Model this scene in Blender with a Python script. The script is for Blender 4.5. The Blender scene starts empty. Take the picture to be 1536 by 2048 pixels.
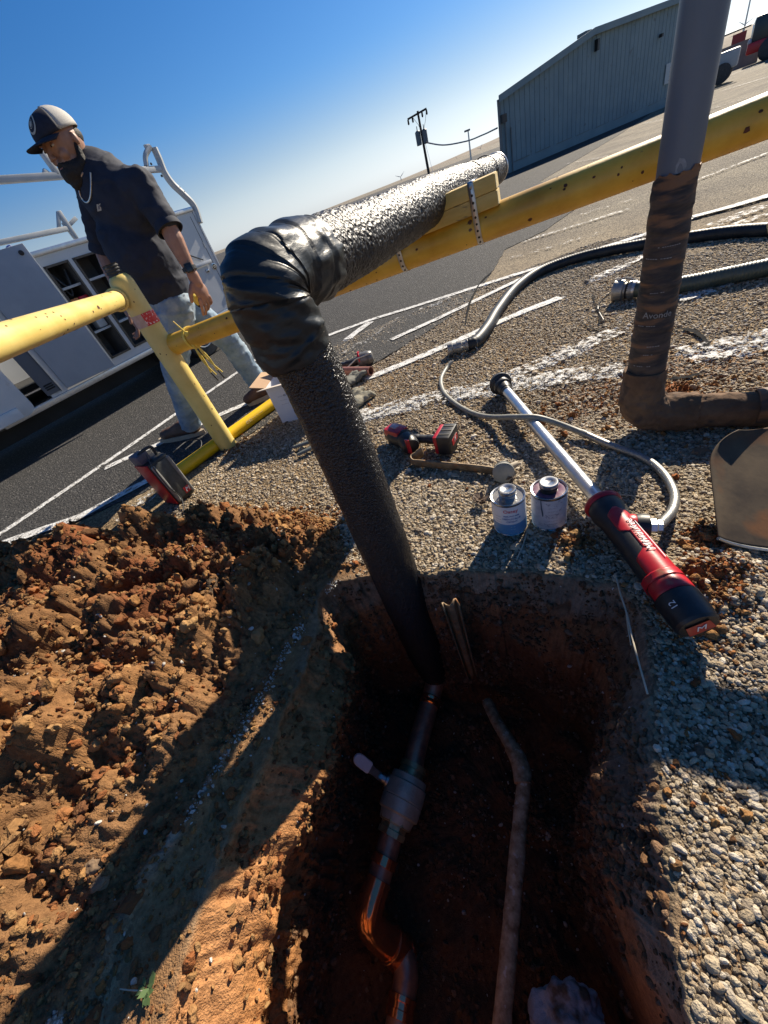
import bpy, bmesh, math, random
import numpy as np
from mathutils import Vector, Matrix

random.seed(7); rng = np.random.default_rng(11)
scene = bpy.context.scene
COL = scene.collection
# ------------------------------------------------------------------ camera
F_PX, PITCH, ROLL, CAM_H = 750.0, 39.0, 21.3, 1.0
_p, _r = math.radians(PITCH), math.radians(ROLL)
_fw = Vector((0, math.cos(_p), -math.sin(_p))); _rt = Vector((1, 0, 0)); _up = _rt.cross(_fw)
CX = math.cos(_r)*_rt - math.sin(_r)*_up
CU = math.sin(_r)*_rt + math.cos(_r)*_up
cam_data = bpy.data.cameras.new('camera'); cam = bpy.data.objects.new('camera', cam_data); COL.objects.link(cam)
m = Matrix((CX, CU, -_fw)).transposed().to_4x4(); m.translation = Vector((0, 0, CAM_H)); cam.matrix_world = m
cam_data.sensor_fit = 'VERTICAL'; cam_data.sensor_height = 24.0; cam_data.lens = F_PX/2048*24.0
cam_data.clip_start = 0.02; cam_data.clip_end = 4000
scene.camera = cam
scene.render.resolution_x, scene.render.resolution_y = 768, 1024
# ------------------------------------------------------------------ light
SUN_AZ, SUN_EL = math.radians(48.2), math.radians(31)
sdir = Vector((math.sin(SUN_AZ)*math.cos(SUN_EL), math.cos(SUN_AZ)*math.cos(SUN_EL), math.sin(SUN_EL)))
world = bpy.data.worlds.new('World'); scene.world = world; world.use_nodes = True
wn = world.node_tree.nodes; wl = world.node_tree.links
sky = wn.new('ShaderNodeTexSky'); sky.sky_type = 'NISHITA'; sky.sun_disc = False
sky.sun_elevation = SUN_EL; sky.sun_rotation = SUN_AZ
sky.air_density = 1.1; sky.dust_density = 0.25; sky.ozone_density = 4.5; sky.altitude = 300
bg = wn['Background']; bg.inputs['Strength'].default_value = 0.050
hs = wn.new('ShaderNodeHueSaturation'); hs.inputs['Saturation'].default_value = 1.28
gn = wn.new('ShaderNodeMix'); gn.data_type = 'RGBA'; gn.blend_type = 'MULTIPLY'; gn.inputs[0].default_value = 1; gn.inputs[7].default_value = (.90, .97, 1.14, 1)
wl.new(sky.outputs['Color'], hs.inputs['Color']); wl.new(hs.outputs['Color'], gn.inputs[6]); 
tcw = wn.new('ShaderNodeTexCoord'); sx_ = wn.new('ShaderNodeSeparateXYZ'); wl.new(tcw.outputs['Generated'], sx_.inputs[0])
mrw = wn.new('ShaderNodeMapRange'); mrw.interpolation_type = 'SMOOTHSTEP'; mrw.inputs['From Min'].default_value = 0.0; mrw.inputs['From Max'].default_value = .20; mrw.inputs['To Min'].default_value = .8; mrw.inputs['To Max'].default_value = 0.; wl.new(sx_.outputs['Z'], mrw.inputs['Value'])
bwn = wn.new('ShaderNodeRGBToBW'); wl.new(gn.outputs[2], bwn.inputs[0])
tn_ = wn.new('ShaderNodeMix'); tn_.data_type = 'RGBA'; tn_.blend_type = 'MULTIPLY'; tn_.inputs[0].default_value = 1; tn_.inputs[7].default_value = (1.22, 1.32, 1.42, 1); wl.new(bwn.outputs[0], tn_.inputs[6])
mxw = wn.new('ShaderNodeMix'); mxw.data_type = 'RGBA'; wl.new(mrw.outputs[0], mxw.inputs[0]); wl.new(gn.outputs[2], mxw.inputs[6]); wl.new(tn_.outputs[2], mxw.inputs[7])
wl.new(mxw.outputs[2], bg.inputs['Color'])
sun_d = bpy.data.lights.new('sun', 'SUN'); sun_d.energy = 5.0; sun_d.angle = math.radians(0.5); sun_d.color = (1, .89, .72)
sun = bpy.data.objects.new('sun', sun_d); COL.objects.link(sun)
sun.rotation_euler = sdir.to_track_quat('Z', 'Y').to_euler(); sun.location = (5, 5, 12)
scene.view_settings.view_transform = 'Standard'; scene.view_settings.look = 'None'
scene.view_settings.exposure = 0.85; scene.view_settings.gamma = 1.0
scene.render.engine = 'CYCLES'
# ------------------------------------------------------------------ place finding (photo survey -> metres)
CAM = Vector((0, 0, CAM_H))
def ray(px, py):
    return (CX*(px-768)/F_PX + CU*(1024-py)/F_PX + _fw)
def G(px, py, z=0.0):
    d = ray(px, py); return CAM + d*((z-CAM_H)/d.z)
def PZ(px, py, zc):
    return CAM + ray(px, py)*zc
def PY(px, py, y):
    d = ray(px, py); return CAM + d*(y/d.y)
def PH(px, py, dist):
    d = ray(px, py); return CAM + d*(dist/math.hypot(d.x, d.y))
def zc_of(P): return (Vector(P)-CAM).dot(_fw)
def PV(g, px, py):      # the point over ground point g seen at px,py
    n = Vector((g[0], g[1], 0)).normalized(); d = ray(px, py)
    return CAM + d*((g[0]*n.x+g[1]*n.y)/(d.x*n.x+d.y*n.y))
# ------------------------------------------------------------------ numpy noise
def _h(i, j, k, s):
    n = (i*374761393 + j*668265263 + k*2147483647 + s*1274126177) & 0xffffffff
    n = ((n ^ (n >> 13))*1274126177) & 0xffffffff
    n = ((n ^ (n >> 16))*2246822519) & 0xffffffff
    return ((n ^ (n >> 15)) & 0xffffff)/float(0xffffff)
def vnoise(P, scale, seed=0):
    q = np.asarray(P, float)*scale + 1000.0
    i = np.floor(q).astype(np.int64); f = q-i; f = f*f*(3-2*f); o = 0
    for a in (0, 1):
        wa = f[:, 0] if a else 1-f[:, 0]
        for b in (0, 1):
            wb = f[:, 1] if b else 1-f[:, 1]
            for c in (0, 1):
                wc = f[:, 2] if c else 1-f[:, 2]
                o = o + wa*wb*wc*_h(i[:, 0]+a, i[:, 1]+b, i[:, 2]+c, seed)
    return o*2-1
def fbm(P, scale, oct=4, seed=0, gain=.5):
    o = 0; a = 1; t = 0
    for k in range(oct):
        o = o + a*vnoise(P, scale*2.03**k, seed+k*7); t += a; a *= gain
    return o/t
def billow(P, scale, oct=4, seed=0, gain=.5):
    o = 0; a = 1; t = 0
    for k in range(oct):
        o = o + a*np.abs(vnoise(P, scale*2.03**k, seed+k*7)); t += a; a *= gain
    return o/t
def smooth(x, a, b):
    t = np.clip((x-a)/(b-a), 0, 1); return t*t*(3-2*t)
# ------------------------------------------------------------------ materials
MATS = {}
def nd(nt, t, **kw):
    n = nt.nodes.new(t)
    for k, v in kw.items(): setattr(n, k, v)
    return n
def mat(name, c1, c2=None, rough=.6, metal=0., scale=12., detail=5, bump=0., bscale=None, bdist=.002, rvar=0., ramp=(.35, .65), spec=.5, coat=0., c3=None, s3=40., r3=(.6, .64), stretch=(1, 1, 1), voro=0., trans=0.):
    if name in MATS: return MATS[name]
    m = bpy.data.materials.new(name); m.use_nodes = True; nt = m.node_tree; L = nt.links
    b = nt.nodes['Principled BSDF']; b.inputs['Roughness'].default_value = rough; b.inputs['Metallic'].default_value = metal
    b.inputs['Specular IOR Level'].default_value = spec; b.inputs['Coat Weight'].default_value = coat
    b.inputs['Base Color'].default_value = (*c1, 1)
    tc = nd(nt, 'ShaderNodeTexCoord'); mp = nd(nt, 'ShaderNodeMapping'); mp.inputs['Scale'].default_value = stretch
    L.new(tc.outputs['Object'], mp.inputs['Vector'])
    if c2 is not None:
        n = nd(nt, 'ShaderNodeTexNoise'); n.inputs['Scale'].default_value = scale; n.inputs['Detail'].default_value = detail
        n.inputs['Roughness'].default_value = .62
        L.new(mp.outputs['Vector'], n.inputs['Vector'])
        r = nd(nt, 'ShaderNodeValToRGB'); r.color_ramp.elements[0].position = ramp[0]; r.color_ramp.elements[1].position = ramp[1]
        r.color_ramp.elements[0].color = (*c1, 1); r.color_ramp.elements[1].color = (*c2, 1)
        L.new(n.outputs['Fac'], r.inputs['Fac']); out = r.outputs['Color']
        if c3 is not None:
            n3 = nd(nt, 'ShaderNodeTexNoise'); n3.inputs['Scale'].default_value = s3; n3.inputs['Detail'].default_value = 4
            L.new(mp.outputs['Vector'], n3.inputs['Vector'])
            r3_ = nd(nt, 'ShaderNodeValToRGB'); r3_.color_ramp.elements[0].position = r3[0]; r3_.color_ramp.elements[1].position = r3[1]
            L.new(n3.outputs['Fac'], r3_.inputs['Fac'])
            mx = nd(nt, 'ShaderNodeMix', data_type='RGBA'); L.new(r3_.outputs['Color'], mx.inputs[0]); L.new(out, mx.inputs[6]); mx.inputs[7].default_value = (*c3, 1)
            out = mx.outputs[2]
        L.new(out, b.inputs['Base Color'])
        if rvar:
            mr = nd(nt, 'ShaderNodeMapRange'); mr.inputs['To Min'].default_value = max(0.02, rough-rvar); mr.inputs['To Max'].default_value = min(1, rough+rvar)
            L.new(n.outputs['Fac'], mr.inputs['Value']); L.new(mr.outputs[0], b.inputs['Roughness'])
    if bump:
        n2 = nd(nt, 'ShaderNodeTexNoise'); n2.inputs['Scale'].default_value = bscale or scale*4; n2.inputs['Detail'].default_value = 5
        L.new(mp.outputs['Vector'], n2.inputs['Vector']); src = n2.outputs['Fac']
        if voro:
            v = nd(nt, 'ShaderNodeTexVoronoi'); v.inputs['Scale'].default_value = voro; v.feature = 'SMOOTH_F1'
            L.new(mp.outputs['Vector'], v.inputs['Vector'])
            ad = nd(nt, 'ShaderNodeMath', operation='ADD'); L.new(n2.outputs['Fac'], ad.inputs[0]); L.new(v.outputs['Distance'], ad.inputs[1]); src = ad.outputs[0]
        bp = nd(nt, 'ShaderNodeBump'); bp.inputs['Strength'].default_value = bump; bp.inputs['Distance'].default_value = bdist
        L.new(src, bp.inputs['Height']); L.new(bp.outputs['Normal'], b.inputs['Normal'])
    MATS[name] = m; return m

def ground_mat():
    m = bpy.data.materials.new('gravel_and_soil'); m.use_nodes = True; nt = m.node_tree; L = nt.links
    b = nt.nodes['Principled BSDF']; b.inputs['Roughness'].default_value = .9; b.inputs['Specular IOR Level'].default_value = .25
    tc = nd(nt, 'ShaderNodeTexCoord')
    at = nd(nt, 'ShaderNodeAttribute', attribute_name='tint'); ag = nd(nt, 'ShaderNodeAttribute', attribute_name='gravel')
    v = nd(nt, 'ShaderNodeTexVoronoi'); v.inputs['Scale'].default_value = 110; L.new(tc.outputs['Object'], v.inputs['Vector'])
    bw = nd(nt, 'ShaderNodeSeparateColor'); L.new(v.outputs['Color'], bw.inputs[0])
    rr = nd(nt, 'ShaderNodeValToRGB'); e = rr.color_ramp.elements
    e[0].color = (.35, .33, .3, 1); e[1].color = (1.9, 1.85, 1.7, 1); e.new(.45).color = (.8, .77, .7, 1)
    L.new(bw.outputs[0], rr.inputs['Fac'])
    n = nd(nt, 'ShaderNodeTexNoise'); n.inputs['Scale'].default_value = 60; n.inputs['Detail'].default_value = 7; n.inputs['Roughness'].default_value = .7
    L.new(tc.outputs['Object'], n.inputs['Vector'])
    r2 = nd(nt, 'ShaderNodeValToRGB'); r2.color_ramp.elements[0].position = .3; r2.color_ramp.elements[1].position = .72
    r2.color_ramp.elements[0].color = (.55, .52, .5, 1); r2.color_ramp.elements[1].color = (1.4, 1.4, 1.4, 1); L.new(n.outputs['Fac'], r2.inputs['Fac'])
    mx = nd(nt, 'ShaderNodeMix', data_type='RGBA'); L.new(ag.outputs['Fac'], mx.inputs[0]); L.new(r2.outputs['Color'], mx.inputs[6]); L.new(rr.outputs['Color'], mx.inputs[7])
    mu = nd(nt, 'ShaderNodeMix', data_type='RGBA', blend_type='MULTIPLY'); mu.inputs[0].default_value = 1; mu.clamp_result = False
    L.new(at.outputs['Color'], mu.inputs[6]); L.new(mx.outputs[2], mu.inputs[7])
    # broad stains
    n4 = nd(nt, 'ShaderNodeTexNoise'); n4.inputs['Scale'].default_value = 1.1; n4.inputs['Detail'].default_value = 6; L.new(tc.outputs['Object'], n4.inputs['Vector'])
    r4 = nd(nt, 'ShaderNodeValToRGB'); r4.color_ramp.elements[0].position = .35; r4.color_ramp.elements[1].position = .65
    r4.color_ramp.elements[0].color = (.75, .72, .7, 1); r4.color_ramp.elements[1].color = (1.15, 1.12, 1.05, 1); L.new(n4.outputs['Fac'], r4.inputs['Fac'])
    mu2 = nd(nt, 'ShaderNodeMix', data_type='RGBA', blend_type='MULTIPLY'); mu2.inputs[0].default_value = 1
    L.new(mu.outputs[2], mu2.inputs[6]); L.new(r4.outputs['Color'], mu2.inputs[7]); L.new(mu2.outputs[2], b.inputs['Base Color'])
    n5 = nd(nt, 'ShaderNodeTexNoise'); n5.inputs['Scale'].default_value = 240; n5.inputs['Detail'].default_value = 4; L.new(tc.outputs['Object'], n5.inputs['Vector'])
    mm = nd(nt, 'ShaderNodeMath', operation='MULTIPLY'); L.new(v.outputs['Distance'], mm.inputs[0]); L.new(ag.outputs['Fac'], mm.inputs[1])
    sb = nd(nt, 'ShaderNodeMath', operation='SUBTRACT'); L.new(n5.outputs['Fac'], sb.inputs[0]); L.new(mm.outputs[0], sb.inputs[1])
    bp = nd(nt, 'ShaderNodeBump'); bp.inputs['Strength'].default_value = .9; bp.inputs['Distance'].default_value = .006
    L.new(sb.outputs[0], bp.inputs['Height']); L.new(bp.outputs['Normal'], b.inputs['Normal'])
    return m

def random_mat(name, cols, rough=.8, bump=.5, bscale=300, spec=.35):
    m = bpy.data.materials.new(name); m.use_nodes = True; nt = m.node_tree; L = nt.links
    b = nt.nodes['Principled BSDF']; b.inputs['Roughness'].default_value = rough; b.inputs['Specular IOR Level'].default_value = spec
    oi = nd(nt, 'ShaderNodeObjectInfo'); r = nd(nt, 'ShaderNodeValToRGB'); r.color_ramp.interpolation = 'LINEAR'; e = r.color_ramp.elements
    e[0].color = (*cols[0], 1); e[1].color = (*cols[-1], 1)
    for i, c in enumerate(cols[1:-1]): e.new((i+1)/(len(cols)-1)).color = (*c, 1)
    L.new(oi.outputs['Random'], r.inputs['Fac'])
    tc = nd(nt, 'ShaderNodeTexCoord'); n = nd(nt, 'ShaderNodeTexNoise'); n.inputs['Scale'].default_value = 3; n.inputs['Detail'].default_value = 6; L.new(tc.outputs['Object'], n.inputs['Vector'])
    mr = nd(nt, 'ShaderNodeMapRange'); mr.inputs['To Min'].default_value = .6; mr.inputs['To Max'].default_value = 1.4; L.new(n.outputs['Fac'], mr.inputs['Value'])
    mu = nd(nt, 'ShaderNodeMix', data_type='RGBA', blend_type='MULTIPLY'); mu.inputs[0].default_value = 1; L.new(r.outputs['Color'], mu.inputs[6]); L.new(mr.outputs[0], mu.inputs[7])
    L.new(mu.outputs[2], b.inputs['Base Color'])
    bp = nd(nt, 'ShaderNodeBump'); bp.inputs['Strength'].default_value = bump; bp.inputs['Distance'].default_value = .04; L.new(n.outputs['Fac'], bp.inputs['Height']); L.new(bp.outputs['Normal'], b.inputs['Normal'])
    return m

def worn_paint(name, col, thr=.42, scale=35):
    m = bpy.data.materials.new(name); m.use_nodes = True; nt = m.node_tree; L = nt.links
    b = nt.nodes['Principled BSDF']; b.inputs['Roughness'].default_value = .7
    tc = nd(nt, 'ShaderNodeTexCoord'); n = nd(nt, 'ShaderNodeTexNoise'); n.inputs['Scale'].default_value = scale; n.inputs['Detail'].default_value = 8; n.inputs['Roughness'].default_value = .75
    L.new(tc.outputs['Object'], n.inputs['Vector'])
    r = nd(nt, 'ShaderNodeValToRGB'); r.color_ramp.elements[0].position = thr; r.color_ramp.elements[1].position = thr+.05; L.new(n.outputs['Fac'], r.inputs['Fac'])
    L.new(r.outputs['Color'], b.inputs['Alpha'])
    r2 = nd(nt, 'ShaderNodeValToRGB'); r2.color_ramp.elements[0].position = thr; r2.color_ramp.elements[0].color = (col[0]*.55, col[1]*.53, col[2]*.5, 1); r2.color_ramp.elements[1].position = .65; r2.color_ramp.elements[1].color = (*col, 1)
    L.new(n.outputs['Fac'], r2.inputs['Fac']); L.new(r2.outputs['Color'], b.inputs['Base Color'])
    v = nd(nt, 'ShaderNodeTexVoronoi'); v.inputs['Scale'].default_value = 110; L.new(tc.outputs['Object'], v.inputs['Vector'])
    bp = nd(nt, 'ShaderNodeBump'); bp.invert = True; bp.inputs['Strength'].default_value = .8; bp.inputs['Distance'].default_value = .005; L.new(v.outputs['Distance'], bp.inputs['Height']); L.new(bp.outputs['Normal'], b.inputs['Normal'])
    return m
# ------------------------------------------------------------------ mesh building
def frame(d, up=Vector((0, 0, 1))):
    d = Vector(d).normalized(); u = up if abs(d.dot(up)) < .95 else Vector((1, 0, 0))
    a = u.cross(d).normalized(); b = d.cross(a).normalized(); return a, b
class MB:
    def __init__(s): s.v = []; s.f = []
    def add(s, vs, fs):
        o = len(s.v); s.v += [Vector(v) for v in vs]; s.f += [tuple(i+o for i in f) for f in fs]; return s
    def box(s, c, size, R=None, bev=0.):
        hx, hy, hz = [q/2 for q in size]; b = min(bev, hx*.9, hy*.9, hz*.9); c = Vector(c)
        bm = bmesh.new(); bmesh.ops.create_cube(bm, size=1)
        for v in bm.verts: v.co = Vector((v.co.x*2*hx, v.co.y*2*hy, v.co.z*2*hz))
        if b > 0: bmesh.ops.bevel(bm, geom=bm.edges[:], offset=b, segments=2, affect='EDGES', profile=.6)
        bm.verts.ensure_lookup_table(); bm.verts.index_update()
        vs = [(c + (R @ v.co if R else v.co)) for v in bm.verts]; fs = [[v.index for v in f.verts] for f in bm.faces]
        bm.free(); return s.add(vs, fs)
    def tube(s, pts, r, seg=16, cap=True, sq=1.0, upv=Vector((0, 0, 1))):
        pts = [Vector(p) for p in pts]; n = len(pts); rs = r if hasattr(r, '__len__') else [r]*n
        vs = []; a = None
        for i, p in enumerate(pts):
            d = (pts[min(i+1, n-1)]-pts[max(i-1, 0)]).normalized()
            if a is None: a, b = frame(d, upv)
            else:
                a = (a - d*a.dot(d)).normalized(); b = d.cross(a).normalized()
            for k in range(seg):
                t = 2*math.pi*k/seg; vs.append(p + a*math.cos(t)*rs[i] + b*math.sin(t)*rs[i]*sq)
        fs = [(i*seg+k, i*seg+(k+1) % seg, (i+1)*seg+(k+1) % seg, (i+1)*seg+k) for i in range(n-1) for k in range(seg)]
        if cap: fs += [tuple(range(seg))[::-1], tuple((n-1)*seg+k for k in range(seg))]
        return s.add(vs, fs)
    def lathe(s, base, axis, prof, seg=24, cap=True):   # prof [(t along axis, radius)]
        base = Vector(base); ax = Vector(axis).normalized(); a, b = frame(ax); vs = []
        for t, r in prof:
            for k in range(seg):
                q = 2*math.pi*k/seg; vs.append(base+ax*t+(a*math.cos(q)+b*math.sin(q))*r)
        n = len(prof)
        fs = [(i*seg+k, i*seg+(k+1) % seg, (i+1)*seg+(k+1) % seg, (i+1)*seg+k) for i in range(n-1) for k in range(seg)]
        if cap: fs += [tuple(range(seg))[::-1], tuple((n-1)*seg+k for k in range(seg))]
        return s.add(vs, fs)
    def ell(s, c, rad, R=None, u=16, w=10):
        c = Vector(c); vs = []; fs = []
        for i in range(w+1):
            th = math.pi*i/w
            for j in range(u):
                ph = 2*math.pi*j/u; q = Vector((rad[0]*math.sin(th)*math.cos(ph), rad[1]*math.sin(th)*math.sin(ph), rad[2]*math.cos(th)))
                vs.append(c+(R @ q if R else q))
        for i in range(w):
            for j in range(u): fs.append((i*u+j, (i+1)*u+j, (i+1)*u+(j+1) % u, i*u+(j+1) % u))
        return s.add(vs, fs)
    def caps(s, p, q, r0, r1, seg=12):
        p, q = Vector(p), Vector(q); d = (q-p); L = d.length; d = d/L if L > 1e-6 else Vector((0, 0, 1)); prof = []
        for k in range(1, 5): t = math.pi/2*k/4; prof.append((-r0*math.cos(t), r0*math.sin(t)))
        for k in range(0, 4): t = math.pi/2*k/4; prof.append((L+r1*math.sin(t), r1*math.cos(t)))
        return s.lathe(p, d, prof, seg)
    def prism(s, pts, dvec):
        n = len(pts); pts = [Vector(p) for p in pts]; dv = Vector(dvec)
        return s.add(pts+[p+dv for p in pts], [tuple(range(n))[::-1], tuple(range(n, 2*n))] + [(i, (i+1) % n, n+(i+1) % n, n+i) for i in range(n)])
    def grid(s, fn, nu, nv, closed=False):
        vs = [fn(i/(nu-1), j/(nv-1)) for i in range(nu) for j in range(nv)]
        fs = [(i*nv+j, (i+1)*nv+j, (i+1)*nv+j+1, i*nv+j+1) for i in range(nu-1) for j in range(nv-1)]
        return s.add(vs, fs)
    def mesh(s, name, fix=True):
        me = bpy.data.meshes.new(name); me.from_pydata([tuple(v) for v in s.v], [], s.f)
        if fix:
            bm = bmesh.new(); bm.from_mesh(me); bmesh.ops.recalc_face_normals(bm, faces=bm.faces[:]); bm.to_mesh(me); bm.free()
        me.update(); return me
    def build(s, name, mt, parent=None, smooth=40, fix=True):
        me = s.mesh(name, fix); me.materials.append(mt); return link(name, me, parent, smooth)
def shade(me, ang):
    if not ang: return
    me.polygons.foreach_set('use_smooth', [True]*len(me.polygons))
    try: me.set_sharp_from_angle(angle=math.radians(ang))
    except Exception: pass
def link(name, me, parent=None, smooth=40):
    shade(me, smooth); o = bpy.data.objects.new(name, me); COL.objects.link(o)
    if parent: o.parent = parent; o.matrix_parent_inverse = parent_inv(parent)
    return o
def parent_inv(p):
    mtx = Matrix.Identity(4); q = p; chain = []
    while q: chain.append(q); q = q.parent
    for q in reversed(chain): mtx = mtx @ q.matrix_parent_inverse @ q.matrix_basis
    return mtx.inverted()
def thing(name, loc, label, cat, group=None):
    o = bpy.data.objects.new(name, None); COL.objects.link(o); o.location = loc; o.empty_display_size = .1
    return tag(o, label, cat, group)
def tag(o, label, cat, group=None):
    o['label'] = label; o['category'] = cat
    if group: o['group'] = group
    return o
def struct(o): o['kind'] = 'structure'; return o
def stuff(o, label=None, cat=None):
    o['kind'] = 'stuff'
    if label: o['label'] = label
    if cat: o['category'] = cat
    return o
def catmull(P, n=8):
    P = [Vector(p) for p in P]; P = [P[0]*2-P[1]]+P+[P[-1]*2-P[-2]]; o = []
    for i in range(1, len(P)-2):
        for k in range(n):
            t = k/n; a, b, c, d = P[i-1:i+3]
            o.append(.5*((2*b)+(c-a)*t+(2*a-5*b+4*c-d)*t*t+(3*b-a-3*c+d)*t**3))
    return o+[P[-2]]
def text_on(body, size, fn, name, mt, parent, align='CENTER', shear=0., extrude=0.0004, res=3):
    cu = bpy.data.curves.new(name, 'FONT'); cu.body = body; cu.size = size; cu.align_x = align; cu.align_y = 'CENTER'; cu.shear = shear; cu.resolution_u = res; cu.extrude = extrude
    t = bpy.data.objects.new('tmp', cu); me = bpy.data.meshes.new_from_object(t); bpy.data.objects.remove(t); bpy.data.curves.remove(cu)
    for v in me.vertices: v.co = fn(v.co.x, v.co.y, v.co.z)
    me.materials.clear(); me.materials.append(mt); me.name = name
    return link(name, me, parent, 0)
def remeshed(mb, vox, smooth_it=4, disp=None):
    me = mb.mesh('tmp'); o = bpy.data.objects.new('tmp', me); COL.objects.link(o)
    r = o.modifiers.new('r', 'REMESH'); r.mode = 'VOXEL'; r.voxel_size = vox
    s_ = o.modifiers.new('s', 'SMOOTH'); s_.iterations = smooth_it; s_.factor = .6
    dg = bpy.context.evaluated_depsgraph_get(); dg.update(); out = bpy.data.meshes.new_from_object(o.evaluated_get(dg))
    bpy.data.objects.remove(o); bpy.data.meshes.remove(me)
    if disp is not None:
        n = len(out.vertices); co = np.empty(n*3); out.vertices.foreach_get('co', co); co = co.reshape(-1, 3)
        no = np.empty(n*3); out.vertices.foreach_get('normal', no); no = no.reshape(-1, 3)
        co = co + no*disp(co)[:, None]; out.vertices.foreach_set('co', co.ravel()); out.update()
    out.materials.clear(); return out
# ================================================================== GROUND, PIT AND SPOIL
def XY(pp): return np.array([[G(*p).x, G(*p).y] for p in pp])
PC = np.array([.05, .30])
rim = XY([(640, 1185), (700, 1160), (770, 1150), (870, 1150), (1000, 1146), (1120, 1152), (1235, 1168), (1285, 1216), (1297, 1300), (1300, 1392), (1305, 1517), (1322, 1655), (1331, 1716), (1346, 1887), (1378, 2048)])
rim_l = XY([(318, 2060), (385, 1850), (464, 1660), (548, 1480), (606, 1340), (636, 1250)])
rim = np.vstack([rim, [[.05, -.42], [-.25, -.52], [-.55, -.45], [-.74, -.22]], rim_l])
ra = np.arctan2(rim[:, 1]-PC[1], rim[:, 0]-PC[0]); rr_ = np.hypot(rim[:, 0]-PC[0], rim[:, 1]-PC[1])
od = np.argsort(ra); ra, rr_ = ra[od], rr_[od]
NA = 1500
TH = np.linspace(-math.pi, math.pi, NA, endpoint=False)
RR = np.interp(TH, np.r_[ra-2*math.pi, ra, ra+2*math.pi], np.r_[rr_, rr_, rr_])
ker = np.hanning(31); ker /= ker.sum(); RR = np.convolve(np.r_[RR[-40:], RR, RR[:40]], ker, 'same')[40:-40]
_c = np.c_[np.cos(TH), np.sin(TH), np.zeros(NA)]
RR += .012*fbm(_c, 9, 4, 3) + .006*fbm(_c, 45, 2, 5)
crest = XY([(735, 1060), (700, 1130), (640, 1215), (585, 1290), (520, 1415), (400, 1620), (330, 1720), (230, 1880), (150, 2005), (60, 2180), (0, 2350)])
heap = np.vstack([XY([(-500, 1500), (-200, 1230), (0, 1112), (100, 1098), (200, 1072), (330, 1062), (450, 1035), (560, 1022), (640, 1030), (700, 1065)]), crest[1:], [[-1.2, -.5], [-2.6, -.5], [-3.2, .6]]])
def seg_d(P, poly, closed=True):
    d = np.full(len(P), 1e9); n = len(poly)
    for i in range(n if closed else n-1):
        a, b = poly[i], poly[(i+1) % n]; ab = b-a
        t = np.clip(((P-a)@ab)/(ab@ab+1e-12), 0, 1); d = np.minimum(d, np.hypot(*(P-a-t[:, None]*ab).T))
    return d
def inside(P, poly):
    c = np.zeros(len(P), bool); n = len(poly)
    for i in range(n):
        x1, y1 = poly[i]; x2, y2 = poly[(i+1) % n]
        if y1 == y2: continue
        c ^= ((y1 > P[:, 1]) != (y2 > P[:, 1])) & (P[:, 0] < (x2-x1)*(P[:, 1]-y1)/(y2-y1)+x1)
    return c
def sdist(P, poly):
    d = seg_d(P, poly); return np.where(inside(P, poly), d, -d)
bumps = [(p, h, s) for p, h, s in [((60, 1120), .14, .10), ((200, 1100), .15, .10), ((330, 1090), .12, .09), ((450, 1070), .08, .08), ((110, 1160), .12, .09), ((260, 1190), .09, .11), ((400, 1160), .06, .09), ((500, 1120), .04, .08),
    ((160, 1290), .13, .085), ((290, 1290), .08, .07), ((40, 1330), .10, .10), ((230, 1400), .08, .07), ((150, 1420), .05, .06), ((10, 1560), .20, .11), ((200, 1530), .10, .055), ((110, 1580), .07, .06), ((-60, 1700), .20, .13), ((20, 1800), .10, .08), ((400, 1270), .05, .07), ((370, 1360), .04, .06)]]
bumps = [(np.array([G(*p).x, G(*p).y]), h, s) for p, h, s in bumps]
side_piles = [((1425, 1165), .045, .055), ((1390, 1235), .02, .04), ((1150, 1085), .012, .03), ((1340, 795), .03, .07), ((1410, 1085), .02, .03)]
side_piles = [(np.array([G(*p).x, G(*p).y]), h, s) for p, h, s in side_piles]
def hfun(x, y):
    P = np.c_[x, y, np.zeros_like(x)]; P2 = P[:, :2]
    z = np.zeros(len(x)); near = np.hypot(x, y-.6) < 4.5
    q = P[near]; q2 = P2[near]; zz = .004*fbm(q, 2.2, 3, 1)*2
    warp = q.copy(); warp[:, 0] += .06*fbm(q, 4, 3, 9); warp[:, 1] += .06*fbm(q, 4, 3, 12)
    d = sdist(warp[:, :2], heap); dc = seg_d(q2, crest, False)
    m = smooth(d, -.01, .20); mc = smooth(dc, .02, .30)
    hp = .050*m*mc
    for c, h, s in bumps:
        e = warp[:, :2]-c; hp += h*np.exp(-(e[:, 0]**2+e[:, 1]**2)/(2*s*s))*smooth(d, -.03, .08)
    amp = smooth(d, -.02, .15)*(.30+.70*mc)
    bl = billow(warp, 5.5, 5, 21, .58)
    hp += amp*(.24*(bl-.18)) + smooth(d, -.03, .05)*(.030*billow(warp, 22, 3, 33) + .012*billow(q, 70, 2, 41))
    zz += hp + .012*np.exp(-(dc/.03)**2)
    for c, h, s in side_piles:
        e = warp[:, :2]-c; g_ = np.exp(-(e[:, 0]**2+e[:, 1]**2)/(2*s*s)); zz += h*g_*(.6+1.2*billow(q, 28, 3, 8))
    z[near] = zz
    return z, near, (d, dc, mc, warp, near)
# rings outside the rim
nf, nw = 55, 80
ds = [0.]; st = .0055
while ds[-1] < 3.0: ds.append(ds[-1]+st); st *= 1.0125
while ds[-1] < 1600: ds.append(ds[-1]*1.22)
ds = np.array(ds); ng = len(ds)
cx, sx = np.cos(TH), np.sin(TH)
Rg = RR[None, :]+ds[:, None]; gx = (PC[0]+Rg*cx).ravel(); gy = (PC[1]+Rg*sx).ravel()
gz_, near_, (hd, hdc, hmc, hwarp, _n) = hfun(gx, gy)
gz_ = gz_.reshape(ng, NA)
fade = smooth(ds, 40, 1600)[:, None]
top = gz_[0].copy()
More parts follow.
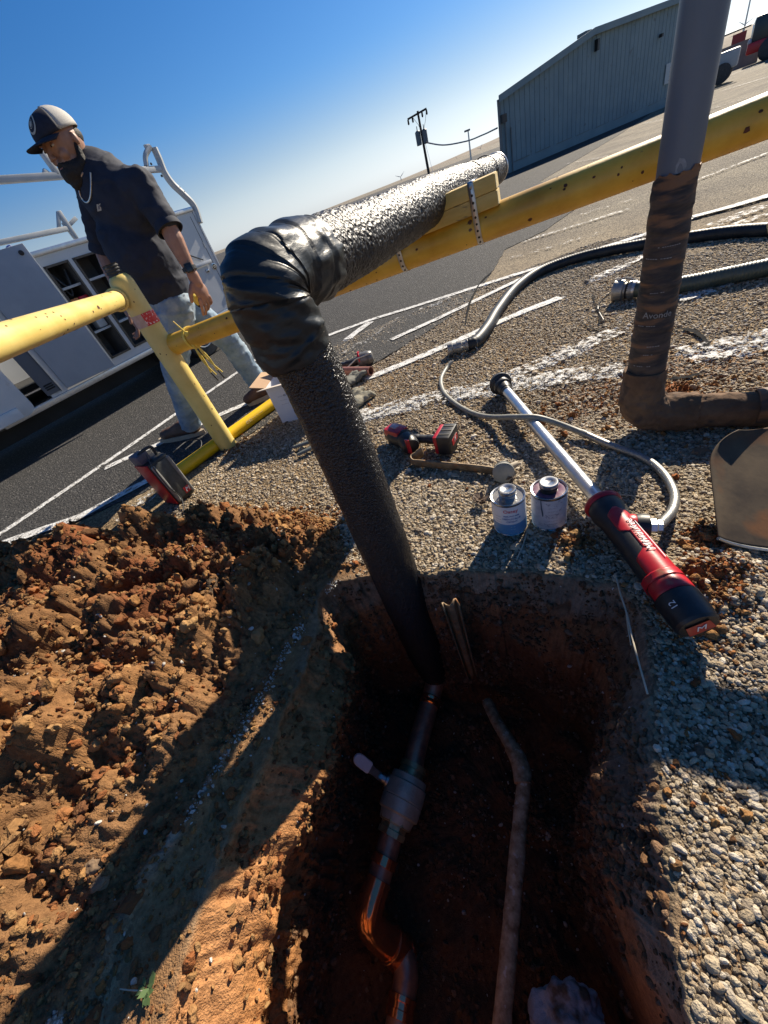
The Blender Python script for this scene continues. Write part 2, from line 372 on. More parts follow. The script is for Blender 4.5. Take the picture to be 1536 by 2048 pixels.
# wall
left_w = smooth(-np.cos(TH-math.radians(195)), .1, -.6)      # 1 towards the left bank
right_w = smooth(np.cos(TH-math.radians(-15)), .2, .8)
V = np.linspace(0, 1, nw)[:, None]
DEPTH = .97
lip = (1-np.exp(-V/.10))
ins = (.05-.01*left_w)[None, :]*V + (.025+.055*right_w-.01*left_w)[None, :]*lip + (left_w)[None, :]*(.085*np.exp(-((V-.17)/.10)**2)-.09*smooth(V, .22, .7))
Wr = RR[None, :]-ins; Wz = top[None, :]-(V**1.0)*(DEPTH+top[None, :])
wx = PC[0]+Wr*cx; wy = PC[1]+Wr*sx
WP = np.c_[wx.ravel(), wy.ravel(), Wz.ravel()]
_lw = np.tile(left_w, nw); nrm = .045*fbm(WP, 5, 4, 61) + (.028+.035*_lw)*(billow(WP, 13, 4, 67)-.2) + (.010+.012*_lw)*billow(WP, 48, 3, 69)
dd = (-WP[:, 2]).reshape(nw, NA)
void = np.exp(-((dd-.115-.02*fbm(np.c_[_c[:, 0], _c[:, 1], _c[:, 2]], 7, 3, 2)[None, :])/.016)**2)*smooth(fbm(_c, 6, 3, 88), -.25, .1)[None, :]*smooth(sx, .1, .5)[None, :]
nrm = nrm.reshape(nw, NA)*smooth(V, 0, .05) + .05*void
Wr = Wr + nrm; wx = PC[0]+Wr*cx; wy = PC[1]+Wr*sx
# floor
S = np.linspace(0, 1, nf)[:, None]; Fr = S*Wr[-1][None, :]
fx = PC[0]+Fr*cx; fy = PC[1]+Fr*sx
FP = np.c_[fx.ravel(), fy.ravel(), np.zeros(fx.size)]
fzn = (.05*fbm(FP, 4, 3, 91)+.05*(billow(FP, 12, 4, 95)-.2)).reshape(nf, NA)
Fz = Wz[-1][None, :] + fzn*smooth(1-S, 0, .12)+.05*smooth(S, .55, 1.)
Wz = Wz + .05*smooth(V, .8, 1.)
VX = np.vstack([fx[:-1], wx[::-1][:-1], gx.reshape(ng, NA)]); VY = np.vstack([fy[:-1], wy[::-1][:-1], gy.reshape(ng, NA)]); VZ = np.vstack([Fz[:-1], Wz[::-1][:-1], gz_])
nr = VX.shape[0]
P3 = np.stack([VX, VY, VZ], -1).reshape(-1, 3)
# colours (pit soil darker with depth, gravel, staining, sunlit tone on the left bank)
def C(*c): return np.array(c)
tint = np.zeros((nr*NA, 3)); grav = np.zeros(nr*NA)
i0 = (nf-1)*NA; i1 = i0+(nw-1)*NA
n1 = fbm(P3[:i1], 4, 4, 101); n2 = fbm(P3[:i1], 14, 3, 103)
dep = -P3[:i1, 2]+.03*n1
th_all = np.tile(np.arange(NA), nr)[:i1]
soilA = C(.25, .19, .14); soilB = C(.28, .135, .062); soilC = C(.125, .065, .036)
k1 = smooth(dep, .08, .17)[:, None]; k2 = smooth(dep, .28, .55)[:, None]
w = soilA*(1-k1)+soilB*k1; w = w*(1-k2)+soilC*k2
lw = left_w[th_all][:, None]*(1-smooth(dep, .5, .7)[:, None]); w = w*(1-.8*lw)+C(.43, .20, .072)*.8*lw  # sunlit golden tone painted into the upper left bank
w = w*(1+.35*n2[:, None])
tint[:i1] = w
gp = P3[i1:]; q2 = gp[:, :2]
gcol = C(.25, .20, .14); g = np.tile(gcol, (len(gp), 1)); gr = np.ones(len(gp))
brown = smooth(fbm(gp, 1.7, 4, 111)+.25*np.exp(-((gp[:, 1]-2.1)/.7)**2), -.05, .4)[:, None]
g = g*(1-.6*brown)+C(.25, .175, .095)*.6*brown
far = smooth(np.hypot(gp[:, 0], gp[:, 1]), 3.2, 6.5)[:, None]; g = g*(1-far)+C(.20, .18, .15)*far
nn = near_
dm = smooth(hd+.03*fbm(hwarp, 12, 3, 5), -.025, .035)
hc = fbm(hwarp, 3, 4, 131); red = smooth(fbm(hwarp, 2.3, 3, 137), .12, .3)[:, None]
dirt = C(.29, .15, .062)*(1+.35*hc[:, None]); dirt = dirt*(1-.75*red)+C(.30, .095, .035)*.75*red
dk = smooth(fbm(hwarp, 9, 3, 139), .25, .5)[:, None]; dirt = dirt*(1-.5*dk)+C(.15, .085, .045)*.5*dk
# compacted brown-grey strip along the crest, widened and darkened to paint in shade, pale chalky crumbs on the crest line itself
st_ = (1-smooth(hdc+.05*fbm(hwarp, 6, 3, 71), .10, .34))[:, None]; dirt = dirt*.74; dirt = dirt*(1-.75*st_)+C(.21, .115, .055)*.75*st_
chalk = (np.exp(-(hdc/.012)**2)*smooth(fbm(hwarp, 22, 3, 141), -.15, .25)*(hwarp[:, 1] < .9))[:, None]
dirt = dirt*(1-.8*chalk)+C(.52, .48, .42)*.8*chalk
tmp = g[nn]; tmp = tmp*(1-dm[:, None])+dirt*dm[:, None]; gm = gr[nn]*(1-dm)
# ground between crest and rim is dirt as well
rimd = seg_d(hwarp[:, :2], rim); cross = smooth((rim[:, 0].min()+.5)-hwarp[:, 0], 0, .1)*0
side = smooth(.35-hdc, 0, .08)*(1-smooth(rimd, .10, .22))*(hwarp[:, 0] < .02+.0*hdc)*(hwarp[:, 1] < 1.02)
tmp = tmp*(1-side[:, None])+C(.27, .155, .075)*side[:, None]; gm *= 1-side
lipm = np.exp(-(rimd/.022)**2); tmp = tmp*(1-.5*lipm[:, None])+C(.25, .20, .14)*.5*lipm[:, None]; gm *= 1-.6*lipm
for c, h, s in side_piles:
    e = hwarp[:, :2]-c; kk = smooth(np.exp(-(e**2).sum(1)/(2*(s*1.2)**2))+.15*fbm(hwarp, 20, 3, 7), .35, .6); tmp = tmp*(1-kk[:, None])+C(.36, .13, .04)*kk[:, None]; gm *= 1-kk
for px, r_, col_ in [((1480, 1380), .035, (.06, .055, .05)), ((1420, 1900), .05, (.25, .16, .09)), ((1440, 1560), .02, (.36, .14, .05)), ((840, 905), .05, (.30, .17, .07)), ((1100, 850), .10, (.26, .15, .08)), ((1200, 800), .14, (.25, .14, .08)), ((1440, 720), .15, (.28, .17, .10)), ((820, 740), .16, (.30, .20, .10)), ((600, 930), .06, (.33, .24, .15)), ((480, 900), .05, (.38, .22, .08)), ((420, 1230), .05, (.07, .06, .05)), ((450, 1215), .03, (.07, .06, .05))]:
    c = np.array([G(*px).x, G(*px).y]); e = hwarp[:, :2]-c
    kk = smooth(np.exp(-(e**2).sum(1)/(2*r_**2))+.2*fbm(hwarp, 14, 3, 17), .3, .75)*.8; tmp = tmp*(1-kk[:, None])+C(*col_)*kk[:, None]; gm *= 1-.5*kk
g[nn] = tmp; gr[nn] = gm
tint[i1:] = g; grav[i1:] = gr
P3[i1:, 2] += -.0*1
# faces
idx = np.arange(nr*NA).reshape(nr, NA); a = idx[:-1]; b = idx[1:]
quads = np.stack([a, np.roll(a, -1, 1), np.roll(b, -1, 1), b], -1).reshape(-1, 4)[:, ::-1]
me = bpy.data.meshes.new('ground')
me.vertices.add(len(P3)); me.vertices.foreach_set('co', P3.ravel()); me.loops.add(quads.size); me.loops.foreach_set('vertex_index', quads.ravel())
me.polygons.add(len(quads)); me.polygons.foreach_set('loop_start', np.arange(0, quads.size, 4)); me.polygons.foreach_set('loop_total', np.full(len(quads), 4)); me.update(calc_edges=True); me.validate()
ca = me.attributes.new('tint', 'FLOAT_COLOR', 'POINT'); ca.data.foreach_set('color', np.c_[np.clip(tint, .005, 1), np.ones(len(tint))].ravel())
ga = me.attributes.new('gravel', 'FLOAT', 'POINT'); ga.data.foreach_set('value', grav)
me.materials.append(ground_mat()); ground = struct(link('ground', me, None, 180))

PNT = worn_paint('white_line_paint', (.80, .80, .78), .40, 30); PNT2 = worn_paint('worn_line_paint', (.72, .71, .68), .50, 26); PNT3 = worn_paint('faint_line_paint', (.55, .53, .5), .54, 18)
LINES = [
    ([(-120, 1160), (0, 1072), (219, 923), (348, 833), (415, 788), (527, 711)], .070, PNT),
    ([(212, 938), (322, 888), (448, 828), (505, 805), (600, 770), (745, 755), (857, 709), (1000, 645), (1120, 597)], .085, PNT),
    ([(-100, 1140), (0, 1093), (150, 1040), (293, 966), (420, 905)], .085, PNT),
    ([(236, 1045), (314, 986), (395, 925)], .12, PNT2),
    ([(654, 674), (744, 641), (820, 618), (1020, 555), (1291, 471), (1376, 441), (1536, 393), (1700, 345)], .085, PNT),
    ([(695, 681), (741, 646)], .10, PNT),
    ([(783, 682), (880, 638), (1030, 566), (1100, 535), (1200, 503)], .07, PNT),
    ([(1188, 560), (1281, 518), (1420, 470), (1536, 430)], .10, PNT2),
    ([(1351, 606), (1440, 572), (1536, 537)], .11, PNT2),
    ([(1020, 757), (1130, 712), (1235, 665)], .12, PNT2),
    ([(640, 868), (720, 836), (860, 800), (983, 780), (1110, 762), (1249, 742)], .16, PNT2),
    ([(1370, 718), (1450, 700), (1560, 678)], .20, PNT2),
    ([(1020, 520), (1207, 467)], .12, PNT3), ([(1044, 487), (1258, 421)], .10, PNT2),
    ([(1421, 456), (1530, 416)], .14, PNT2), ([(1384, 438), (1463, 418), (1560, 390)], .09, PNT),
    ([(1391, 364), (1536, 309)], .07, PNT2), ([(1160, 433), (1270, 400)], .10, PNT3),
    ([(1421, 167), (1560, 112)], .25, PNT2), ([(1447, 182), (1560, 148)], .22, PNT2), ([(1414, 222), (1500, 196)], .18, PNT3), ([(1280, 250), (1326, 241)], .3, PNT3), ([(1130, 330), (1230, 312)], .16, PNT3),
    ([(640, 742), (800, 640), (960, 575)], .06, PNT3)]
GSEG = [(np.array([[G(*q).x, G(*q).y] for q in l_[0]]), l_[1], .50 if l_[2] is PNT2 else (.34 if l_[2] is PNT else .62)) for l_ in LINES]
# ------------------------------------------------------------------ scattered stones and clods (uncountable)
def proto(name, mt, seed, sq=(1, 1, .7), rough_=.25, sub=2):
    bm = bmesh.new(); bmesh.ops.create_icosphere(bm, subdivisions=sub, radius=.5)
    co = np.array([v.co for v in bm.verts]); k = 1+rough_*fbm(co, 2.5, 3, seed)*2
    for v, q in zip(bm.verts, co*k[:, None]*np.array(sq)): v.co = q
    me = bpy.data.meshes.new(name); bm.to_mesh(me); bm.free(); me.materials.append(mt); shade(me, 50)
    return bpy.data.objects.new(name, me)
def scatter(name, pts, scl, protos, label, flat=False, cat='stones'):
    n = len(pts); me = bpy.data.meshes.new(name); me.vertices.add(n); me.vertices.foreach_set('co', np.asarray(pts, float).ravel())
    at = me.attributes.new('sc', 'FLOAT_VECTOR', 'POINT'); s3 = np.asarray(scl)[:, None]*rng.uniform(.7, 1.3, (n, 3)); at.data.foreach_set('vector', s3.ravel())
    at = me.attributes.new('ro', 'FLOAT_VECTOR', 'POINT'); ro = rng.uniform(-3.14, 3.14, (n, 3))
    if flat: ro[:, :2] *= .12
    at.data.foreach_set('vector', ro.ravel())
    at = me.attributes.new('ix', 'INT', 'POINT'); at.data.foreach_set('value', rng.integers(0, len(protos), n).astype(np.int32))
    coll = bpy.data.collections.new(name+'_kinds')
    for p in protos: coll.objects.link(p)
    ng_ = bpy.data.node_groups.new(name, 'GeometryNodeTree'); ng_.interface.new_socket('Geometry', in_out='INPUT', socket_type='NodeSocketGeometry'); ng_.interface.new_socket('Geometry', in_out='OUTPUT', socket_type='NodeSocketGeometry')
    N = ng_.nodes; L = ng_.links; gi = N.new('NodeGroupInput'); go = N.new('NodeGroupOutput')
    m2p = N.new('GeometryNodeMeshToPoints'); L.new(gi.outputs[0], m2p.inputs['Mesh'])
    iop = N.new('GeometryNodeInstanceOnPoints'); L.new(m2p.outputs[0], iop.inputs['Points'])
    ci = N.new('GeometryNodeCollectionInfo'); ci.inputs['Collection'].default_value = coll; ci.inputs['Separate Children'].default_value = True; ci.inputs['Reset Children'].default_value = True
    L.new(ci.outputs[0], iop.inputs['Instance']); iop.inputs['Pick Instance'].default_value = True
    def na(nm, ty):
        q = N.new('GeometryNodeInputNamedAttribute'); q.data_type = ty; q.inputs['Name'].default_value = nm
        return [o for o in q.outputs if o.enabled and o.name == 'Attribute'][0]
    L.new(na('sc', 'FLOAT_VECTOR'), iop.inputs['Scale']); L.new(na('ix', 'INT'), iop.inputs['Instance Index'])
    e2r = N.new('FunctionNodeEulerToRotation'); L.new(na('ro', 'FLOAT_VECTOR'), e2r.inputs[0]); L.new(e2r.outputs[0], iop.inputs['Rotation'])
    L.new(iop.outputs[0], go.inputs[0])
    o = bpy.data.objects.new(name, me); COL.objects.link(o); md = o.modifiers.new('scatter', 'NODES'); md.node_group = ng_
    return stuff(o, label, cat)
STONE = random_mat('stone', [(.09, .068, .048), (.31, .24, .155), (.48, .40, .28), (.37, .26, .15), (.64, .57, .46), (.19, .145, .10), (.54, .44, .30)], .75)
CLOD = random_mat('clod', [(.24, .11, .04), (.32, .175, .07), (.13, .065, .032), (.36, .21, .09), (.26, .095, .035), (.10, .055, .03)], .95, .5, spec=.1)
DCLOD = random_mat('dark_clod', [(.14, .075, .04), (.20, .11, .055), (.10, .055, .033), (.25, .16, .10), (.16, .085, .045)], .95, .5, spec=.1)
PALE = random_mat('pale_stone', [(.40, .37, .32), (.62, .60, .55), (.30, .25, .2)], .7)
stones = [proto('pebble', STONE, s, (1, rng.uniform(.65, .9), rng.uniform(.5, .7)), .18) for s in range(5)]
clods = [proto('clod', CLOD, s+20, (1, .85, .8), .42) for s in range(5)]
dclods = [proto('dark_clod', DCLOD, s+30, (1, .85, .8), .42) for s in range(4)]
pales = [proto('pale_pebble', PALE, s+40, (1, .7, .6), .2) for s in range(3)]
def field(n, x0, x1, y0, y1): return rng.uniform(x0, x1, n), rng.uniform(y0, y1, n)
def pit_r(x, y): return np.interp(np.arctan2(y-PC[1], x-PC[0]), TH, RR, period=2*math.pi)
def gravel_field(n, box, s0, s1, keep):
    x, y = field(n, *box); ok_ = np.hypot(x, y-.6) < 4.49; x, y = x[ok_], y[ok_]; n = len(x); z, nr_, (d, dc, mc, wp, _) = hfun(x, y)
    k = (np.hypot(x-PC[0], y-PC[1]) > pit_r(x, y)+.012) & (d < .0+.02*rng.standard_normal(n)) & keep(x, y)
    k &= ~((dc < .26) & (x < -.02) & (y < 1.0) & (np.hypot(x-PC[0], y-PC[1]) < pit_r(x, y)+.2) & (rng.uniform(size=n) < .8))
    for c, h, s in side_piles: k &= ((x-c[0])**2+(y-c[1])**2 > (s*1.1)**2) | (rng.uniform(size=n) < .15)
    s = np.exp(rng.normal(0, .38, n))*rng.uniform(s0, s1, n); x, y, z, s = x[k], y[k], z[k], s[k]
    return np.c_[x, y, z+s*.12], s
def painted(P):
    o = np.zeros(len(P), bool); W = P.copy(); W[:, 2] = 0; n_ = fbm(W, 9, 4, 201)*.5+.5
    for poly, w, th in GSEG: o |= (seg_d(P[:, :2], poly, False) < w/2*(1+.25*fbm(W, 25, 2, 203))) & (n_ > th-.06)
    return o
nearA = gravel_field(200000, (-.2, 2.1, -.6, 1.35), .0045, .0098, lambda x, y: np.hypot(x, y) < 1.75)
nearB = gravel_field(190000, (-1.5, 3.2, .8, 4.0), .006, .011, lambda x, y: (np.hypot(x, y) >= 1.2) & (x > -1.35+(y-1.6)*.5))
gP = np.vstack([nearA[0], nearB[0]]); gS = np.r_[nearA[1], nearB[1]]; pm = painted(gP)
PST = random_mat('painted_stone', [(.62, .61, .58), (.78, .78, .76), (.70, .69, .66), (.40, .38, .34)], .7)
scatter('painted_gravel', gP[pm], gS[pm], [proto('painted_pebble', PST, s+60, (1, .8, .6), .2) for s in range(4)], 'white painted gravel stones along the parking lines', True, 'gravel')
scatter('gravel', gP[~pm], gS[~pm], stones, 'loose pale and brown gravel around the open pit', True, 'gravel')
# clods on the spoil heap
n = 60000; x, y = field(n, -2.8, .2, -.5, 2.4); z, _, (d, dc, mc, wp, _) = hfun(x, y)
k = (d > -.05+.06*rng.uniform(size=n)) & (np.hypot(x-PC[0], y-PC[1]) > pit_r(x, y)+.01)
cl = fbm(np.c_[x, y, z], 7, 3, 77); k &= rng.uniform(size=n) < .35+.6*smooth(cl, -.1, .3)
x, y, z, mc = x[k], y[k], z[k], mc[k]; s = np.exp(rng.normal(-.2, .55, len(x)))*.0125*(.6+.5*mc)
s = np.minimum(np.where(rng.uniform(size=len(x)) < .012, s*3.2, s), .055)
cp = np.c_[x, y, z+s*.1]; cs = s
px_, ps_ = [], []
for c, h, s_ in side_piles:
    m_ = 500; q = c+rng.normal(0, s_*1.1, (m_, 2)); zz = hfun(q[:, 0], q[:, 1])[0]; ss = np.exp(rng.normal(0, .5, m_))*.007; px_.append(np.c_[q, zz+ss*.2]); ps_.append(ss)
for c_, sd, m_ in (((1250, 800), .16, 900), ((1450, 800), .18, 700), ((1100, 830), .15, 300), ((480, 895), .07, 250), ((1440, 1560), .1, 60), ((640, 1060), .1, 700)):
    c = np.array([G(*c_).x, G(*c_).y]); q = c+rng.normal(0, sd, (m_, 2)); zz = hfun(q[:, 0], q[:, 1])[0]; ss = np.exp(rng.normal(0, .5, m_))*.008
    ok = np.hypot(q[:, 0]-PC[0], q[:, 1]-PC[1]) > pit_r(q[:, 0], q[:, 1]); px_.append(np.c_[q, zz+ss*.2][ok]); ps_.append(ss[ok])
x, y = field(14000, .0, 2.4, -.4, 3.0); z = hfun(x, y)[0]; k = (np.hypot(x-PC[0], y-PC[1])-pit_r(x, y) > .01) & (fbm(np.c_[x, y, z], 2.2, 4, 401)+.25*rng.standard_normal(14000) > .12); px_.append(np.c_[x, y, z+.004][k]); ps_.append(np.exp(rng.normal(-.2, .5, k.sum()))*.0055)
x, y = field(16000, -1.3, .1, -.4, 1.1); z, _, (d, dc, mc, wp, _) = hfun(x, y); rp = np.hypot(x-PC[0], y-PC[1])-pit_r(x, y)
k = (rp > .004) & (dc < .30) & (d < .10) & (x < .0) & (fbm(np.c_[x, y, z], 10, 3, 99)+.2*rng.standard_normal(16000) > -.05); ss = np.exp(rng.normal(-.1, .6, k.sum()))*.0068
px_.append(np.c_[x, y, z+.001][k]); ps_.append(ss)
scatter('loose_soil', np.vstack([cp]+px_), np.r_[cs]+0 if False else np.r_[tuple([cs]+ps_)], clods, 'crumbling orange brown soil clods over the spoil heap', cat='soil')
# crumbs on pit walls and floor
sel = rng.choice(i1, 40000, replace=False); sel = sel[fbm(P3[sel], 9, 3, 301)+.12*rng.standard_normal(len(sel)) > -.10*left_w[sel % NA]]; wp_ = P3[sel]; s = np.minimum(np.exp(rng.normal(-.1, .75, len(sel)))*.0075, .024)
inw = np.c_[PC[0]-wp_[:, 0], PC[1]-wp_[:, 1]]; wp_[:, :2] += inw*.004
ll = (left_w[sel % NA] > .4) & (wp_[:, 2] > -.5)
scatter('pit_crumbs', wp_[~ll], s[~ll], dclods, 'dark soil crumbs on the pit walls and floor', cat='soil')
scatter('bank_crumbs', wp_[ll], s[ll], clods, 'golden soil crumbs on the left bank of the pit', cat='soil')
fl = rng.choice(i0, 260, replace=False); wl_ = i0+rng.choice(i1-i0, 200, replace=False)
pp = np.vstack([P3[fl]+[0, 0, .004], P3[wl_]]); 
x, y = field(260, -1.3, -.3, .0, 1.3); z, _, (d, dc, mc, wp, _) = hfun(x, y); k = np.hypot(x-PC[0], y-PC[1]) > pit_r(x, y)+.01
cx_ = np.linspace(0, 1, 1300); ci = np.c_[np.interp(cx_, np.linspace(0, 1, len(crest)-2), crest[1:-1, 0]), np.interp(cx_, np.linspace(0, 1, len(crest)-2), crest[1:-1, 1])]+rng.normal(0, .008, (1300, 2))
zc_ = hfun(ci[:, 0], ci[:, 1])[0]; kk = (fbm(np.c_[ci, zc_], 9, 2, 3) > -.05) & (ci[:, 1] < .95)
pp = np.vstack([pp, np.c_[x, y, z+.003][k], np.c_[ci, zc_+.002][kk]]); s = np.exp(rng.normal(0, .5, len(pp)))*np.where(np.arange(len(pp)) < len(pp)-kk.sum(), .0065, .0042)
scatter('pale_pebbles', pp, s, pales, 'small pale pebbles in the pit soil and along its broken edge', cat='pebbles')

# ------------------------------------------------------------------ asphalt, painted lines, hills
ASPH = mat('asphalt', (.022, .022, .023), (.062, .060, .057), .9, scale=75, detail=8, ramp=(.3, .7), bump=1., bscale=90, bdist=.008, voro=80, c3=(.17, .16, .15), s3=85, r3=(.60, .64), spec=.25)
edge = [(-900, 1480), (-300, 1215), (0, 1104), (150, 1045), (290, 985), (440, 910), (560, 830), (660, 775), (760, 722), (850, 668), (925, 618), (985, 545), (1010, 500), (1090, 462), (1170, 405)]
ep = [G(*p) for p in edge]
ep2 = []
for p_, q_ in zip(ep[:-1], ep[1:]):
    for k in range(10):
        v = p_.lerp(q_, k/10); ep2.append(Vector((v.x+random.uniform(-1, 1)*.008, v.y+random.uniform(-1, 1)*.012, 0)))
ep2 += [ep[-1], Vector((6.5, 11, 0)), Vector((12, 15.5, 0)), Vector((60, 60, 0)), Vector((60, 200, 0)), Vector((-300, 200, 0)), Vector((-300, 0, 0)), Vector((-20, -1, 0))]
mb = MB(); mb.add([Vector((v.x, v.y, .006)) for v in ep2]+[Vector((v.x, v.y, -.05)) for v in ep2], [tuple(range(len(ep2)))]+[(i, (i+1) % len(ep2), len(ep2)+(i+1) % len(ep2), len(ep2)+i) for i in range(len(ep2))])
struct(mb.build('asphalt_lot', ASPH, None, 0))
def line(pts, w, mt, z=.011):
    g_ = [G(*p) for p in pts]; P = []
    for a_, b_ in zip(g_[:-1], g_[1:]):
        n_ = max(2, int((b_-a_).length/.05)); P += [a_.lerp(b_, k/n_) for k in range(n_)]
    P.append(g_[-1]); vs = []; 
    for i, p in enumerate(P):
        d = (P[min(i+1, len(P)-1)]-P[max(i-1, 0)]).normalized(); nrm_ = Vector((-d.y, d.x, 0)); w1 = w/2*(1+random.uniform(-.09, .09)); w2 = w/2*(1+random.uniform(-.09, .09))
        hh = z+(0 if p.length > 3.5 else float(hfun(np.array([p.x]), np.array([p.y]))[0][0]))
        for t in (-1, 1): vs.append(Vector((p.x, p.y, hh))+nrm_*t*(w1 if t < 0 else w2))
    mb = MB(); mb.add(vs, [(2*i, 2*i+1, 2*i+3, 2*i+2) for i in range(len(P)-1)]); o = mb.build('painted_line', mt, None, 0); return struct(o)
for i, (pts, w, mt) in enumerate(LINES):
    line(pts, w, mt, .0105+.0006*i)
# hills on the skyline
HILL = mat('dry_hillside', (.16, .12, .08), (.26, .21, .15), .95, scale=.02, bump=.3, bscale=.2, bdist=2)
mb = MB(); nH = 120; vs = []
for i in range(nH):
    az = math.radians(-80+170*i/(nH-1)); q = np.array([[math.cos(az)*3, math.sin(az)*3, 0]])
    hh = 1+19*float(smooth(np.array([math.degrees(az)]), 14, 50)[0])+(1+5*float(smooth(np.array([math.degrees(az)]), 14, 40)[0]))*float(fbm(q, 1.4, 5, 3)[0])
    for rr2, z_ in ((900, -1), (1000, hh*.6), (1150, hh), (1500, -1)): vs.append((math.sin(az)*rr2, math.cos(az)*rr2, z_))
mb.add(vs, [(i*4+j, (i+1)*4+j, (i+1)*4+j+1, i*4+j+1) for i in range(nH-1) for j in range(3)])
struct(mb.build('hills', HILL, None, 60))
# ================================================================== MATERIALS FOR THINGS
YEL = mat('yellow_paint_shaded', (.46, .225, .012), (.70, .42, .05), .45, scale=5, ramp=(.25, .6), bump=.25, bscale=40, bdist=.002, c3=(.13, .06, .025), s3=16, r3=(.70, .715), rvar=.15)  # amber of the shaded rail put into the barrier's yellow
YEL2 = mat('yellow_paint_sunlit', (.68, .50, .14), (.78, .60, .20), .38, scale=6, bump=.25, bscale=40, bdist=.002, c3=(.16, .08, .03), s3=17, r3=(.71, .725), rvar=.12)  # paler copy of the rail paint, sunlight put into the colour
CHIP = mat('rust_chip', (.045, .018, .012), (.12, .04, .02), .9, scale=60, bump=.5)
INSUL = mat('rubber_insulation', (.006, .006, .008), (.020, .020, .022), .27, scale=120, bump=1.0, bscale=230, bdist=.005, voro=190, spec=.6, stretch=(1, 1, 1))
INSULF = mat('insulation_sunlit', (.014, .014, .016), (.030, .029, .031), .44, scale=90, bump=1.0, bscale=110, bdist=.005, voro=130, spec=.42)  # same foam as the riser, lighter colour standing in for sunlight
TAPEB = mat('black_tape', (.008, .012, .016), (.020, .026, .030), .40, spec=.35, scale=9, bump=.35, bscale=30, bdist=.005, rvar=.10, stretch=(1, 1, 2.5), c3=(.05, .03, .015), s3=6, r3=(.64, .74))
COPPER = mat('bright_copper', (.90, .40, .20), (.80, .32, .17), .16, metal=.9, scale=14, rvar=.1, bump=.08)
COPPERD = mat('heat_darkened_copper', (.26, .16, .12), (.58, .30, .18), .38, metal=.55, scale=22, rvar=.12, bump=.15, bscale=120)
BRASS = mat('brass', (.60, .48, .24), (.32, .25, .14), .36, metal=.6, scale=30, rvar=.12, bump=.15)
STEEL = mat('dull_steel', (.30, .30, .29), (.42, .42, .40), .38, metal=.9, scale=30, rvar=.1, bump=.15)
ALU = mat('aluminium_tube', (.58, .59, .60), (.68, .69, .70), .3, metal=.85, scale=20, rvar=.06)
GALV = mat('galvanised_strap', (.46, .45, .44), (.60, .58, .56), .34, metal=.9, scale=40, rvar=.1)
HOLE = mat('dark_hole', (.015, .012, .010), rough=.9)
BLK = mat('black_plastic', (.012, .012, .013), (.022, .022, .023), .45, scale=50, bump=.1)
RUB = mat('black_rubber', (.016, .017, .019), (.035, .037, .040), .5, scale=18, bump=.25, bscale=80, c3=(.13, .11, .09), s3=30, r3=(.62, .72))
RED = mat('red_plastic', (.48, .012, .022), (.40, .010, .018), .35, scale=30, bump=.06, c3=(.28, .12, .07), s3=14, r3=(.68, .78))
GPVC = mat('grey_pvc', (.105, .125, .155), (.135, .155, .185), .42, scale=5, bump=.12, bscale=60, bdist=.001, c3=(.22, .23, .24), s3=24, r3=(.68, .74), stretch=(1, 1, .35))
WRAP = mat('dirty_pipe_wrap', (.018, .017, .020), (.085, .058, .044), .7, scale=9, detail=8, ramp=(.4, .62), bump=.7, bscale=30, bdist=.004, c3=(.19, .095, .045), s3=7, r3=(.52, .62), stretch=(1, 1, 4.5))
MUDW = mat('mud_caked_wrap', (.10, .055, .03), (.17, .10, .055), .95, scale=14, bump=.9, bscale=40, bdist=.006, c3=(.045, .035, .032), s3=11, r3=(.58, .68))
HOSEB = mat('black_hose', (.012, .016, .020), (.026, .032, .038), .5, scale=16, bump=.15, spec=.3)
HOSEG = mat('green_hose', (.045, .062, .050), (.075, .092, .072), .42, scale=16, bump=.12)
RUST = mat('rusty_pipe', (.26, .14, .06), (.62, .44, .26), .85, scale=34, bump=.6, bscale=90, bdist=.003, stretch=(1, 1, .4), c3=(.62, .52, .40), s3=50, r3=(.60, .68))
RUSTY = mat('rusty_steel', (.15, .09, .045), (.27, .20, .12), .6, scale=26, bump=.4, metal=.3, c3=(.36, .15, .05), s3=20, r3=(.6, .7))
WOODY = mat('painted_lumber', (.55, .36, .08), (.66, .46, .13), .55, scale=7, bump=.3, bscale=30, stretch=(1, 1, 4), c3=(.20, .13, .05), s3=10, r3=(.64, .7))
WOODE = mat('sawn_end_grain', (.50, .40, .18), (.62, .50, .24), .8, scale=30, bump=.3)
WHITEC = mat('white_carton', (.62, .62, .66), (.70, .70, .72), .7, scale=4, bump=.05)
CARD = mat('brown_cardboard', (.42, .27, .16), (.50, .34, .20), .8, scale=5, bump=.1)
TXT = mat('grey_print', (.16, .16, .18), rough=.7); TXTW = mat('white_print', (.75, .75, .75), rough=.5); TXTR = mat('red_print', (.62, .02, .03), rough=.5); TXTB = mat('blue_print', (.02, .10, .32), rough=.5); PALEP = mat('faded_print', (.20, .20, .20), (.30, .30, .29), rough=.8, scale=90)
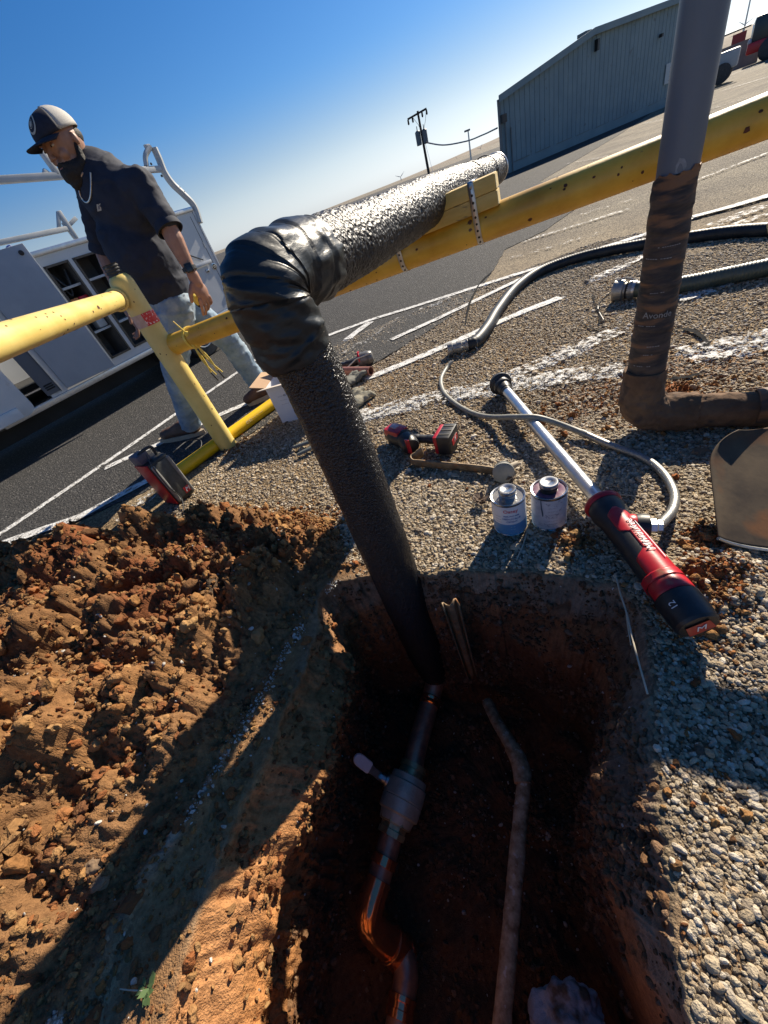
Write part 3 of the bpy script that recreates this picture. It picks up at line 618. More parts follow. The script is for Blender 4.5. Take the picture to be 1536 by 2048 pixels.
# ================================================================== YELLOW PIPE BARRIER
pb = G(457, 893); ptop = PV(pb, 250, 549).z
bar = thing('pipe_barrier', pb, 'yellow painted steel pipe barrier, its post standing left of the black insulated riser', 'barrier')
POST_R = .060
mb = MB(); mb.lathe(pb+Vector((0, 0, -.12)), (0, 0, 1), [(0, POST_R), (ptop-.03+.12, POST_R), (ptop-.012+.12, POST_R*.93), (ptop+.006+.12, POST_R*.72), (ptop+.014+.12, POST_R*.3), (ptop+.015+.12, .002)], 40); mb.build('post', YEL2, bar)
RA = PZ(345, 690, zc_of(PV(pb, 345, 690))); RB = PZ(1536, 232, 1.04); rd = (RB-RA).normalized()
railR = .053
def railP(px):   # point of the right rail seen at column px
    lo, hi = 0., 1.6
    for _ in range(40):
        t = (lo+hi)/2; P = RA+(RB-RA)*t; d = P-CAM; x = 768+F_PX*d.dot(CX)/d.dot(_fw)
        if x < px: lo = t
        else: hi = t
    return P
mb = MB(); mb.tube([RA, RA+(RB-RA)*1.9], railR, 40, False); mb.lathe(RA-rd*.0, rd, [(-.05, railR), (.03, railR+.004), (.045, railR)], 32, False); mb.build('rail', YEL, bar)
LA = PV(pb, 240, 598); LB = PZ(0, 684, 1.03); ld = (LB-LA).normalized()
mb = MB(); mb.tube([LA, LA+(LB-LA)*2.2], .0425, 36, False); mb.lathe(LA, ld, [(.055, .052), (.062, .054), (.07, .045)], 30, False); mb.build('rail', YEL2, bar)
# weld collar, tape band, chips
bz = [PV(pb, 293, 622).z, PV(pb, 303, 648).z]; z0, z1 = min(bz), max(bz)
mb = MB(); vv = []
def band(z0, z1, a0, a1, r, nm, mt):
    n = 24; vs = []
    base = math.atan2(-pb.y, -pb.x)
    for i in range(n+1):
        a = base+math.radians(a0+(a1-a0)*i/n)
        for z in (z0, z1): vs.append((pb.x+math.cos(a)*r, pb.y+math.sin(a)*r, z))
    q = MB(); q.add(vs, [(2*i, 2*i+1, 2*i+3, 2*i+2) for i in range(n)]); return q.build(nm, mt, bar)
TR = mat('red_tape', (.62, .03, .03), (.70, .06, .05), .4, scale=80, c3=(.8, .7, .65), s3=70, r3=(.58, .62)); TP = mat('faded_pink_tape', (.50, .33, .26), (.60, .42, .34), .5, scale=50)
band(z0, z1, -200, -8, POST_R+.0022, 'faded_tape', TP); band(z0, z1, -8+.5, 160, POST_R+.0030, 'red_tape', TR)
band(z0, z1, 160.2, 159.6+.3, POST_R+.0026, 'red_tape', TR) if False else None
random.seed(3)
def chips(A, B, r, n, nm='paint_chip'):
    d = (B-A).normalized(); a, b = frame(d); q = MB()
    for i in range(n):
        t = random.random(); p = A.lerp(B, t); ang = random.uniform(0, 6.28); k = random.uniform(.0015, .0045)*(2.4 if random.random() < .12 else 1); m_ = 7
        vs = []
        for j in range(m_):
            an = 6.28*j/m_; rr = k*random.uniform(.6, 1.2); da = rr*math.cos(an)/r; dt = rr*math.sin(an)*1.3
            vs.append(p+d*dt+(a*math.cos(ang+da)+b*math.sin(ang+da))*(r+.0009))
        q.add(vs, [tuple(range(m_))])
    stuff(q.build(nm, CHIP, bar, 0))
chips(RA, RB, railR, 130); chips(LA, LB, .0425, 60); chips(pb+Vector((0, 0, .05)), pb+Vector((0, 0, ptop-.05)), POST_R, 22)
# black ribbed rubber sleeve on the post
sp = PV(pb, 243, 566); sc_ = PV(pb+Vector((-.03, -.0, 0)), 229, 544)
mb = MB(); prof = []; hS = .075
for i in range(25):
    t = i/24; prof.append((t*hS, .036+.0035*(1 if i % 4 < 2 else 0)))
sv = Vector((0, 0, 1)); c0 = pb+Vector((-.008, .0, ptop+.005))
c0 = PV(pb, 240, 562); mb.lathe(c0, sv, [(0, .02)]+prof+[(hS, .028), (hS-.006, .02)], 28)
tag(mb.build('rubber_sleeve', RUB, None, 30), 'black ribbed rubber sleeve sitting on top of the yellow post', 'sleeve')
# yellow ties hanging off the rail beside the post
YT = mat('yellow_strap', (.75, .52, .05), (.8, .6, .12), .5, scale=30)
tie = thing('tie_strap', railP(372), 'yellow straps with black tips tied round the rail just right of the yellow post', 'strap')
kp = RA+rd*.17; a_, b_ = frame(rd)
mb = MB(); mb.lathe(kp-rd*.008, rd, [(0, railR+.002), (0, railR+.006), (.016, railR+.006), (.016, railR+.002)], 30, False); mb.build('loop', YT, tie)
mb = MB(); k0 = kp-CX*.0+Vector((0, -.05, .03)); mb.caps(k0, k0+Vector((-.03, -.0, .075)), .004, .003); mb.ell(k0, (.016, .012, .014)); mb.build('knot', YT, tie)
for i in range(4):
    s_ = kp+Vector((-.01+.008*i, -.045, -.02)); e_ = s_+Vector((.015+.012*i, -.01, -.17-.02*(i % 2))); mid = s_.lerp(e_, .5)+Vector((.012*(-1)**i, -.01, 0))
    mb = MB(); mb.tube(catmull([s_, mid, e_], 6), .0042, 8); mb.build('strand', YT, tie)
    if i % 2 == 0: mb = MB(); mb.caps(e_, e_+Vector((.012, 0, -.05)), .0042, .004); mb.build('tip', BLK, tie)
# painted lumber packer on the rail
Bl = railP(745); Br = railP(1003)
up_ = Vector((0, 0, 1)); bd_ = (Br-Bl).normalized(); bs_ = bd_.cross(up_).normalized()
if bs_.dot(CAM-Bl) < 0: bs_ = -bs_
bu_ = bs_.cross(bd_).normalized(); bu_ = bu_ if bu_.z > 0 else -bu_
blk = thing('wood_packer', Bl.lerp(Br, .5), 'two yellow painted wood boards stacked on the rail under the insulated pipe', 'boards')
bh = .044
for k in (0, 1):
    q = MB(); a0 = Bl+bu_*(railR*.86+k*(bh+.001)); a1 = Br+bu_*(railR*.86+k*(bh+.001))
    c = (a0+a1)/2+bu_*bh/2+bs_*(.012+.003*k); R = Matrix((bd_, bs_, bu_)).transposed()
    q.box(c, ((a1-a0).length, .088, bh), R, .003); q.build('board', WOODY, blk)
    q = MB(); q.box(a1+bu_*bh/2+bs_*(.012+.003*k)+bd_*.001, (.003, .082, bh-.006), R); q.build('end_grain', WOODE, blk)
# hanger straps with punched holes
for nm, xt, w_ in (('a', 951, .020), ('b', 800, .020)):
    P = railP(xt+8); topz = railR*.86+2*bh+.004 if nm == 'a' else railR*.86+bh+.004
    st0 = thing('hanger_strap', P, 'shiny perforated metal strap round boards and rail near the right end of the boards' if nm == 'a' else 'perforated metal strap round the rail left of the other one, half under the insulated pipe', 'strap', None)
    path = [bs_*(-.046)+bu_*topz, bs_*.060+bu_*topz, bs_*.061+bu_*(topz-.004), bs_*.061+bu_*(railR*.9)]
    for k in range(0, 11):
        an = math.radians(10-k*20); path.append(bs_*math.cos(an)*(railR+.0025)+bu_*math.sin(an)*(railR+.0025))
    path.append(bs_*(-.0495)+bu_*(railR*.5)); path.append(bs_*(-.0495)+bu_*topz)
    vs = []; 
    for p in path: vs += [P+p-bd_*w_/2, P+p+bd_*w_/2]
    q = MB(); q.add(vs, [(2*i, 2*i+1, 2*i+3, 2*i+2) for i in range(len(path)-1)]); o = q.build('band', GALV, st0, 30); sm_ = o.modifiers.new('s', 'SOLIDIFY'); sm_.thickness = .0016; sm_.offset = 0
    q = MB(); cum = 0; step = .021; nxt = .012
    for i in range(2, 10):
        a0, a1 = path[i], path[i+1]; L_ = (a1-a0).length; nrm_ = bd_.cross((a1-a0).normalized()).normalized()
        if nrm_.dot(bs_) < 0 and i < 7: nrm_ = -nrm_
        while nxt < cum+L_:
            c = P+a0.lerp(a1, (nxt-cum)/L_)+nrm_*.0013; tdir = (a1-a0).normalized(); rr = .0042
            q.add([c+(bd_*math.cos(t*.785)+tdir*math.sin(t*.785))*rr for t in range(8)], [tuple(range(8))]); nxt += step
        cum += L_
    q.build('punched_holes', HOLE, st0, 0)
    hx = P+bs_*.062+bu_*(topz-.012) if nm == 'a' else P+bs_*.052+bu_*.02
    q = MB(); q.lathe(hx, bs_, [(0, .007), (.004, .007), (.005, .004)], 6); q.build('screw', STEEL, st0)

# ================================================================== INSULATED PIPE, VALVE AND COPPER
g0 = G(796, 1150); RXP = PV(g0, 752, 1060); rx, ry = RXP.x, RXP.y
pipe = thing('insulated_water_pipe', (rx, ry, -.8), 'black foam insulated pipe rising out of the pit and turning along the yellow rail', 'pipe')
zt = .932; PE1 = PZ(881, 376, 1.46); PE1.z = zt; hd_ = Vector((PE1.x-rx, PE1.y-ry, 0)).normalized()
def noisy(mbx, amp, sc, seed=0, aniso=(1, 1, 1), amp2=0, sc2=100):
    P = np.array([v[:] for v in mbx.v]); me = mbx.mesh('t'); n = len(me.vertices); no = np.empty(n*3); me.vertices.foreach_get('normal', no); no = no.reshape(-1, 3)
    d = amp*fbm(P*np.array(aniso), sc, 4, seed)*2
    if amp2: d = d+amp2*(billow(P, sc2, 2, seed+5)-.2)*2
    P = P+no*d[:, None]; mbx.v = [Vector(p) for p in P]; return mbx
zs = np.linspace(-.77, .84, 290); rr = np.interp(zs, [-.80, -.77, -.70, -.5, 0, .2, .5, .84], [.04, .050, .070, .078, .080, .080, .075, .068])
mb = MB(); mb.tube([Vector((rx+.006*math.sin(z*3.1), ry+.004*math.sin(z*4+1), z))-hd_*.016*float(smooth(np.array([z]), .72, .86)[0]) for z in zs], rr, 110, True); noisy(mb, .0015, 12, 3, amp2=.0016, sc2=210); mb.build('riser_insulation', INSUL, pipe, 60)
pts = [Vector((rx, ry, z))-hd_*.020*float(smooth(np.array([z]), .72, .86)[0]) for z in (.795, .815, .835, .86)]; cr = .045
sh_ = -hd_*.020; cpt = Vector((rx, ry, zt))+sh_
for k in range(0, 10):
    an = math.radians(k*10); pts.append(Vector((rx, ry, zt-cr))+sh_+hd_*cr*(1-math.cos(an))+Vector((0, 0, cr*math.sin(an))))
pts += [cpt+hd_*(cr+.03*k)+Vector((0, 0, -.0018*k)) for k in range(1, 6)]
pts2 = catmull(pts, 6); nn_ = len(pts2)
mb = MB(); mb.tube(pts2, [.0765 for i in range(nn_)], 120, True)
P = np.array([v[:] for v in mb.v]); 
fold = np.sin((P[:, 2]*1.4+P[:, 0]*.7+P[:, 1]*.5)*110+7*fbm(P, 8, 3, 4))
me = mb.mesh('t'); no = np.empty(len(P)*3); me.vertices.foreach_get('normal', no); no = no.reshape(-1, 3)
P = P+no*(.0030*fbm(P*np.array([1, 1, 2]), 12, 3, 8)*2+.0016*fold*smooth(fbm(P, 7, 2, 5), -.2, .4)+.030*np.maximum(.16-np.abs(fbm(P*np.array([.6, .6, 1.5]), 11, 2, 44)), 0))[:, None]
_k = np.arange(len(P)); ring_ = _k//120; ang_ = (_k % 120)/120.
lap = (ring_/max(1, ring_.max())*7.3+ang_+.15*fbm(P, 8, 2, 71)) % 1.0
P = P+no*(.0028*(1-lap)**1.5+.0012*np.sin(lap*30+5*fbm(P, 12, 2, 3))*smooth(lap, .5, .9))[:, None]
# squared-off mitred corner
out = (cpt+Vector((0, 0, .07))-hd_*.07); dv = P-np.array(out[:]); kk = np.exp(-(dv**2).sum(1)/(2*.065**2)); P = P+np.array((-hd_*.022+Vector((0, 0, .008)))[:])*kk[:, None]
mb.v = [Vector(p) for p in P]; mb.build('elbow_wrap', TAPEB, pipe, 70)
s0 = cpt+hd_*(.045+.13)+Vector((0, 0, -.008)); e0x = None
for t in np.linspace(.3, 4, 400):
    P_ = cpt+hd_*t; d = P_-CAM
    if 768+F_PX*d.dot(CX)/d.dot(_fw) > 988: e0x = t; break
e0 = cpt+hd_*e0x; e0.z = .888
hp_ = (e0-cpt).normalized()
mb = MB(); npt = 420; mb.tube([s0.lerp(e0, i/(npt-1))+Vector((0, 0, -.004*math.sin(i/npt*9))) for i in range(npt)], [.076-.006*i/npt for i in range(npt)], 110, True); noisy(mb, .0018, 9, 13, amp2=.0024, sc2=130); mb.build('horizontal_insulation', INSULF, pipe, 60)
for t_ in (.70, .86):
    c = s0.lerp(e0, t_); mb = MB(); mb.lathe(c-hp_*.01, hp_, [(0, .073), (.002, .0765), (.012, .0768), (.02, .0735)], 60, False); noisy(mb, .0015, 30, 3); mb.build('seam_band', INSULF, pipe)
mb = MB(); mb.lathe(e0-hp_*.012, hp_, [(0, .0725), (.006, .0755), (.010, .0755), (.016, .071), (.022, .073), (.028, .073), (.030, .05), (.026, .02)], 60); mb.build('end_collar', GALV, pipe)
# copper below the insulation
VST = mat('valve_casting', (.44, .41, .31), (.58, .55, .43), .5, scale=30, metal=.4, bump=.2)
ZC = -.76
c1 = Vector((rx+.01, ry, -.72)); c2 = G(862, 1395, ZC-.01); c3 = G(835, 1490, ZC); v0 = G(826, 1535, ZC); v1 = G(788, 1650, ZC); c4 = G(775, 1700, ZC); c5 = G(752, 1775, ZC)
mb = MB(); mb.tube(catmull([c1, c2, c3, v0], 8), .030*1.4, 32); mb.build('copper_pipe', COPPERD, pipe)
dd_ = (c3-c2).normalized(); mb = MB(); mb.lathe(c2, dd_, [(0, .043), (.002, .0475), (.014, .0475), (.018, .045), (.022, .0475), (.034, .0475), (.038, .043)], 32); mb.build('coupling', COPPER, pipe)
ax = (v1-v0); La = ax.length; ax.normalize()
mb = MB(); mb.lathe(v0-ax*.012, ax, [(0, .046), (.0, .054), (.02, .054), (.022, .050), (.045, .052), (.046, .058), (.058, .058)], 6 if False else 28); mb.build('brass_end', BRASS, pipe)
vb = mb = MB(); prof = [(.03, .052), (.034, .070), (.055, .073), (.06, .078), (.11, .080), (.112, .077), (.116, .080), (.155, .078), (.160, .068), (.185, .062), (.19, .052)]
k_ = La/.19; mb.lathe(v0, ax, [(t*k_, r) for t, r in prof], 8*5); valve = mb.build('valve_body', VST, pipe, 30)
mb = MB(); mb.lathe(v1-ax*.02, ax, [(0, .062), (.004, .064), (.018, .064), (.020, .052), (.035, .050), (.037, .055), (.055, .054), (.056, .047)], 8); mb.build('brass_end', BRASS, pipe, 20)
mb = MB(); mb.tube([v1, c4, c5], .042, 32); mb.build('copper_pipe', COPPERD, pipe)
for c, w in ((c4.lerp(c5, .15), .03), (c4.lerp(c5, .75), .03)):
    mb = MB(); mb.lathe(c, ax, [(0, .043), (.002, .047), (w, .047), (w+.002, .043)], 32); mb.build('coupling', COPPER, pipe)
# stem, nut, lever
sd = (G(740, 1575, ZC+.05)-v0.lerp(v1, .42)); sd = (sd-ax*sd.dot(ax)).normalized(); vm = v0.lerp(v1, .42)
mb = MB(); mb.lathe(vm+sd*.07, sd, [(0, .026), (.014, .026), (.016, .018), (.03, .018)], 16); mb.lathe(vm+sd*.100, sd, [(0, .016), (.012, .016), (.014, .010), (.022, .010)], 6); mb.build('stem_nut', STEEL, pipe)
h0 = vm+sd*.108; hA = G(763, 1588, -.66); hB = G(722, 1520, -.62); zt_ = h0
hdv = (G(709, 1512, -.60)-h0); hl = hdv.length; hdn = hdv.normalized(); hn = (CAM-h0); hn = (hn-hdn*hn.dot(hdn)).normalized(); hw = hdn.cross(hn)
LEV = mat('white_vinyl_grip', (.85, .85, .84), (.78, .78, .77), .4, scale=30)
def plate(prof, nm, mt, th):
    a = [h0+hdn*(u*hl)+hw*w for u, w in prof]+[h0+hdn*(u*hl)-hw*w for u, w in prof[::-1]]
    mb = MB(); mb.prism([p-hn*th/2 for p in a], hn*th); o = mb.build(nm, mt, pipe, 30); b_ = o.modifiers.new('b', 'BEVEL'); b_.width = th*.3; b_.segments = 2; return o
plate([(.40, .019), (.46, .022), (.80, .0225), (.90, .020), (.96, .014), (.995, .006)], 'valve_handle', LEV, .012)
plate([(-.06, .010), (.02, .016), (.25, .014), (.43, .017)], 'lever_arm', STEEL, .006)
# embossed numbers on the valve
vc = v0.lerp(v1, .52); toC = (CAM-vc); toC = (toC-ax*toC.dot(ax)).normalized(); tv = ax.cross(toC).normalized()
if tv.dot(CX) < 0: tv = -tv
def onvalve(r, a_off=0, t_off=0, rot=True):
    def f(x, y, z):
        if rot: x, y = y, -x
        an = (x+a_off)/r; return vc+ax*(-(y)+t_off)+(toC*math.cos(an)+tv*math.sin(an))*(r+z+.0005)
    return f
for s_, a_o, t_o in (('600', -.018, -.02), ('250', .006, -.02), ('CWP', .030, -.015)):
    text_on(s_, .024, onvalve(.0795*1.0, a_o, t_o), 'embossed_number', VST, valve, extrude=.0012)
# elbow turning down, drop, second elbow, run out
el_c = catmull([c5, G(744, 1800, ZC), G(738, 1835, ZC-.01), G(752, 1862, ZC-.05), G(778, 1885, ZC-.10), G(795, 1900, ZC-.14)], 8)
mb = MB(); mb.tube(el_c, .047, 36); mb.build('elbow', COPPER, pipe)
t0 = el_c[-1]; tdir = (t0-el_c[-3]).normalized()
mb = MB(); mb.lathe(t0-tdir*.05, tdir, [(0, .048), (.003, .053), (.018, .053), (.02, .050), (.07, .050), (.072, .054), (.088, .054), (.09, .048)], 36); mb.build('coupling', COPPER, pipe)
mb = MB(); mb.tube(catmull([t0+tdir*.01, G(812, 1935, -.90), G(808, 1985, -.90), G(795, 2060, -.89), G(780, 2160, -.88)], 8), .040, 28); mb.build('copper_pipe', COPPERD, pipe)
c = G(806, 1990, -.90); mb = MB(); mb.lathe(c, G(795, 2060, -.89)-c, [(0, .040), (.002, .046), (.014, .046), (.016, .042), (.03, .042), (.032, .046), (.05, .046), (.052, .04)], 28); mb.build('coupling', COPPER, pipe)
# ================================================================== OTHER THINGS IN THE PIT
op = thing('old_rusty_pipe', G(1030, 1700, -.70), 'rusty scaled old pipe bending across the pit floor right of the valve', 'pipe')
pl = [G(975, 1405, -.76), G(992, 1440, -.72), G(1030, 1505, -.68), G(1048, 1545, -.68), G(1040, 1640, -.68), G(1022, 1850, -.68), G(1003, 2060, -.68), G(985, 2300, -.68)]
mb = MB(); mb.tube(catmull(pl, 10), .0235, 28); noisy(mb, .0015, 30, 3, amp2=.0015, sc2=120); mb.build('pipe_run', RUST, op, 60)
mb = MB(); mb.tube(catmull([pl[2].lerp(pl[1], .15), pl[2].lerp(pl[3], .5), pl[3].lerp(pl[4], .25)], 6), .030, 26); noisy(mb, .0015, 30, 5); mb.build('bend_fitting', RUST, op, 60)
sk = G(900, 1205, -.03)
stk = tag(MB().build('steel_stake', RUSTY) if False else bpy.data.objects.new('steel_stake', None), 'rusty folded steel channel stake standing at the far rim just right of the insulated riser', 'stake')
COL.objects.link(stk); stk.location = (sk.x, sk.y, -.5)
fx_ = Vector((-sk.y, sk.x, 0)).normalized()*-1; fy_ = Vector((sk.x, sk.y, 0)).normalized()
prof2 = [(-.027, -.012), (-.027, .008), (-.020, .012), (-.012, .004), (-.004, -.006), (.006, -.006), (.013, .006), (.022, .010), (.028, -.012)]
vs = []; nz = 14
for i in range(nz):
    z = -.03-(.52)*i/(nz-1); 
    for u, v in prof2: vs.append(Vector((sk.x, sk.y, z+(.008*math.sin(u*120)+.004*random.uniform(-1, 1) if i == 0 else 0)))+fx_*(u*(1-.25*i/nz))+fy_*v)
n_ = len(prof2); mb = MB(); mb.add(vs, [(i*n_+j, (i+1)*n_+j, (i+1)*n_+j+1, i*n_+j+1) for i in range(nz-1) for j in range(n_-1)])
o = mb.build('channel', RUSTY, stk, 40); q = o.modifiers.new('s', 'SOLIDIFY'); q.thickness = .0045
ROCK = mat('pale_rock', (.20, .20, .21), (.46, .46, .47), .9, scale=9, bump=.8, bscale=40, bdist=.01, c3=(.12, .08, .05), s3=14, r3=(.58, .66))
def rock(c, rad, seed, name, label, mt, cat='rock'):
    q = MB(); bm = bmesh.new(); bmesh.ops.create_icosphere(bm, subdivisions=5, radius=1); co = np.array([v.co for v in bm.verts]); k = 1+.5*fbm(co, 1.6, 4, seed)+.06*billow(co, 6, 3, seed)
    co2 = co*k[:, None]*np.array(rad); q.v = [Vector(p)+c for p in co2]; q.f = [tuple(v.index for v in f.verts) for f in bm.faces]; bm.free()
    o = q.build(name, mt, None, 50); return tag(o, label, cat)
rock(G(1140, 2045, -.62)+Vector((0, 0, -.04)), (.085, .07, .06), 5, 'rock', 'pale broken rock on the pit floor at the lower right of the old pipe', ROCK)
SOILR = mat('soil_lump', (.20, .12, .06), (.34, .20, .10), .95, scale=14, bump=.9, bscale=60, bdist=.006)
BRK = mat('brown_stone', (.14, .09, .055), (.22, .145, .085), .9, scale=9, bump=.6, bscale=50, bdist=.004)
OR = mat('orange_soil_lump', (.34, .16, .06), (.42, .23, .10), .95, scale=9, bump=.8, bscale=50, bdist=.006)
def gr(px, py, dz=0.):
    g = G(px, py)
    for _ in range(6): g = G(px, py, float(hfun(np.array([g.x]), np.array([g.y]))[0][0])+dz)
    return g
rock(gr(10, 1600), (.085, .07, .06), 11, 'clod', 'large smooth orange clod at the left edge of the spoil heap', OR, 'clod')
rock(gr(188, 1730), (.026, .018, .012), 12, 'stone', 'flat brown stone half buried beside the crest of the spoil', BRK, 'stone')
rock(gr(200, 1765), (.020, .015, .011), 17, 'stone', 'rounded brown stone just below the flat one on the spoil slope', BRK, 'stone')
rock(gr(148, 1823), (.013, .007, .005), 13, 'stone', 'small white chip of stone lying on shaded soil at lower left', mat('white_stone', (.66, .65, .62), (.75, .74, .7), .7, scale=20), 'stone')
rock(gr(1122, 862), (.02, .016, .012), 19, 'stone', 'brown stone on the gravel beside the pump tube', BRK, 'stone')
rock(gr(1400, 905), (.028, .02, .012), 29, 'stone', 'flat tan stone on the gravel under the grey pipe elbow', BRK, 'stone')
# green weed
WEED = mat('weed_leaf', (.05, .09, .03), (.08, .13, .04), .7, scale=20); STR = mat('dry_straw', (.42, .36, .26), (.55, .48, .36), .7, scale=50)
wd = thing('weed_sprig', gr(300, 1990), 'small green weed sprig on a pale stem at the bottom left bank', 'weed')
w0 = gr(240, 1978, .006); w1 = gr(292, 1982, .01); mb = MB(); mb.tube([w0, w0.lerp(w1, .5)+Vector((0, 0, .006)), w1], .0011, 6); mb.build('stem', STR, wd)
for k in range(16):
    a = k*.9; L_ = random.uniform(.012, .024); d = Vector((math.cos(a), math.sin(a), random.uniform(-.2, .5))).normalized(); s_ = d.cross(Vector((0, 0, 1))).normalized()*L_*.28
    b = w1+Vector((random.uniform(-.006, .012), random.uniform(-.008, .008), .0)); mb = MB(); mb.add([b, b+d*L_*.5+s_, b+d*L_, b+d*L_*.5-s_], [(0, 1, 2, 3)]); mb.build('leaf', WEED, wd, 0)
# dry stalks over the rim
for pts, lb, r_ in (([(1232, 1152), (1240, 1185), (1253, 1225), (1268, 1290), (1295, 1388)], 'longest dry straw stalk hanging over the right rim of the pit', .0022), ([(1252, 1222), (1256, 1255), (1262, 1290)], 'short dry straw stalk hanging beside the longer one at the right rim', .0016), ([(1340, 1253), (1368, 1268)], 'tiny dry straw lying on shaded gravel below the pump battery', .0012), ([(1053, 1066), (1046, 1090), (1033, 1120)], 'short twisted white string on the gravel below the two cans', .0022)):
    q = [gr(*p, .006) if True else 0 for p in pts]
    if len(pts) == 5: q = [gr(*pts[0], .004), G(*pts[1], .012), G(*pts[2], .012), G(*pts[3], .016), G(*pts[4], .012)]
    mb = MB(); mb.tube(catmull(q, 5), r_, 8); tag(mb.build('straw' if 'straw' in lb else 'string', STR), lb, 'straw' if 'straw' in lb else 'string')
tag(MB().tube(catmull([gr(1222, 990, .004), gr(1250, 990, .012), gr(1278, 993, .004)], 5), .002, 8).build('dry_twig', STR), 'thin dark twig on shaded gravel right of the red pump collar', 'twig')
# ================================================================== TOOLS AND ODDMENTS ON THE GRAVEL
# grey riser pipe with dirty wrap
gg = G(1290, 862); q_ = PV(gg, 1286, 766); gxy = Vector((q_.x, q_.y, 0)); zsp = PV(gg, 1352, 352).z
gp_ = thing('grey_riser_pipe', gxy, 'grey plastic riser pipe whose mud caked wrapped elbow lies on the gravel at right', 'pipe')
zz = np.linspace(zsp-.02, 2.6, 60); mb = MB(); mb.tube([gxy+Vector((0, 0, z)) for z in zz], .0475, 64, True); mb.build('upper_pipe', GPVC, gp_, 60)
ez = .075
def jag(v): # ragged top of the wrap
    return v
zz = np.linspace(.16, zsp, 160); mb = MB(); mb.tube([gxy+Vector((.003*math.sin(z*5), 0, z)) for z in zz], [.058-.0075*smooth(np.array([z]), .1, zsp)[0] for z in zz], 72, True)
n_ = 72; top_i = len(zz)-1
for i in range(len(zz)):
    for k in range(n_):
        if i > top_i-14:
            dz = .016*math.sin(k/n_*6.28*1+2)+.006*math.sin(k/n_*6.28*3)+.003*math.sin(k/n_*6.28*11)+.0015*math.sin(k/n_*6.28*23); mb.v[i*n_+k].z += dz*(i-(top_i-14))/14
noisy(mb, .0012, 14, 3, amp2=.0012, sc2=60)
for i, z in enumerate(zz):          # spiral lap edges
    for k in range(n_):
        v = mb.v[i*n_+k]; ph = (z*15+k/n_) % 1.0; v.x += (v.x-gxy.x)*.045*(1-ph)**2; v.y += (v.y-gxy.y)*.045*(1-ph)**2
mb.build('wrapped_pipe', WRAP, gp_, 60)
hE = G(1560, 842, .075); hE2 = G(1336, 852, .075); hdir = Vector((hE.x-hE2.x, hE.y-hE2.y, 0)).normalized(); cr2 = .085
pts = [gxy+Vector((0, 0, .26)), gxy+Vector((0, 0, .20))]
for k in range(0, 10):
    an = math.radians(10*k); pts.append(gxy+Vector((0, 0, ez+cr2))+hdir*cr2*(1-math.cos(an))+Vector((0, 0, -cr2*math.sin(an))))
pts += [gxy+Vector((0, 0, ez))+hdir*(cr2+.04), gxy+Vector((0, 0, ez))+hdir*(cr2+.09)]
mb = MB(); pc = catmull(pts, 6); mb.tube(pc, [.064+.008*math.sin(math.pi*i/(len(pc)-1)) for i in range(len(pc))], 72); noisy(mb, .005, 14, 9, amp2=.006, sc2=40); mb.build('elbow', MUDW, gp_, 70)
mb = MB(); s_ = gxy+Vector((0, 0, ez))+hdir*(cr2+.05); mb.tube([s_+hdir*(.02*i)+Vector((0, 0, -.0004*i)) for i in range(60)], .058, 64); noisy(mb, .003, 12, 19, amp2=.005, sc2=45)
mb.build('lower_pipe', MUDW, gp_, 70)
for t_ in (.20, .31):
    mb = MB(); mb.lathe(s_+hdir*t_, hdir, [(0, .059), (.003, .064), (.03, .0645), (.033, .06)], 50, False); noisy(mb, .003, 20, 5); mb.build('wrap_lap', WRAP, gp_)
toC = Vector((-gxy.x, -gxy.y, 0)).normalized(); tv = Vector((0, 0, 1)).cross(toC)
if tv.dot(CX) < 0: tv = -tv
def oncyl(z0, tilt, a0=0, R_=.0575):
    def f(x, y, z):
        zq = z0+y+tilt*x; R2 = .0605-.0078*float(smooth(np.array([zq]), .1, zsp)[0])+.0012; R2 *= 1.03; an = (x+a0)/R2
        return gxy+Vector((0, 0, zq))+(toC*math.cos(an)+tv*math.sin(an))*(R2+z)
    return f
text_on('Avonde', .026, oncyl(.46, -.06, .01), 'wrap_lettering', PALEP, gp_)
for k, z0 in enumerate(np.arange(.17, .74, .032)):
    if abs(z0-.46) < .03: continue
    if random.random() < .35: continue
    text_on(''.join(random.choice('----- ') for _ in range(random.randint(4, 11))), random.uniform(.014, .024), oncyl(z0+random.uniform(-.008, .008), random.uniform(-.09, -.02), random.uniform(-.025, .02)), 'wrap_lettering', PALEP, gp_)
SCR = mat('scuff_patch', (.26, .28, .30), (.17, .19, .21), .7, scale=60)
sq_ = PV(gg, 1358, 332); a0 = 0.15; mb = MB(); vs = [gxy]; 
vs = []
for k in range(18):
    an = 6.28*k/18; r1 = random.uniform(.7, 1.15); x = .012*math.cos(an)*r1; z = .022*math.sin(an)*r1; al = a0+x/.0478
    vs.append(gxy+Vector((0, 0, sq_.z+z))+(toC*math.cos(al)+tv*math.sin(al))*.0480)
mb.add(vs, [tuple(range(18))]); mb.build('scuff_patch', SCR, gp_, 0)
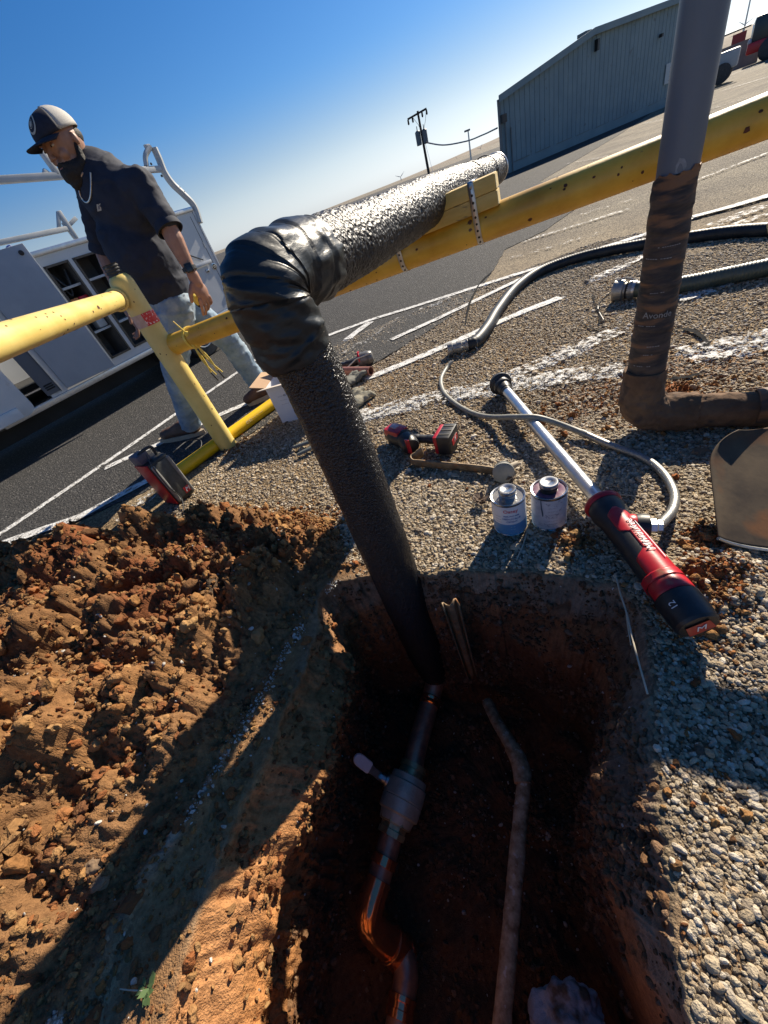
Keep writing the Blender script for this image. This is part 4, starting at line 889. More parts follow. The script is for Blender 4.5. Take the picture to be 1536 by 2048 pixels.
# shovel blade
shv = thing('shovel', G(1480, 1040), 'muddy square shovel blade lying on the gravel at the right edge', 'shovel')
SHM = mat('dusty_shovel_steel', (.055, .042, .032), (.13, .095, .06), .75, scale=7, metal=.05, bump=.2, bscale=60, c3=(.16, .075, .035), s3=5, r3=(.50, .60), rvar=.1, spec=.15)
oc = [G(1402, 968, .10), G(1424, 1093, .02), G(1600, 1110, .02), G(1620, 860, .20), G(1500, 868, .17)]
TL, BL, BR, TR_ = G(1402, 880, .13), G(1425, 1092, .015), G(1800, 1125, .015), G(1900, 770, .17)
nS = (BR-BL).cross(TL-BL).normalized(); nS = nS if nS.z > 0 else -nS
def shov(u, v):   # v 0 bottom edge -> 1 shoulder
    p = BL.lerp(BR, u).lerp(TL.lerp(TR_, u), v)
    lift = (.030*(2*u-1)**4+.018*(2*u-1)**2) ; p = p+nS*(lift+.010*(1-v)**6*0)
    if v > .62:      # rounded shoulder
        k = (v-.62)/.38; cxu = .5; p = p+(BL.lerp(BR, .5)-BL.lerp(BR, u))*(1-math.sqrt(max(0, 1-k**2*.75)))*.9
    return p
mb = MB(); mb.grid(shov, 40, 36); o = mb.build('blade', SHM, shv, 60); q = o.modifiers.new('s', 'SOLIDIFY'); q.thickness = .0035
mb = MB(); mb.tube([shov(u, 0)+nS*.002 for u in np.linspace(0, 1, 20)], .0045, 8); mb.build('worn_edge', STEEL, shv)
mb = MB(); c = shov(.5, 1); mb.tube([shov(.5, .55)+nS*.004, c+nS*.01, c+(TL-BL).normalized()*.9+nS*.05], [.012, .02, .018], 16); mb.build('handle', WOODE, shv)
mb = MB(); mb.caps(shov(.5, .5)+nS*.002, c+nS*.01, .012, .024); mb.build('socket', SHM, shv)
# stick transfer pump
pmp = thing('stick_pump', G(1200, 1010), 'red and black cordless stick pump with long silver tube lying across the gravel', 'pump')
hA = G(1003, 770, .065); hB = G(1206, 1010, .075); hC = G(1352, 1196, .070); hD = G(1374, 1222, .070); td = (hB-hA).normalized()
mb = MB(); mb.tube([hA+td*.05, hA.lerp(hB, .5)+Vector((0, 0, -.004)), hB], .0235, 32); mb.build('tube', ALU, pmp)
mb = MB(); mb.lathe(hA-td*.035, td, [(0, .050), (.004, .056), (.022, .058), (.026, .052), (.03, .044), (.05, .040), (.052, .044), (.066, .044), (.07, .036), (.11, .030), (.112, .027), (.13, .026)], 28); mb.build('inlet_head', BLK, pmp, 30)
mb = MB()
for k in range(10):
    a, b = frame(td); an = k*.628; p = hA-td*.036+(a*math.cos(an)+b*math.sin(an))*.036; mb.box(p, (.008, .008, .006), None)
mb.build('inlet_grille', STEEL, pmp)
mb = MB(); mb.lathe(hA+td*.015, td, [(0, .0405), (.001, .0415), (.006, .0415), (.007, .0405)], 28); mb.build('silver_ring', ALU, pmp)
bd2 = (hC-hB).normalized(); Lb = (hC-hB).length
mb = MB(); mb.lathe(hB-bd2*.012, bd2, [(0, .028), (.0, .050), (.006, .055), (.016, .055), (.022, .050), (.024, .03)], 36); mb.build('collar', RED, pmp)
prof = [(.008, .048), (.03, .050), (.07, .052), (.12, .045), (.30, .042), (.52, .044), (.56, .047), (Lb, .047)]; prof = [(t*Lb/.6, r) for t, r in prof[:-1]]+[(Lb, .047)]
mb = MB(); mb.lathe(hB, bd2, [(0, .045)]+[(t, r) for t, r in prof], 40); mb.build('body', BLK, pmp)
upc = (CAM-hB.lerp(hC, .5)); upc = (upc-bd2*upc.dot(bd2)).normalized(); sdv = bd2.cross(upc).normalized()
if sdv.dot(CX) < 0: sdv = -sdv
def rad(t): return np.interp(t, [p[0] for p in prof], [p[1] for p in prof])
def shell(name, mt, fa, fb, t0, t1, off, parent=pmp, n=40):
    q = MB(); q.grid(lambda u, v: (lambda t, a: hB+bd2*t+(upc*math.cos(a)+sdv*math.sin(a))*(rad(t)+off))(t0+(t1-t0)*u, math.radians(fa(u)+(fb(u)-fa(u))*v)), n, 14)
    o = q.build(name, mt, parent, 60); m_ = o.modifiers.new('s', 'SOLIDIFY'); m_.thickness = .003; m_.offset = 1; return o
zig = lambda u: float(np.interp(u, [0, .06, .28, .33, .55, .62, .82, .9, 1], [20, -12, -12, 18, 18, -26, -26, -60, -60]))
shell('red_shell', RED, zig, lambda u: float(np.interp(u, [0, .08, .3, .5, 1], [30, 60, 88, 100, 110])), Lb*.17, Lb*.995, .0015)
shell('end_ring', RED, lambda u: -178, lambda u: 180, Lb*.83, Lb*.89, .0015, n=8)
# side port with hose fitting
sp0 = G(1262, 1052, .085); sdir = (G(1300, 1052, .085)-sp0).normalized(); jn = hB+bd2*((sp0-hB).dot(bd2))
mb = MB(); mb.caps(jn, jn+(sp0-jn)*1.0, .034, .036); mb.build('port_housing', RED, pmp)
mb = MB(); mb.lathe(sp0+sdir*.012, sdir, [(0, .034), (.012, .036), (.03, .034), (.034, .022)], 28); mb.build('port_ring', BLK, pmp)
mb = MB(); mb.lathe(sp0+sdir*.04, sdir, [(0, .015), (.004, .021), (.02, .021), (.024, .018), (.034, .018), (.036, .014)], 6); mb.build('hose_nut', GALV, pmp, 20)
mb = MB(); mb.lathe(hC-bd2*.002, bd2, [(0, .046), (.004, .050), (.05, .049), (.075, .047), (.082, .042), (.083, .01)], 6*4); mb.build('battery', BLK, pmp, 30)
mb = MB(); bc = hC+bd2*.084; e1 = sdv; e2 = bd2.cross(sdv).normalized(); mb.add([bc+e1*(-.028)+e2*(-.022), bc+e1*.030+e2*(-.022), bc+e1*.026+e2*.022, bc+e1*(-.024)+e2*.022], [(0, 1, 2, 3)]); mb.build('battery_badge', RED, pmp, 0)
tm = Lb*.50
def onpump(r_off, t_mid, a_mid):
    def f(x, y, z):
        t = t_mid-x; a = math.radians(a_mid)-(y)/.05; a = math.radians(a_mid)+(-y)/.05
        return hB+bd2*(t)+(upc*math.cos(a)+sdv*math.sin(a))*(rad(t)+r_off+z)
    return f
def onpump2(x, y, z):
    t = tm-x; a = math.radians(36)-y/.05; return hB+bd2*t+(upc*math.cos(a)+sdv*math.sin(a))*(rad(min(max(t, 0), Lb))+.0056+z)
text_on('Milwaukee', .028, onpump2, 'brand_lettering', TXTW, pmp, shear=.35)
mb = MB(); mb.add([onpump2(x, y, 0) for x, y in ((-.085, -.020), (.07, -.016), (.07, -.0135), (-.085, -.0165))], [(0, 1, 2, 3)]); mb.build('lettering_stroke', TXTW, pmp, 0)
def onbatt(x, y, z):
    a = math.radians(-18)-y/.05; return hC+bd2*(.045-x)+(upc*math.cos(a)+sdv*math.sin(a))*(.0502+z)
text_on('12', .022, lambda x, y, z: (lambda a: hC+bd2*(.035-x*.9)+(upc*math.cos(a)+sdv*math.sin(a))*(.0505+z))(math.radians(-15)-y/.05), 'battery_lettering', TXTW, pmp)
text_on('M', .03, lambda x, y, z: bc+e1*(x+.001)+e2*y+bd2*(.001+z), 'battery_lettering', TXTW, pmp, shear=.3)
# thin braided hose
hp = [sp0+sdir*.066, G(1328, 1042, .07), G(1346, 1018, .05), G(1348, 985, .03), G(1325, 945, .02), G(1285, 915, .015), G(1215, 888, .02), G(1150, 860, .035), G(1080, 836, .09), G(1035, 834, .09), G(980, 834, .03), G(945, 826, .015), G(912, 808, .013), G(888, 785, .013), G(882, 760, .013), G(892, 738, .015), G(903, 724, .03)]
cpts = catmull(hp, 14)
ths = thing('braided_hose', hp[3], 'thin grey braided hose curving from the red pump over its tube to the hose coupling', 'hose')
BRD = mat('braided_steel', (.22, .22, .21), (.36, .35, .33), .42, scale=220, metal=.7, bump=.5, bscale=300)
nb = int(len(cpts)*.42); mb = MB(); mb.tube(cpts[:nb], .0135, 16); mb.build('braided_part', BRD, ths)
mb = MB(); mb.tube(cpts[nb-1:], [.0125 if i > 2 else .0150 for i in range(len(cpts)-nb+1)], 16); mb.build('plain_part', mat('grey_hose', (.20, .20, .17), (.28, .27, .23), .5, scale=30, bump=.15), ths)
# cans
def can(name, pt, pb_, label, art, dirty):
    b = G(*pb_); t = PV(b, *pt); H_ = t.z; n = Vector((b.x, b.y, 0)).normalized(); zc = zc_of(b+Vector((0, 0, H_)))
    r = .055
    th_ = thing('solvent_can', b, label, 'can', 'solvent cans by the pit')
    mb = MB(); z0 = Vector((0, 0, 1)); mb.lathe(b, z0, [(0, r-.003), (.001, r+.001), (.004, r+.001), (.006, r-.001), (H_-.008, r-.001), (H_-.005, r+.0012), (H_-.001, r+.0012), (H_, r-.0005), (H_-.001, r-.004), (H_-.006, r-.006), (H_-.007, .026)], 48); mb.build('can_body', CANM, th_)
    mb = MB(); mb.lathe(b+z0*(H_-.008), z0, [(0, .026), (.012, .026), (.0125, .028), (.016, .028), (.017, .026), (.02, .028), (.022, .026)], 32); mb.build('neck', BLK if dirty else CANM, th_)
    mb = MB(); mb.lathe(b+z0*(H_+.014), z0, [(0, .029), (.011, .029), (.013, .027), (.0135, .014), (.012, .012), (.012, .002)], 32); mb.build('cap', CANM, th_)
    if dirty:
        mb = MB(); mb.lathe(b+z0*(H_-.0065), z0, [(0, .027), (.0012, .036), (.001, .048)], 40, False); noisy(mb, .0008, 60, 2); mb.build('primer_residue', RESID, th_)
    c0 = math.atan2(-b.y, -b.x)
    def on(x, y, z, ao=0): a = c0+ao+x/r; return Vector((b.x+math.cos(a)*(r+.0004+z), b.y+math.sin(a)*(r+.0004+z), H_*.5+y))
    def patch(nm, x0, x1, y0, y1, mt, off=0):
        q = MB(); q.grid(lambda u, v: on(x0+(x1-x0)*u, y0+(y1-y0)*v, off), 40 if x1-x0 > .05 else 10, 6); return q.build(nm, mt, th_, 60)
    art(on, patch, th_, H_, r)
CANM = mat('tinplate', (.55, .55, .54), (.42, .42, .42), .25, scale=30, metal=.95, rvar=.08, bump=.06)
RESID = mat('primer_residue', (.10, .02, .06), (.20, .10, .16), .3, scale=60)
LBW = mat('label_white', (.62, .64, .68), (.70, .71, .73), .45, scale=20); LBB = mat('label_blue', (.07, .20, .40), (.10, .26, .46), .4, scale=30); LBG = mat('label_grey', (.36, .36, .40), (.50, .50, .54), .5, scale=30, c3=(.25, .25, .3), s3=70, r3=(.62, .66))
DRP = mat('blue_drip', (.02, .06, .10), rough=.3)
def art1(on, patch, th_, H_, r):
    full = math.pi*r*.98; h2 = H_*.5-.009
    patch('label_sheet', -full, full, -h2*.25, h2, LBW); patch('label_blue_band', -full*.5, full, -h2, -h2*.25, LBB); patch('label_grey_panel', -full, -full*.5, -h2, -h2*.25, LBG)
    def f(dx, dy, s=1): return lambda x, y, z: on(x*s+dx, y*s+dy, .0006+z)
    text_on('Oatey', .019, f(.004, h2*.70), 'label_lettering', TXTR, th_)
    text_on('FOR PVC PIPE', .0085, f(.006, h2*.36), 'label_lettering', TXTB, th_); text_on('MEDIUM BLUE', .0095, f(.006, h2*.16), 'label_lettering', TXTB, th_); text_on('CEMENT', .0095, f(.006, -h2*.04), 'label_lettering', TXTB, th_)
    for k in range(3): text_on('- --- -- ---', .006, f(-.040, h2*(.3-.2*k)), 'label_lettering', TXT, th_)
    for k in range(2): text_on('-- - ---', .006, f(.008, -h2*(.42+.18*k)), 'label_lettering', TXTW, th_)
def art2(on, patch, th_, H_, r):
    full = math.pi*r*.98; h2 = H_*.5-.010
    patch('label_sheet', -full, full, -h2, h2, LBG)
    for k in range(7): text_on('--- -- ---- - --', .0055, (lambda dy: lambda x, y, z: on(x+.012, y+dy, .0006+z))(h2*(.5-.22*k)), 'label_lettering', TXT, th_)
    for k in range(2): patch('label_rule', -.035, .045, -h2*(.62+.12*k)-.0004, -h2*(.62+.12*k)+.0004, TXT, .0007)
    q = MB(); q.tube([on(-.024, h2, .001), on(-.022, h2*.5, .0015), on(-.019, h2*.15, .0015), on(-.0185, -h2*.05, .001)], [.0012, .0018, .0022, .0016], 8); q.build('blue_drip', DRP, th_)
can('a', (1008, 990), (1021, 1050), 'solvent cement can with white and blue label, the left of two cans near the pit', art1, False)
can('b', (1088, 976), (1098, 1040), 'grey labelled primer can with dark stained top, right of two cans by the pit', art2, True)
# cordless impact driver
drl = thing('cordless_driver', G(835, 890), 'red and black cordless driver lying on its side beyond the pry bar', 'drill')
nA, nB_ = G(768, 868, .05), G(812, 900, .05)
ax_ = (G(803, 893, .055)-G(775, 850, .055)); ax_.z = 0; ax_.normalize()
front, back = G(770, 857, .055), G(802, 897, .055)
noseD = (G(758, 855, .05)-G(806, 872, .055)).normalized()
mb = MB(); c0 = G(806, 876, .052)
mb = MB(); q0 = G(790, 862, .058); mb.lathe(c0-noseD*.03, noseD, [(0, .03), (.01, .048), (.05, .052), (.09, .052), (.115, .042), (.14, .036), (.15, .022)], 28); mb.build('motor_housing', BLK, drl)
mb = MB(); mb.lathe(c0+noseD*.112, noseD, [(0, .020), (.02, .020), (.035, .017), (.05, .012), (.052, .006)], 20); mb.build('chuck', STEEL, drl)
hd3 = (G(885, 880, .04)-c0).normalized(); 
Rr = Matrix((noseD, Vector((0, 0, 1)).cross(noseD).normalized(), Vector((0, 0, 1)))).transposed()
mb = MB(); mb.box(c0+noseD*.045+Vector((0, 0, .026)), (.12, .082, .056), Rr, .02); mb.build('red_shell', RED, drl, 50)
mb = MB(); mb.box(c0+noseD*.05+Vector((0, 0, .055)), (.05, .03, .008), Rr, .004); mb.build('label_plate', mat('pink_grey_label', (.5, .3, .3), rough=.4), drl)
mb = MB(); bk = c0-noseD*.035+Vector((-.005, -.03, 0)); mb.lathe(bk, -Vector((noseD.x, noseD.y, 0)).normalized()*.4+Vector((-.1, -.8, -.1)), [(-.03, .045), (.03, .046), (.045, .040), (.05, .02)], 24); mb.build('end_cap', BLK, drl)
mb = MB(); mb.box(bk+Vector((-.012, -.055, .012)), (.028, .010, .075), Rr, .003); mb.build('red_badge', RED, drl)
mb = MB(); mb.tube(catmull([c0+hd3*.03+Vector((0, 0, -.005)), c0+hd3*.09, c0+hd3*.14, G(882, 880, .05)], 8), [.027]*8+[.023]*8+[.026]*9, 20, True, .85); mb.build('grip', BLK, drl)
mb = MB(); mb.caps(c0+hd3*.065+Vector((-.01, .035, .0)), c0+hd3*.09+Vector((0, .03, 0)), .010, .008); mb.build('trigger', RED, drl)
bx = G(896, 878, .06); u3 = hd3.copy(); u3.z = 0; u3.normalize(); v3 = Vector((0, 0, 1)).cross(u3); Rb = Matrix((u3, v3, Vector((0, 0, 1)))).transposed()
mb = MB(); mb.box(bx, (.066, .125, .095), Rb, .010); mb.build('battery', BLK, drl, 50)
mb = MB(); mb.box(bx-u3*.040, (.020, .118, .090), Rb, .006); mb.build('battery_shoe', RED, drl, 50)
for k in range(3): mb = MB(); mb.box(bx+Vector((0, 0, .0485))+v3*(-.035+.035*k), (.05, .006, .003), Rb, .001); mb.build('battery_rib', mat('dusty_plastic', (.07, .065, .055), (.13, .12, .10), .7, scale=60), drl)
mb = MB(); mb.box(bx+u3*.0335, (.002, .07, .03), Rb); mb.build('battery_badge', RED, drl)
text_on('M', .028, lambda x, y, z: bx+u3*(.0352+z)+v3*(-x if False else x)+Vector((0, 0, y)), 'battery_lettering', TXTW, drl, shear=.3)
# flat pry bar
pry = thing('pry_bar', G(900, 945), 'brown flat pry bar with an upturned hook lying before the cordless driver', 'pry bar')
pp_ = [G(846, 902, .050), G(836, 908, .034), G(822, 917, .026), G(826, 926, .024), G(845, 928, .024), G(980, 942, .024), G(1004, 957, .018)]
pc = catmull(pp_, 8); mb = MB()
def prs(u, v):
    i = min(int(u*(len(pc)-1)), len(pc)-2); f = u*(len(pc)-1)-i; p = pc[i].lerp(pc[i+1], f); w = .019 if u > .2 else .024
    return p+Vector((.001, .004, 1)).normalized()*(v-.5)*2*w
mb.grid(prs, 70, 4); o = mb.build('bar', RUSTY, pry, 50); q = o.modifiers.new('s', 'SOLIDIFY'); q.thickness = .007
# round cap
cp = thing('pipe_plug', G(1008, 930), 'round grey ribbed pipe plug standing on the gravel at the end of the pry bar', 'plug')
cb = G(1007, 945, .043); cdir = Vector((-.35, -.80, .28)).normalized(); PLG = mat('grey_plug', (.17, .17, .15), (.24, .235, .21), .55, scale=30, bump=.2)
mb = MB(); mb.lathe(cb-cdir*.035, cdir, [(0, .030), (.004, .038), (.016, .040), (.019, .036), (.026, .036), (.029, .042), (.044, .042), (.047, .038), (.049, .02)], 36); mb.build('plug_body', PLG, cp)
mb = MB(); mb.caps(cb+Vector((.045, .03, -.012)), cb+Vector((.075, .04, -.016)), .016, .012); mb.build('plug_knob', mat('tan_plug', (.36, .30, .22), rough=.7), cp)
# dried seed clumps
SEED = mat('dried_brown_scale', (.10, .065, .045), (.20, .14, .10), .8, scale=40)
for (px, py, r_, lb) in ((962, 1003, .034, 'dry brown pine cone on the gravel just left of the blue labelled can'), (1018, 958, .026, 'dark broken pine cone touching the foot of the grey plug')):
    c = gr(px, py, .014); t_ = thing('pine_cone', c, lb, 'pine cone')
    for k in range(34):
        a = k*2.4; h = random.uniform(0, 1); d = Vector((math.cos(a), math.sin(a), .2+.7*h)).normalized(); s_ = d.cross(Vector((0, 0, 1))).normalized(); b = c+Vector((math.cos(a)*r_*.45*random.random(), math.sin(a)*r_*.45*random.random(), .010*h))
        q = MB(); L_ = r_*random.uniform(.4, .75); q.prism([b, b+d*L_*.6+s_*.006, b+d*L_+s_*.003, b+d*L_-s_*.003, b+d*L_*.6-s_*.006], Vector((0, 0, .0025))); q.build('scale', SEED, t_, 0)
# suction hoses
def hose(name, pts, r, mt, label, pitch, amp, fitting):
    P = catmull(pts, 16); L_ = 0; Q = [P[0]]; step = pitch/4
    dense = []
    for a, b in zip(P[:-1], P[1:]):
        n_ = max(1, int((b-a).length/step)); dense += [a.lerp(b, k/n_) for k in range(n_)]
    dense.append(P[-1]); t_ = thing(name, pts[0], label, 'hose'); mb = MB(); cum = 0; rs = []
    for i, p in enumerate(dense):
        if i: cum += (p-dense[i-1]).length
        rs.append(r+amp*math.cos(2*math.pi*cum/pitch))
    mb.tube(dense, rs, 20); mb.build('hose_body', mt, t_, 80); fitting(t_, dense); return t_
CAML = mat('dusty_aluminium', (.30, .29, .26), (.42, .40, .36), .45, scale=30, metal=.6, bump=.25, rvar=.1)
def fit1(t_, D):
    a = D[0]; d = (D[0]-D[6]).normalized()
    mb = MB(); mb.lathe(a-d*.07, d, [(0, .031), (.06, .033), (.062, .038), (.075, .038), (.08, .033), (.10, .033), (.105, .041), (.135, .042), (.14, .036), (.165, .036), (.17, .044), (.20, .045), (.203, .036), (.19, .034), (.15, .03)], 32, False); mb.build('camlock_coupling', CAML, t_)
    for k in range(2): mb = MB(); mb.lathe(a-d*(.05-.022*k), d, [(0, .034), (.001, .037), (.010, .037), (.011, .034)], 28, False); mb.build('hose_clamp', GALV, t_)
    mb = MB(); mb.lathe(a+d*.08, d, [(0, .034), (.002, .001)], 24); mb.build('bore', HOLE, t_)
    for s_ in (-1, 1):
        sdn = d.cross(Vector((0, 0, 1))).normalized()*s_; p = a+d*.09+sdn*.040+Vector((0, 0, .01)); mb = MB(); mb.caps(p, p-d*.055+sdn*.012, .006, .005); mb.build('cam_lever', CAML, t_)
    c = a+d*.05+Vector((.01, -.01, -.04)); 
    mb = MB(); mb.tube([a+d*.04+Vector((.012, 0, .03)), a+d*.01+Vector((.03, -.03, .01)), a-d*.03+Vector((.02, -.05, -.03))], .004, 8); mb.build('lever_cord', CAML, t_)
def fit2(t_, D):
    a = D[0]; d = (D[0]-D[6]).normalized()
    mb = MB(); mb.lathe(a-d*.02, d, [(0, .045), (.02, .047), (.022, .052), (.05, .052), (.052, .046), (.075, .046), (.078, .058), (.135, .062), (.14, .05), (.14, .01)], 32); mb.build('camlock_coupling', CAML, t_)
    for k in range(2): mb = MB(); mb.lathe(a-d*(.012-.035*k), d, [(0, .047), (.001, .052), (.018, .052), (.019, .047)], 28, False); mb.build('hose_clamp', HOLE if k else GALV, t_)
    sdn = d.cross(Vector((0, 0, 1))).normalized(); mb = MB(); mb.tube(catmull([a+d*.12+Vector((0, 0, .055)), a+d*.05+Vector((0, 0, .072)), a+d*.01+Vector((0, 0, .058))], 6), .006, 8); mb.build('cam_lever', CAML, t_)
    mb = MB(); mb.tube(catmull([a+d*.13-sdn*.03, a+d*.16-sdn*.10+Vector((0, 0, -.03)), G(1196, 618, .008), G(1207, 640, .008)], 6), .004, 8); mb.build('wire_loop', RUB, t_)
H = lambda *a: G(a[0], a[1], a[2] if len(a) > 2 else .042)
hose('suction_hose', [H(934, 690, .042), H(952, 683), H(975, 655), H(995, 622), H(1030, 578), H(1075, 545), H(1135, 522), H(1200, 505), H(1280, 490), H(1370, 476), H(1460, 464), H(1560, 458), H(1700, 455)], .041, HOSEB, 'thick black suction hose curving over the gravel behind the grey pipe', .022, .0008, fit1)
hose('drain_hose', [G(1268, 579, .055), G(1310, 576, .052), G(1380, 566, .050), G(1450, 552, .050), G(1560, 530, .050), G(1750, 492, .050)], .046, HOSEG, 'ribbed green hose with clamped metal coupling lying beyond the wrapped pipe', .017, .0022, fit2)
# black sealant seams on the ground
SEAL = mat('crack_sealant', (.012, .012, .013), (.03, .03, .03), .95, scale=40, spec=.05)
def seam(pts, w):
    q = catmull([G(*p) for p in pts], 10); vs = []
    for i, p in enumerate(q):
        d = (q[min(i+1, len(q)-1)]-q[max(0, i-1)]).normalized(); n_ = Vector((-d.y, d.x, 0)); ww = w*random.uniform(.5, 1.3)*math.sin(math.pi*(i+.7)/(len(q)+.6))**.4
        z = float(hfun(np.array([p.x]), np.array([p.y]))[0][0])+.013
        vs += [Vector((p.x, p.y, z))+n_*ww/2, Vector((p.x, p.y, z+.001))-n_*ww/2]
    mb = MB(); mb.add(vs, [(2*i, 2*i+1, 2*i+3, 2*i+2) for i in range(len(q)-1)]); struct(mb.build('sealed_crack', SEAL, None, 0))
seam([(1185, 590), (1190, 612), (1200, 630), (1198, 650)], .012); seam([(1162, 648), (1185, 660), (1225, 666), (1262, 668)], .012); seam([(1335, 662), (1370, 662), (1395, 672), (1412, 690), (1408, 706)], .03); seam([(1325, 770), (1360, 765), (1400, 752)], .03); seam([(985, 545), (960, 570), (940, 610), (932, 650)], .02)
# copper offcut, small tool and gloves beyond the riser
off = thing('copper_offcut', G(705, 745), 'short dull copper pipe offcut lying behind the black riser', 'pipe')
a_ = G(640, 742, .045); b_ = G(742, 742, .045); d = (b_-a_).normalized(); CUO = mat('dull_copper', (.30, .12, .085), (.40, .18, .13), .5, scale=20, metal=.4)
mb = MB(); mb.lathe(a_, d, [(0, .031), ((b_-a_).length, .031), ((b_-a_).length, .026), ((b_-a_).length-.12, .025), (.0, .025)], 32, False); mb.build('tube_wall', CUO, off)
mb = MB(); mb.lathe(b_-d*.10, d, [(0, .026), (.001, .001)], 20); mb.build('bore', HOLE, off)
tl = thing('angle_tool', G(728, 722), 'small grey and red power tool lying on the ground behind the copper offcut', 'power tool')
mb = MB(); mb.lathe(G(715, 722, .05), (G(748, 712, .05)-G(715, 722, .05)), [(0, .03), (.01, .052), (.09, .054), (.12, .045), (.13, .03)], 24); mb.build('tool_head', mat('tool_grey', (.10, .10, .10), (.22, .21, .20), .45, scale=30, metal=.4), tl)
mb = MB(); mb.tube(catmull([G(715, 722, .05), G(690, 730, .05), G(660, 728, .05)], 6), [.030]*6+[.022]*7, 16); mb.build('tool_grip', BLK, tl)
mb = MB(); mb.lathe(G(718, 718, .06), (G(748, 712, .05)-G(715, 722, .05)), [(0, .050), (.002, .057), (.012, .057), (.014, .05)], 24, False); mb.build('red_ring', RED, tl)
mb = MB(); mb.tube([G(695, 735, .06), G(712, 718, .10), G(742, 706, .11)], .006, 8); mb.build('guard_bar', STEEL, tl)
GLV = mat('work_glove', (.10, .10, .085), (.19, .185, .155), .85, scale=20, bump=.5, bscale=60, bdist=.004, c3=(.30, .27, .20), s3=9, r3=(.55, .65)); GLV2 = mat('glove_palm', (.05, .055, .055), (.10, .105, .10), .7, scale=20, bump=.4)
def glove(c, yaw, label, mt, seed, sc=1.0):
    R = Matrix.Rotation(yaw, 3, 'Z'); mb = MB(); T = lambda x, y, z: c+R @ Vector((x*sc, y*sc, z*sc))
    mb.ell(T(0, 0, .03), (.075*sc, .062*sc, .032*sc), R); mb.caps(T(-.05, 0, .03), T(-.13, .01, .028), .040*sc, .052*sc)
    for k in range(4): y = -.045+.03*k; bend = random.uniform(-.02, .03); mb.caps(T(.05, y, .03), T(.10, y*1.25+.004, .045+bend*.4), .019*sc, .018*sc); mb.caps(T(.10, y*1.25+.004, .045+bend*.4), T(.145-abs(k-1.5)*.012, y*1.4, .028+bend), .018*sc, .015*sc)
    mb.caps(T(-.01, .05, .03), T(.05, .095, .025), .022*sc, .017*sc)
    me = remeshed(mb, .006, 3, lambda co: .006*fbm(co, 16, 3, seed)+.004*np.abs(fbm(co*np.array([1, 2, 1]), 30, 2, seed+1))); me.materials.append(mt); t_ = thing('work_glove', c, label, 'glove', 'pair of gloves'); link('glove_body', me, t_, 180)
    mb = MB(); mb.lathe(T(-.125, .009, .028), R @ Vector((-1, .1, 0)), [(0, .052*sc), (.004, .056*sc), (.02, .056*sc), (.022, .045*sc), (.0, .04*sc)], 20, False); mb.build('cuff', GLV2, t_)
glove(G(700, 772, .0), .5, 'grey work glove lying nearer the copper offcut, fingers to the right', GLV, 3)
glove(G(712, 815, .0), .75, 'tan and olive work glove lying in front of the other glove', mat('tan_glove', (.17, .16, .12), (.28, .25, .18), .85, scale=16, bump=.5, bscale=60, bdist=.004, c3=(.07, .075, .07), s3=9, r3=(.55, .62)), 8, 1.05)
# pliers handles left of riser
pl_ = thing('pliers', G(600, 890), 'grey handled pliers half hidden behind the insulated riser', 'pliers')
PH_ = mat('grey_grip', (.10, .115, .11), (.15, .165, .16), .5, scale=30)
for (x0, y0, x1, y1) in ((586, 895, 660, 862), (594, 910, 664, 868)):
    mb = MB(); mb.tube(catmull([G(x0, y0, .02), G((x0+x1)/2, (y0+y1)/2+3, .024), G(x1, y1, .02)], 8), [.010, .013, .014, .015]+[.015]*13, 14, True, .7); mb.build('handle', PH_, pl_)
mb = MB(); mb.caps(G(660, 862, .02), G(690, 848, .02), .016, .010); mb.build('jaw', STEEL, pl_)
# carton
crt = thing('carton', G(583, 842), 'open white carton with a brown flap standing behind the black riser', 'box')
B0, B1 = G(566, 847), G(610, 836); hh = PV(B0, 527, 779).z; e = (B1-B0); e.normalize(); nrm_ = Vector((-e.y, e.x, 0)); nrm_ = nrm_ if nrm_.y > 0 else -nrm_; W_ = .40; D_ = .26
def wall(a, b, nm, mt): q = MB(); q.prism([a, b, b+Vector((0, 0, hh)), a+Vector((0, 0, hh))], nrm_*.005 if abs((b-a).normalized().dot(nrm_)) < .5 else e*.005); return q.build(nm, mt, crt, 0)
fp = wall(B0, B0+e*W_, 'side_panel', WHITEC); wall(B0+nrm_*D_, B0+e*W_+nrm_*D_, 'side_panel', WHITEC); wall(B0+nrm_*.006, B0+nrm_*(D_-.001), 'side_panel', WHITEC); wall(B0+e*(W_-.005)+nrm_*.006, B0+e*(W_-.005)+nrm_*(D_-.001), 'side_panel', WHITEC)
T0 = Vector((0, 0, hh)); q = MB(); q.prism([B0+T0, B0+T0+e*W_, B0+T0+e*(W_+.02)-nrm_*.085+Vector((0, 0, .02)), B0+T0-e*.02-nrm_*.085+Vector((0, 0, .02))], (0, 0, .004)); q.build('flap', mat('tan_flap', (.50, .44, .38), (.56, .50, .43), .8, scale=5), crt, 0)
q = MB(); q.prism([B0+T0+nrm_*D_, B0+T0+e*W_+nrm_*D_, B0+T0+e*W_+nrm_*(D_+.03)+Vector((0, 0, .12)), B0+T0+nrm_*(D_+.03)+Vector((0, 0, .12))], nrm_*.004); q.build('flap', CARD, crt, 0)
q = MB(); q.prism([B0+T0, B0+T0+nrm_*D_, B0+T0+nrm_*D_-e*.10+Vector((0, 0, .03)), B0+T0-e*.10+Vector((0, 0, .03))], (0, 0, .004)); q.build('flap', CARD, crt, 0)
for k, s in enumerate(('-- -- 40', '--- ----- --', '-- ----- ---')): text_on(s, .020 if k == 0 else .014, (lambda k: lambda x, y, z: B0+e*(.085+x)-nrm_*(.001+z)+Vector((0, 0, hh*.72-.028*k+y)))(k), 'box_lettering', TXT, crt)
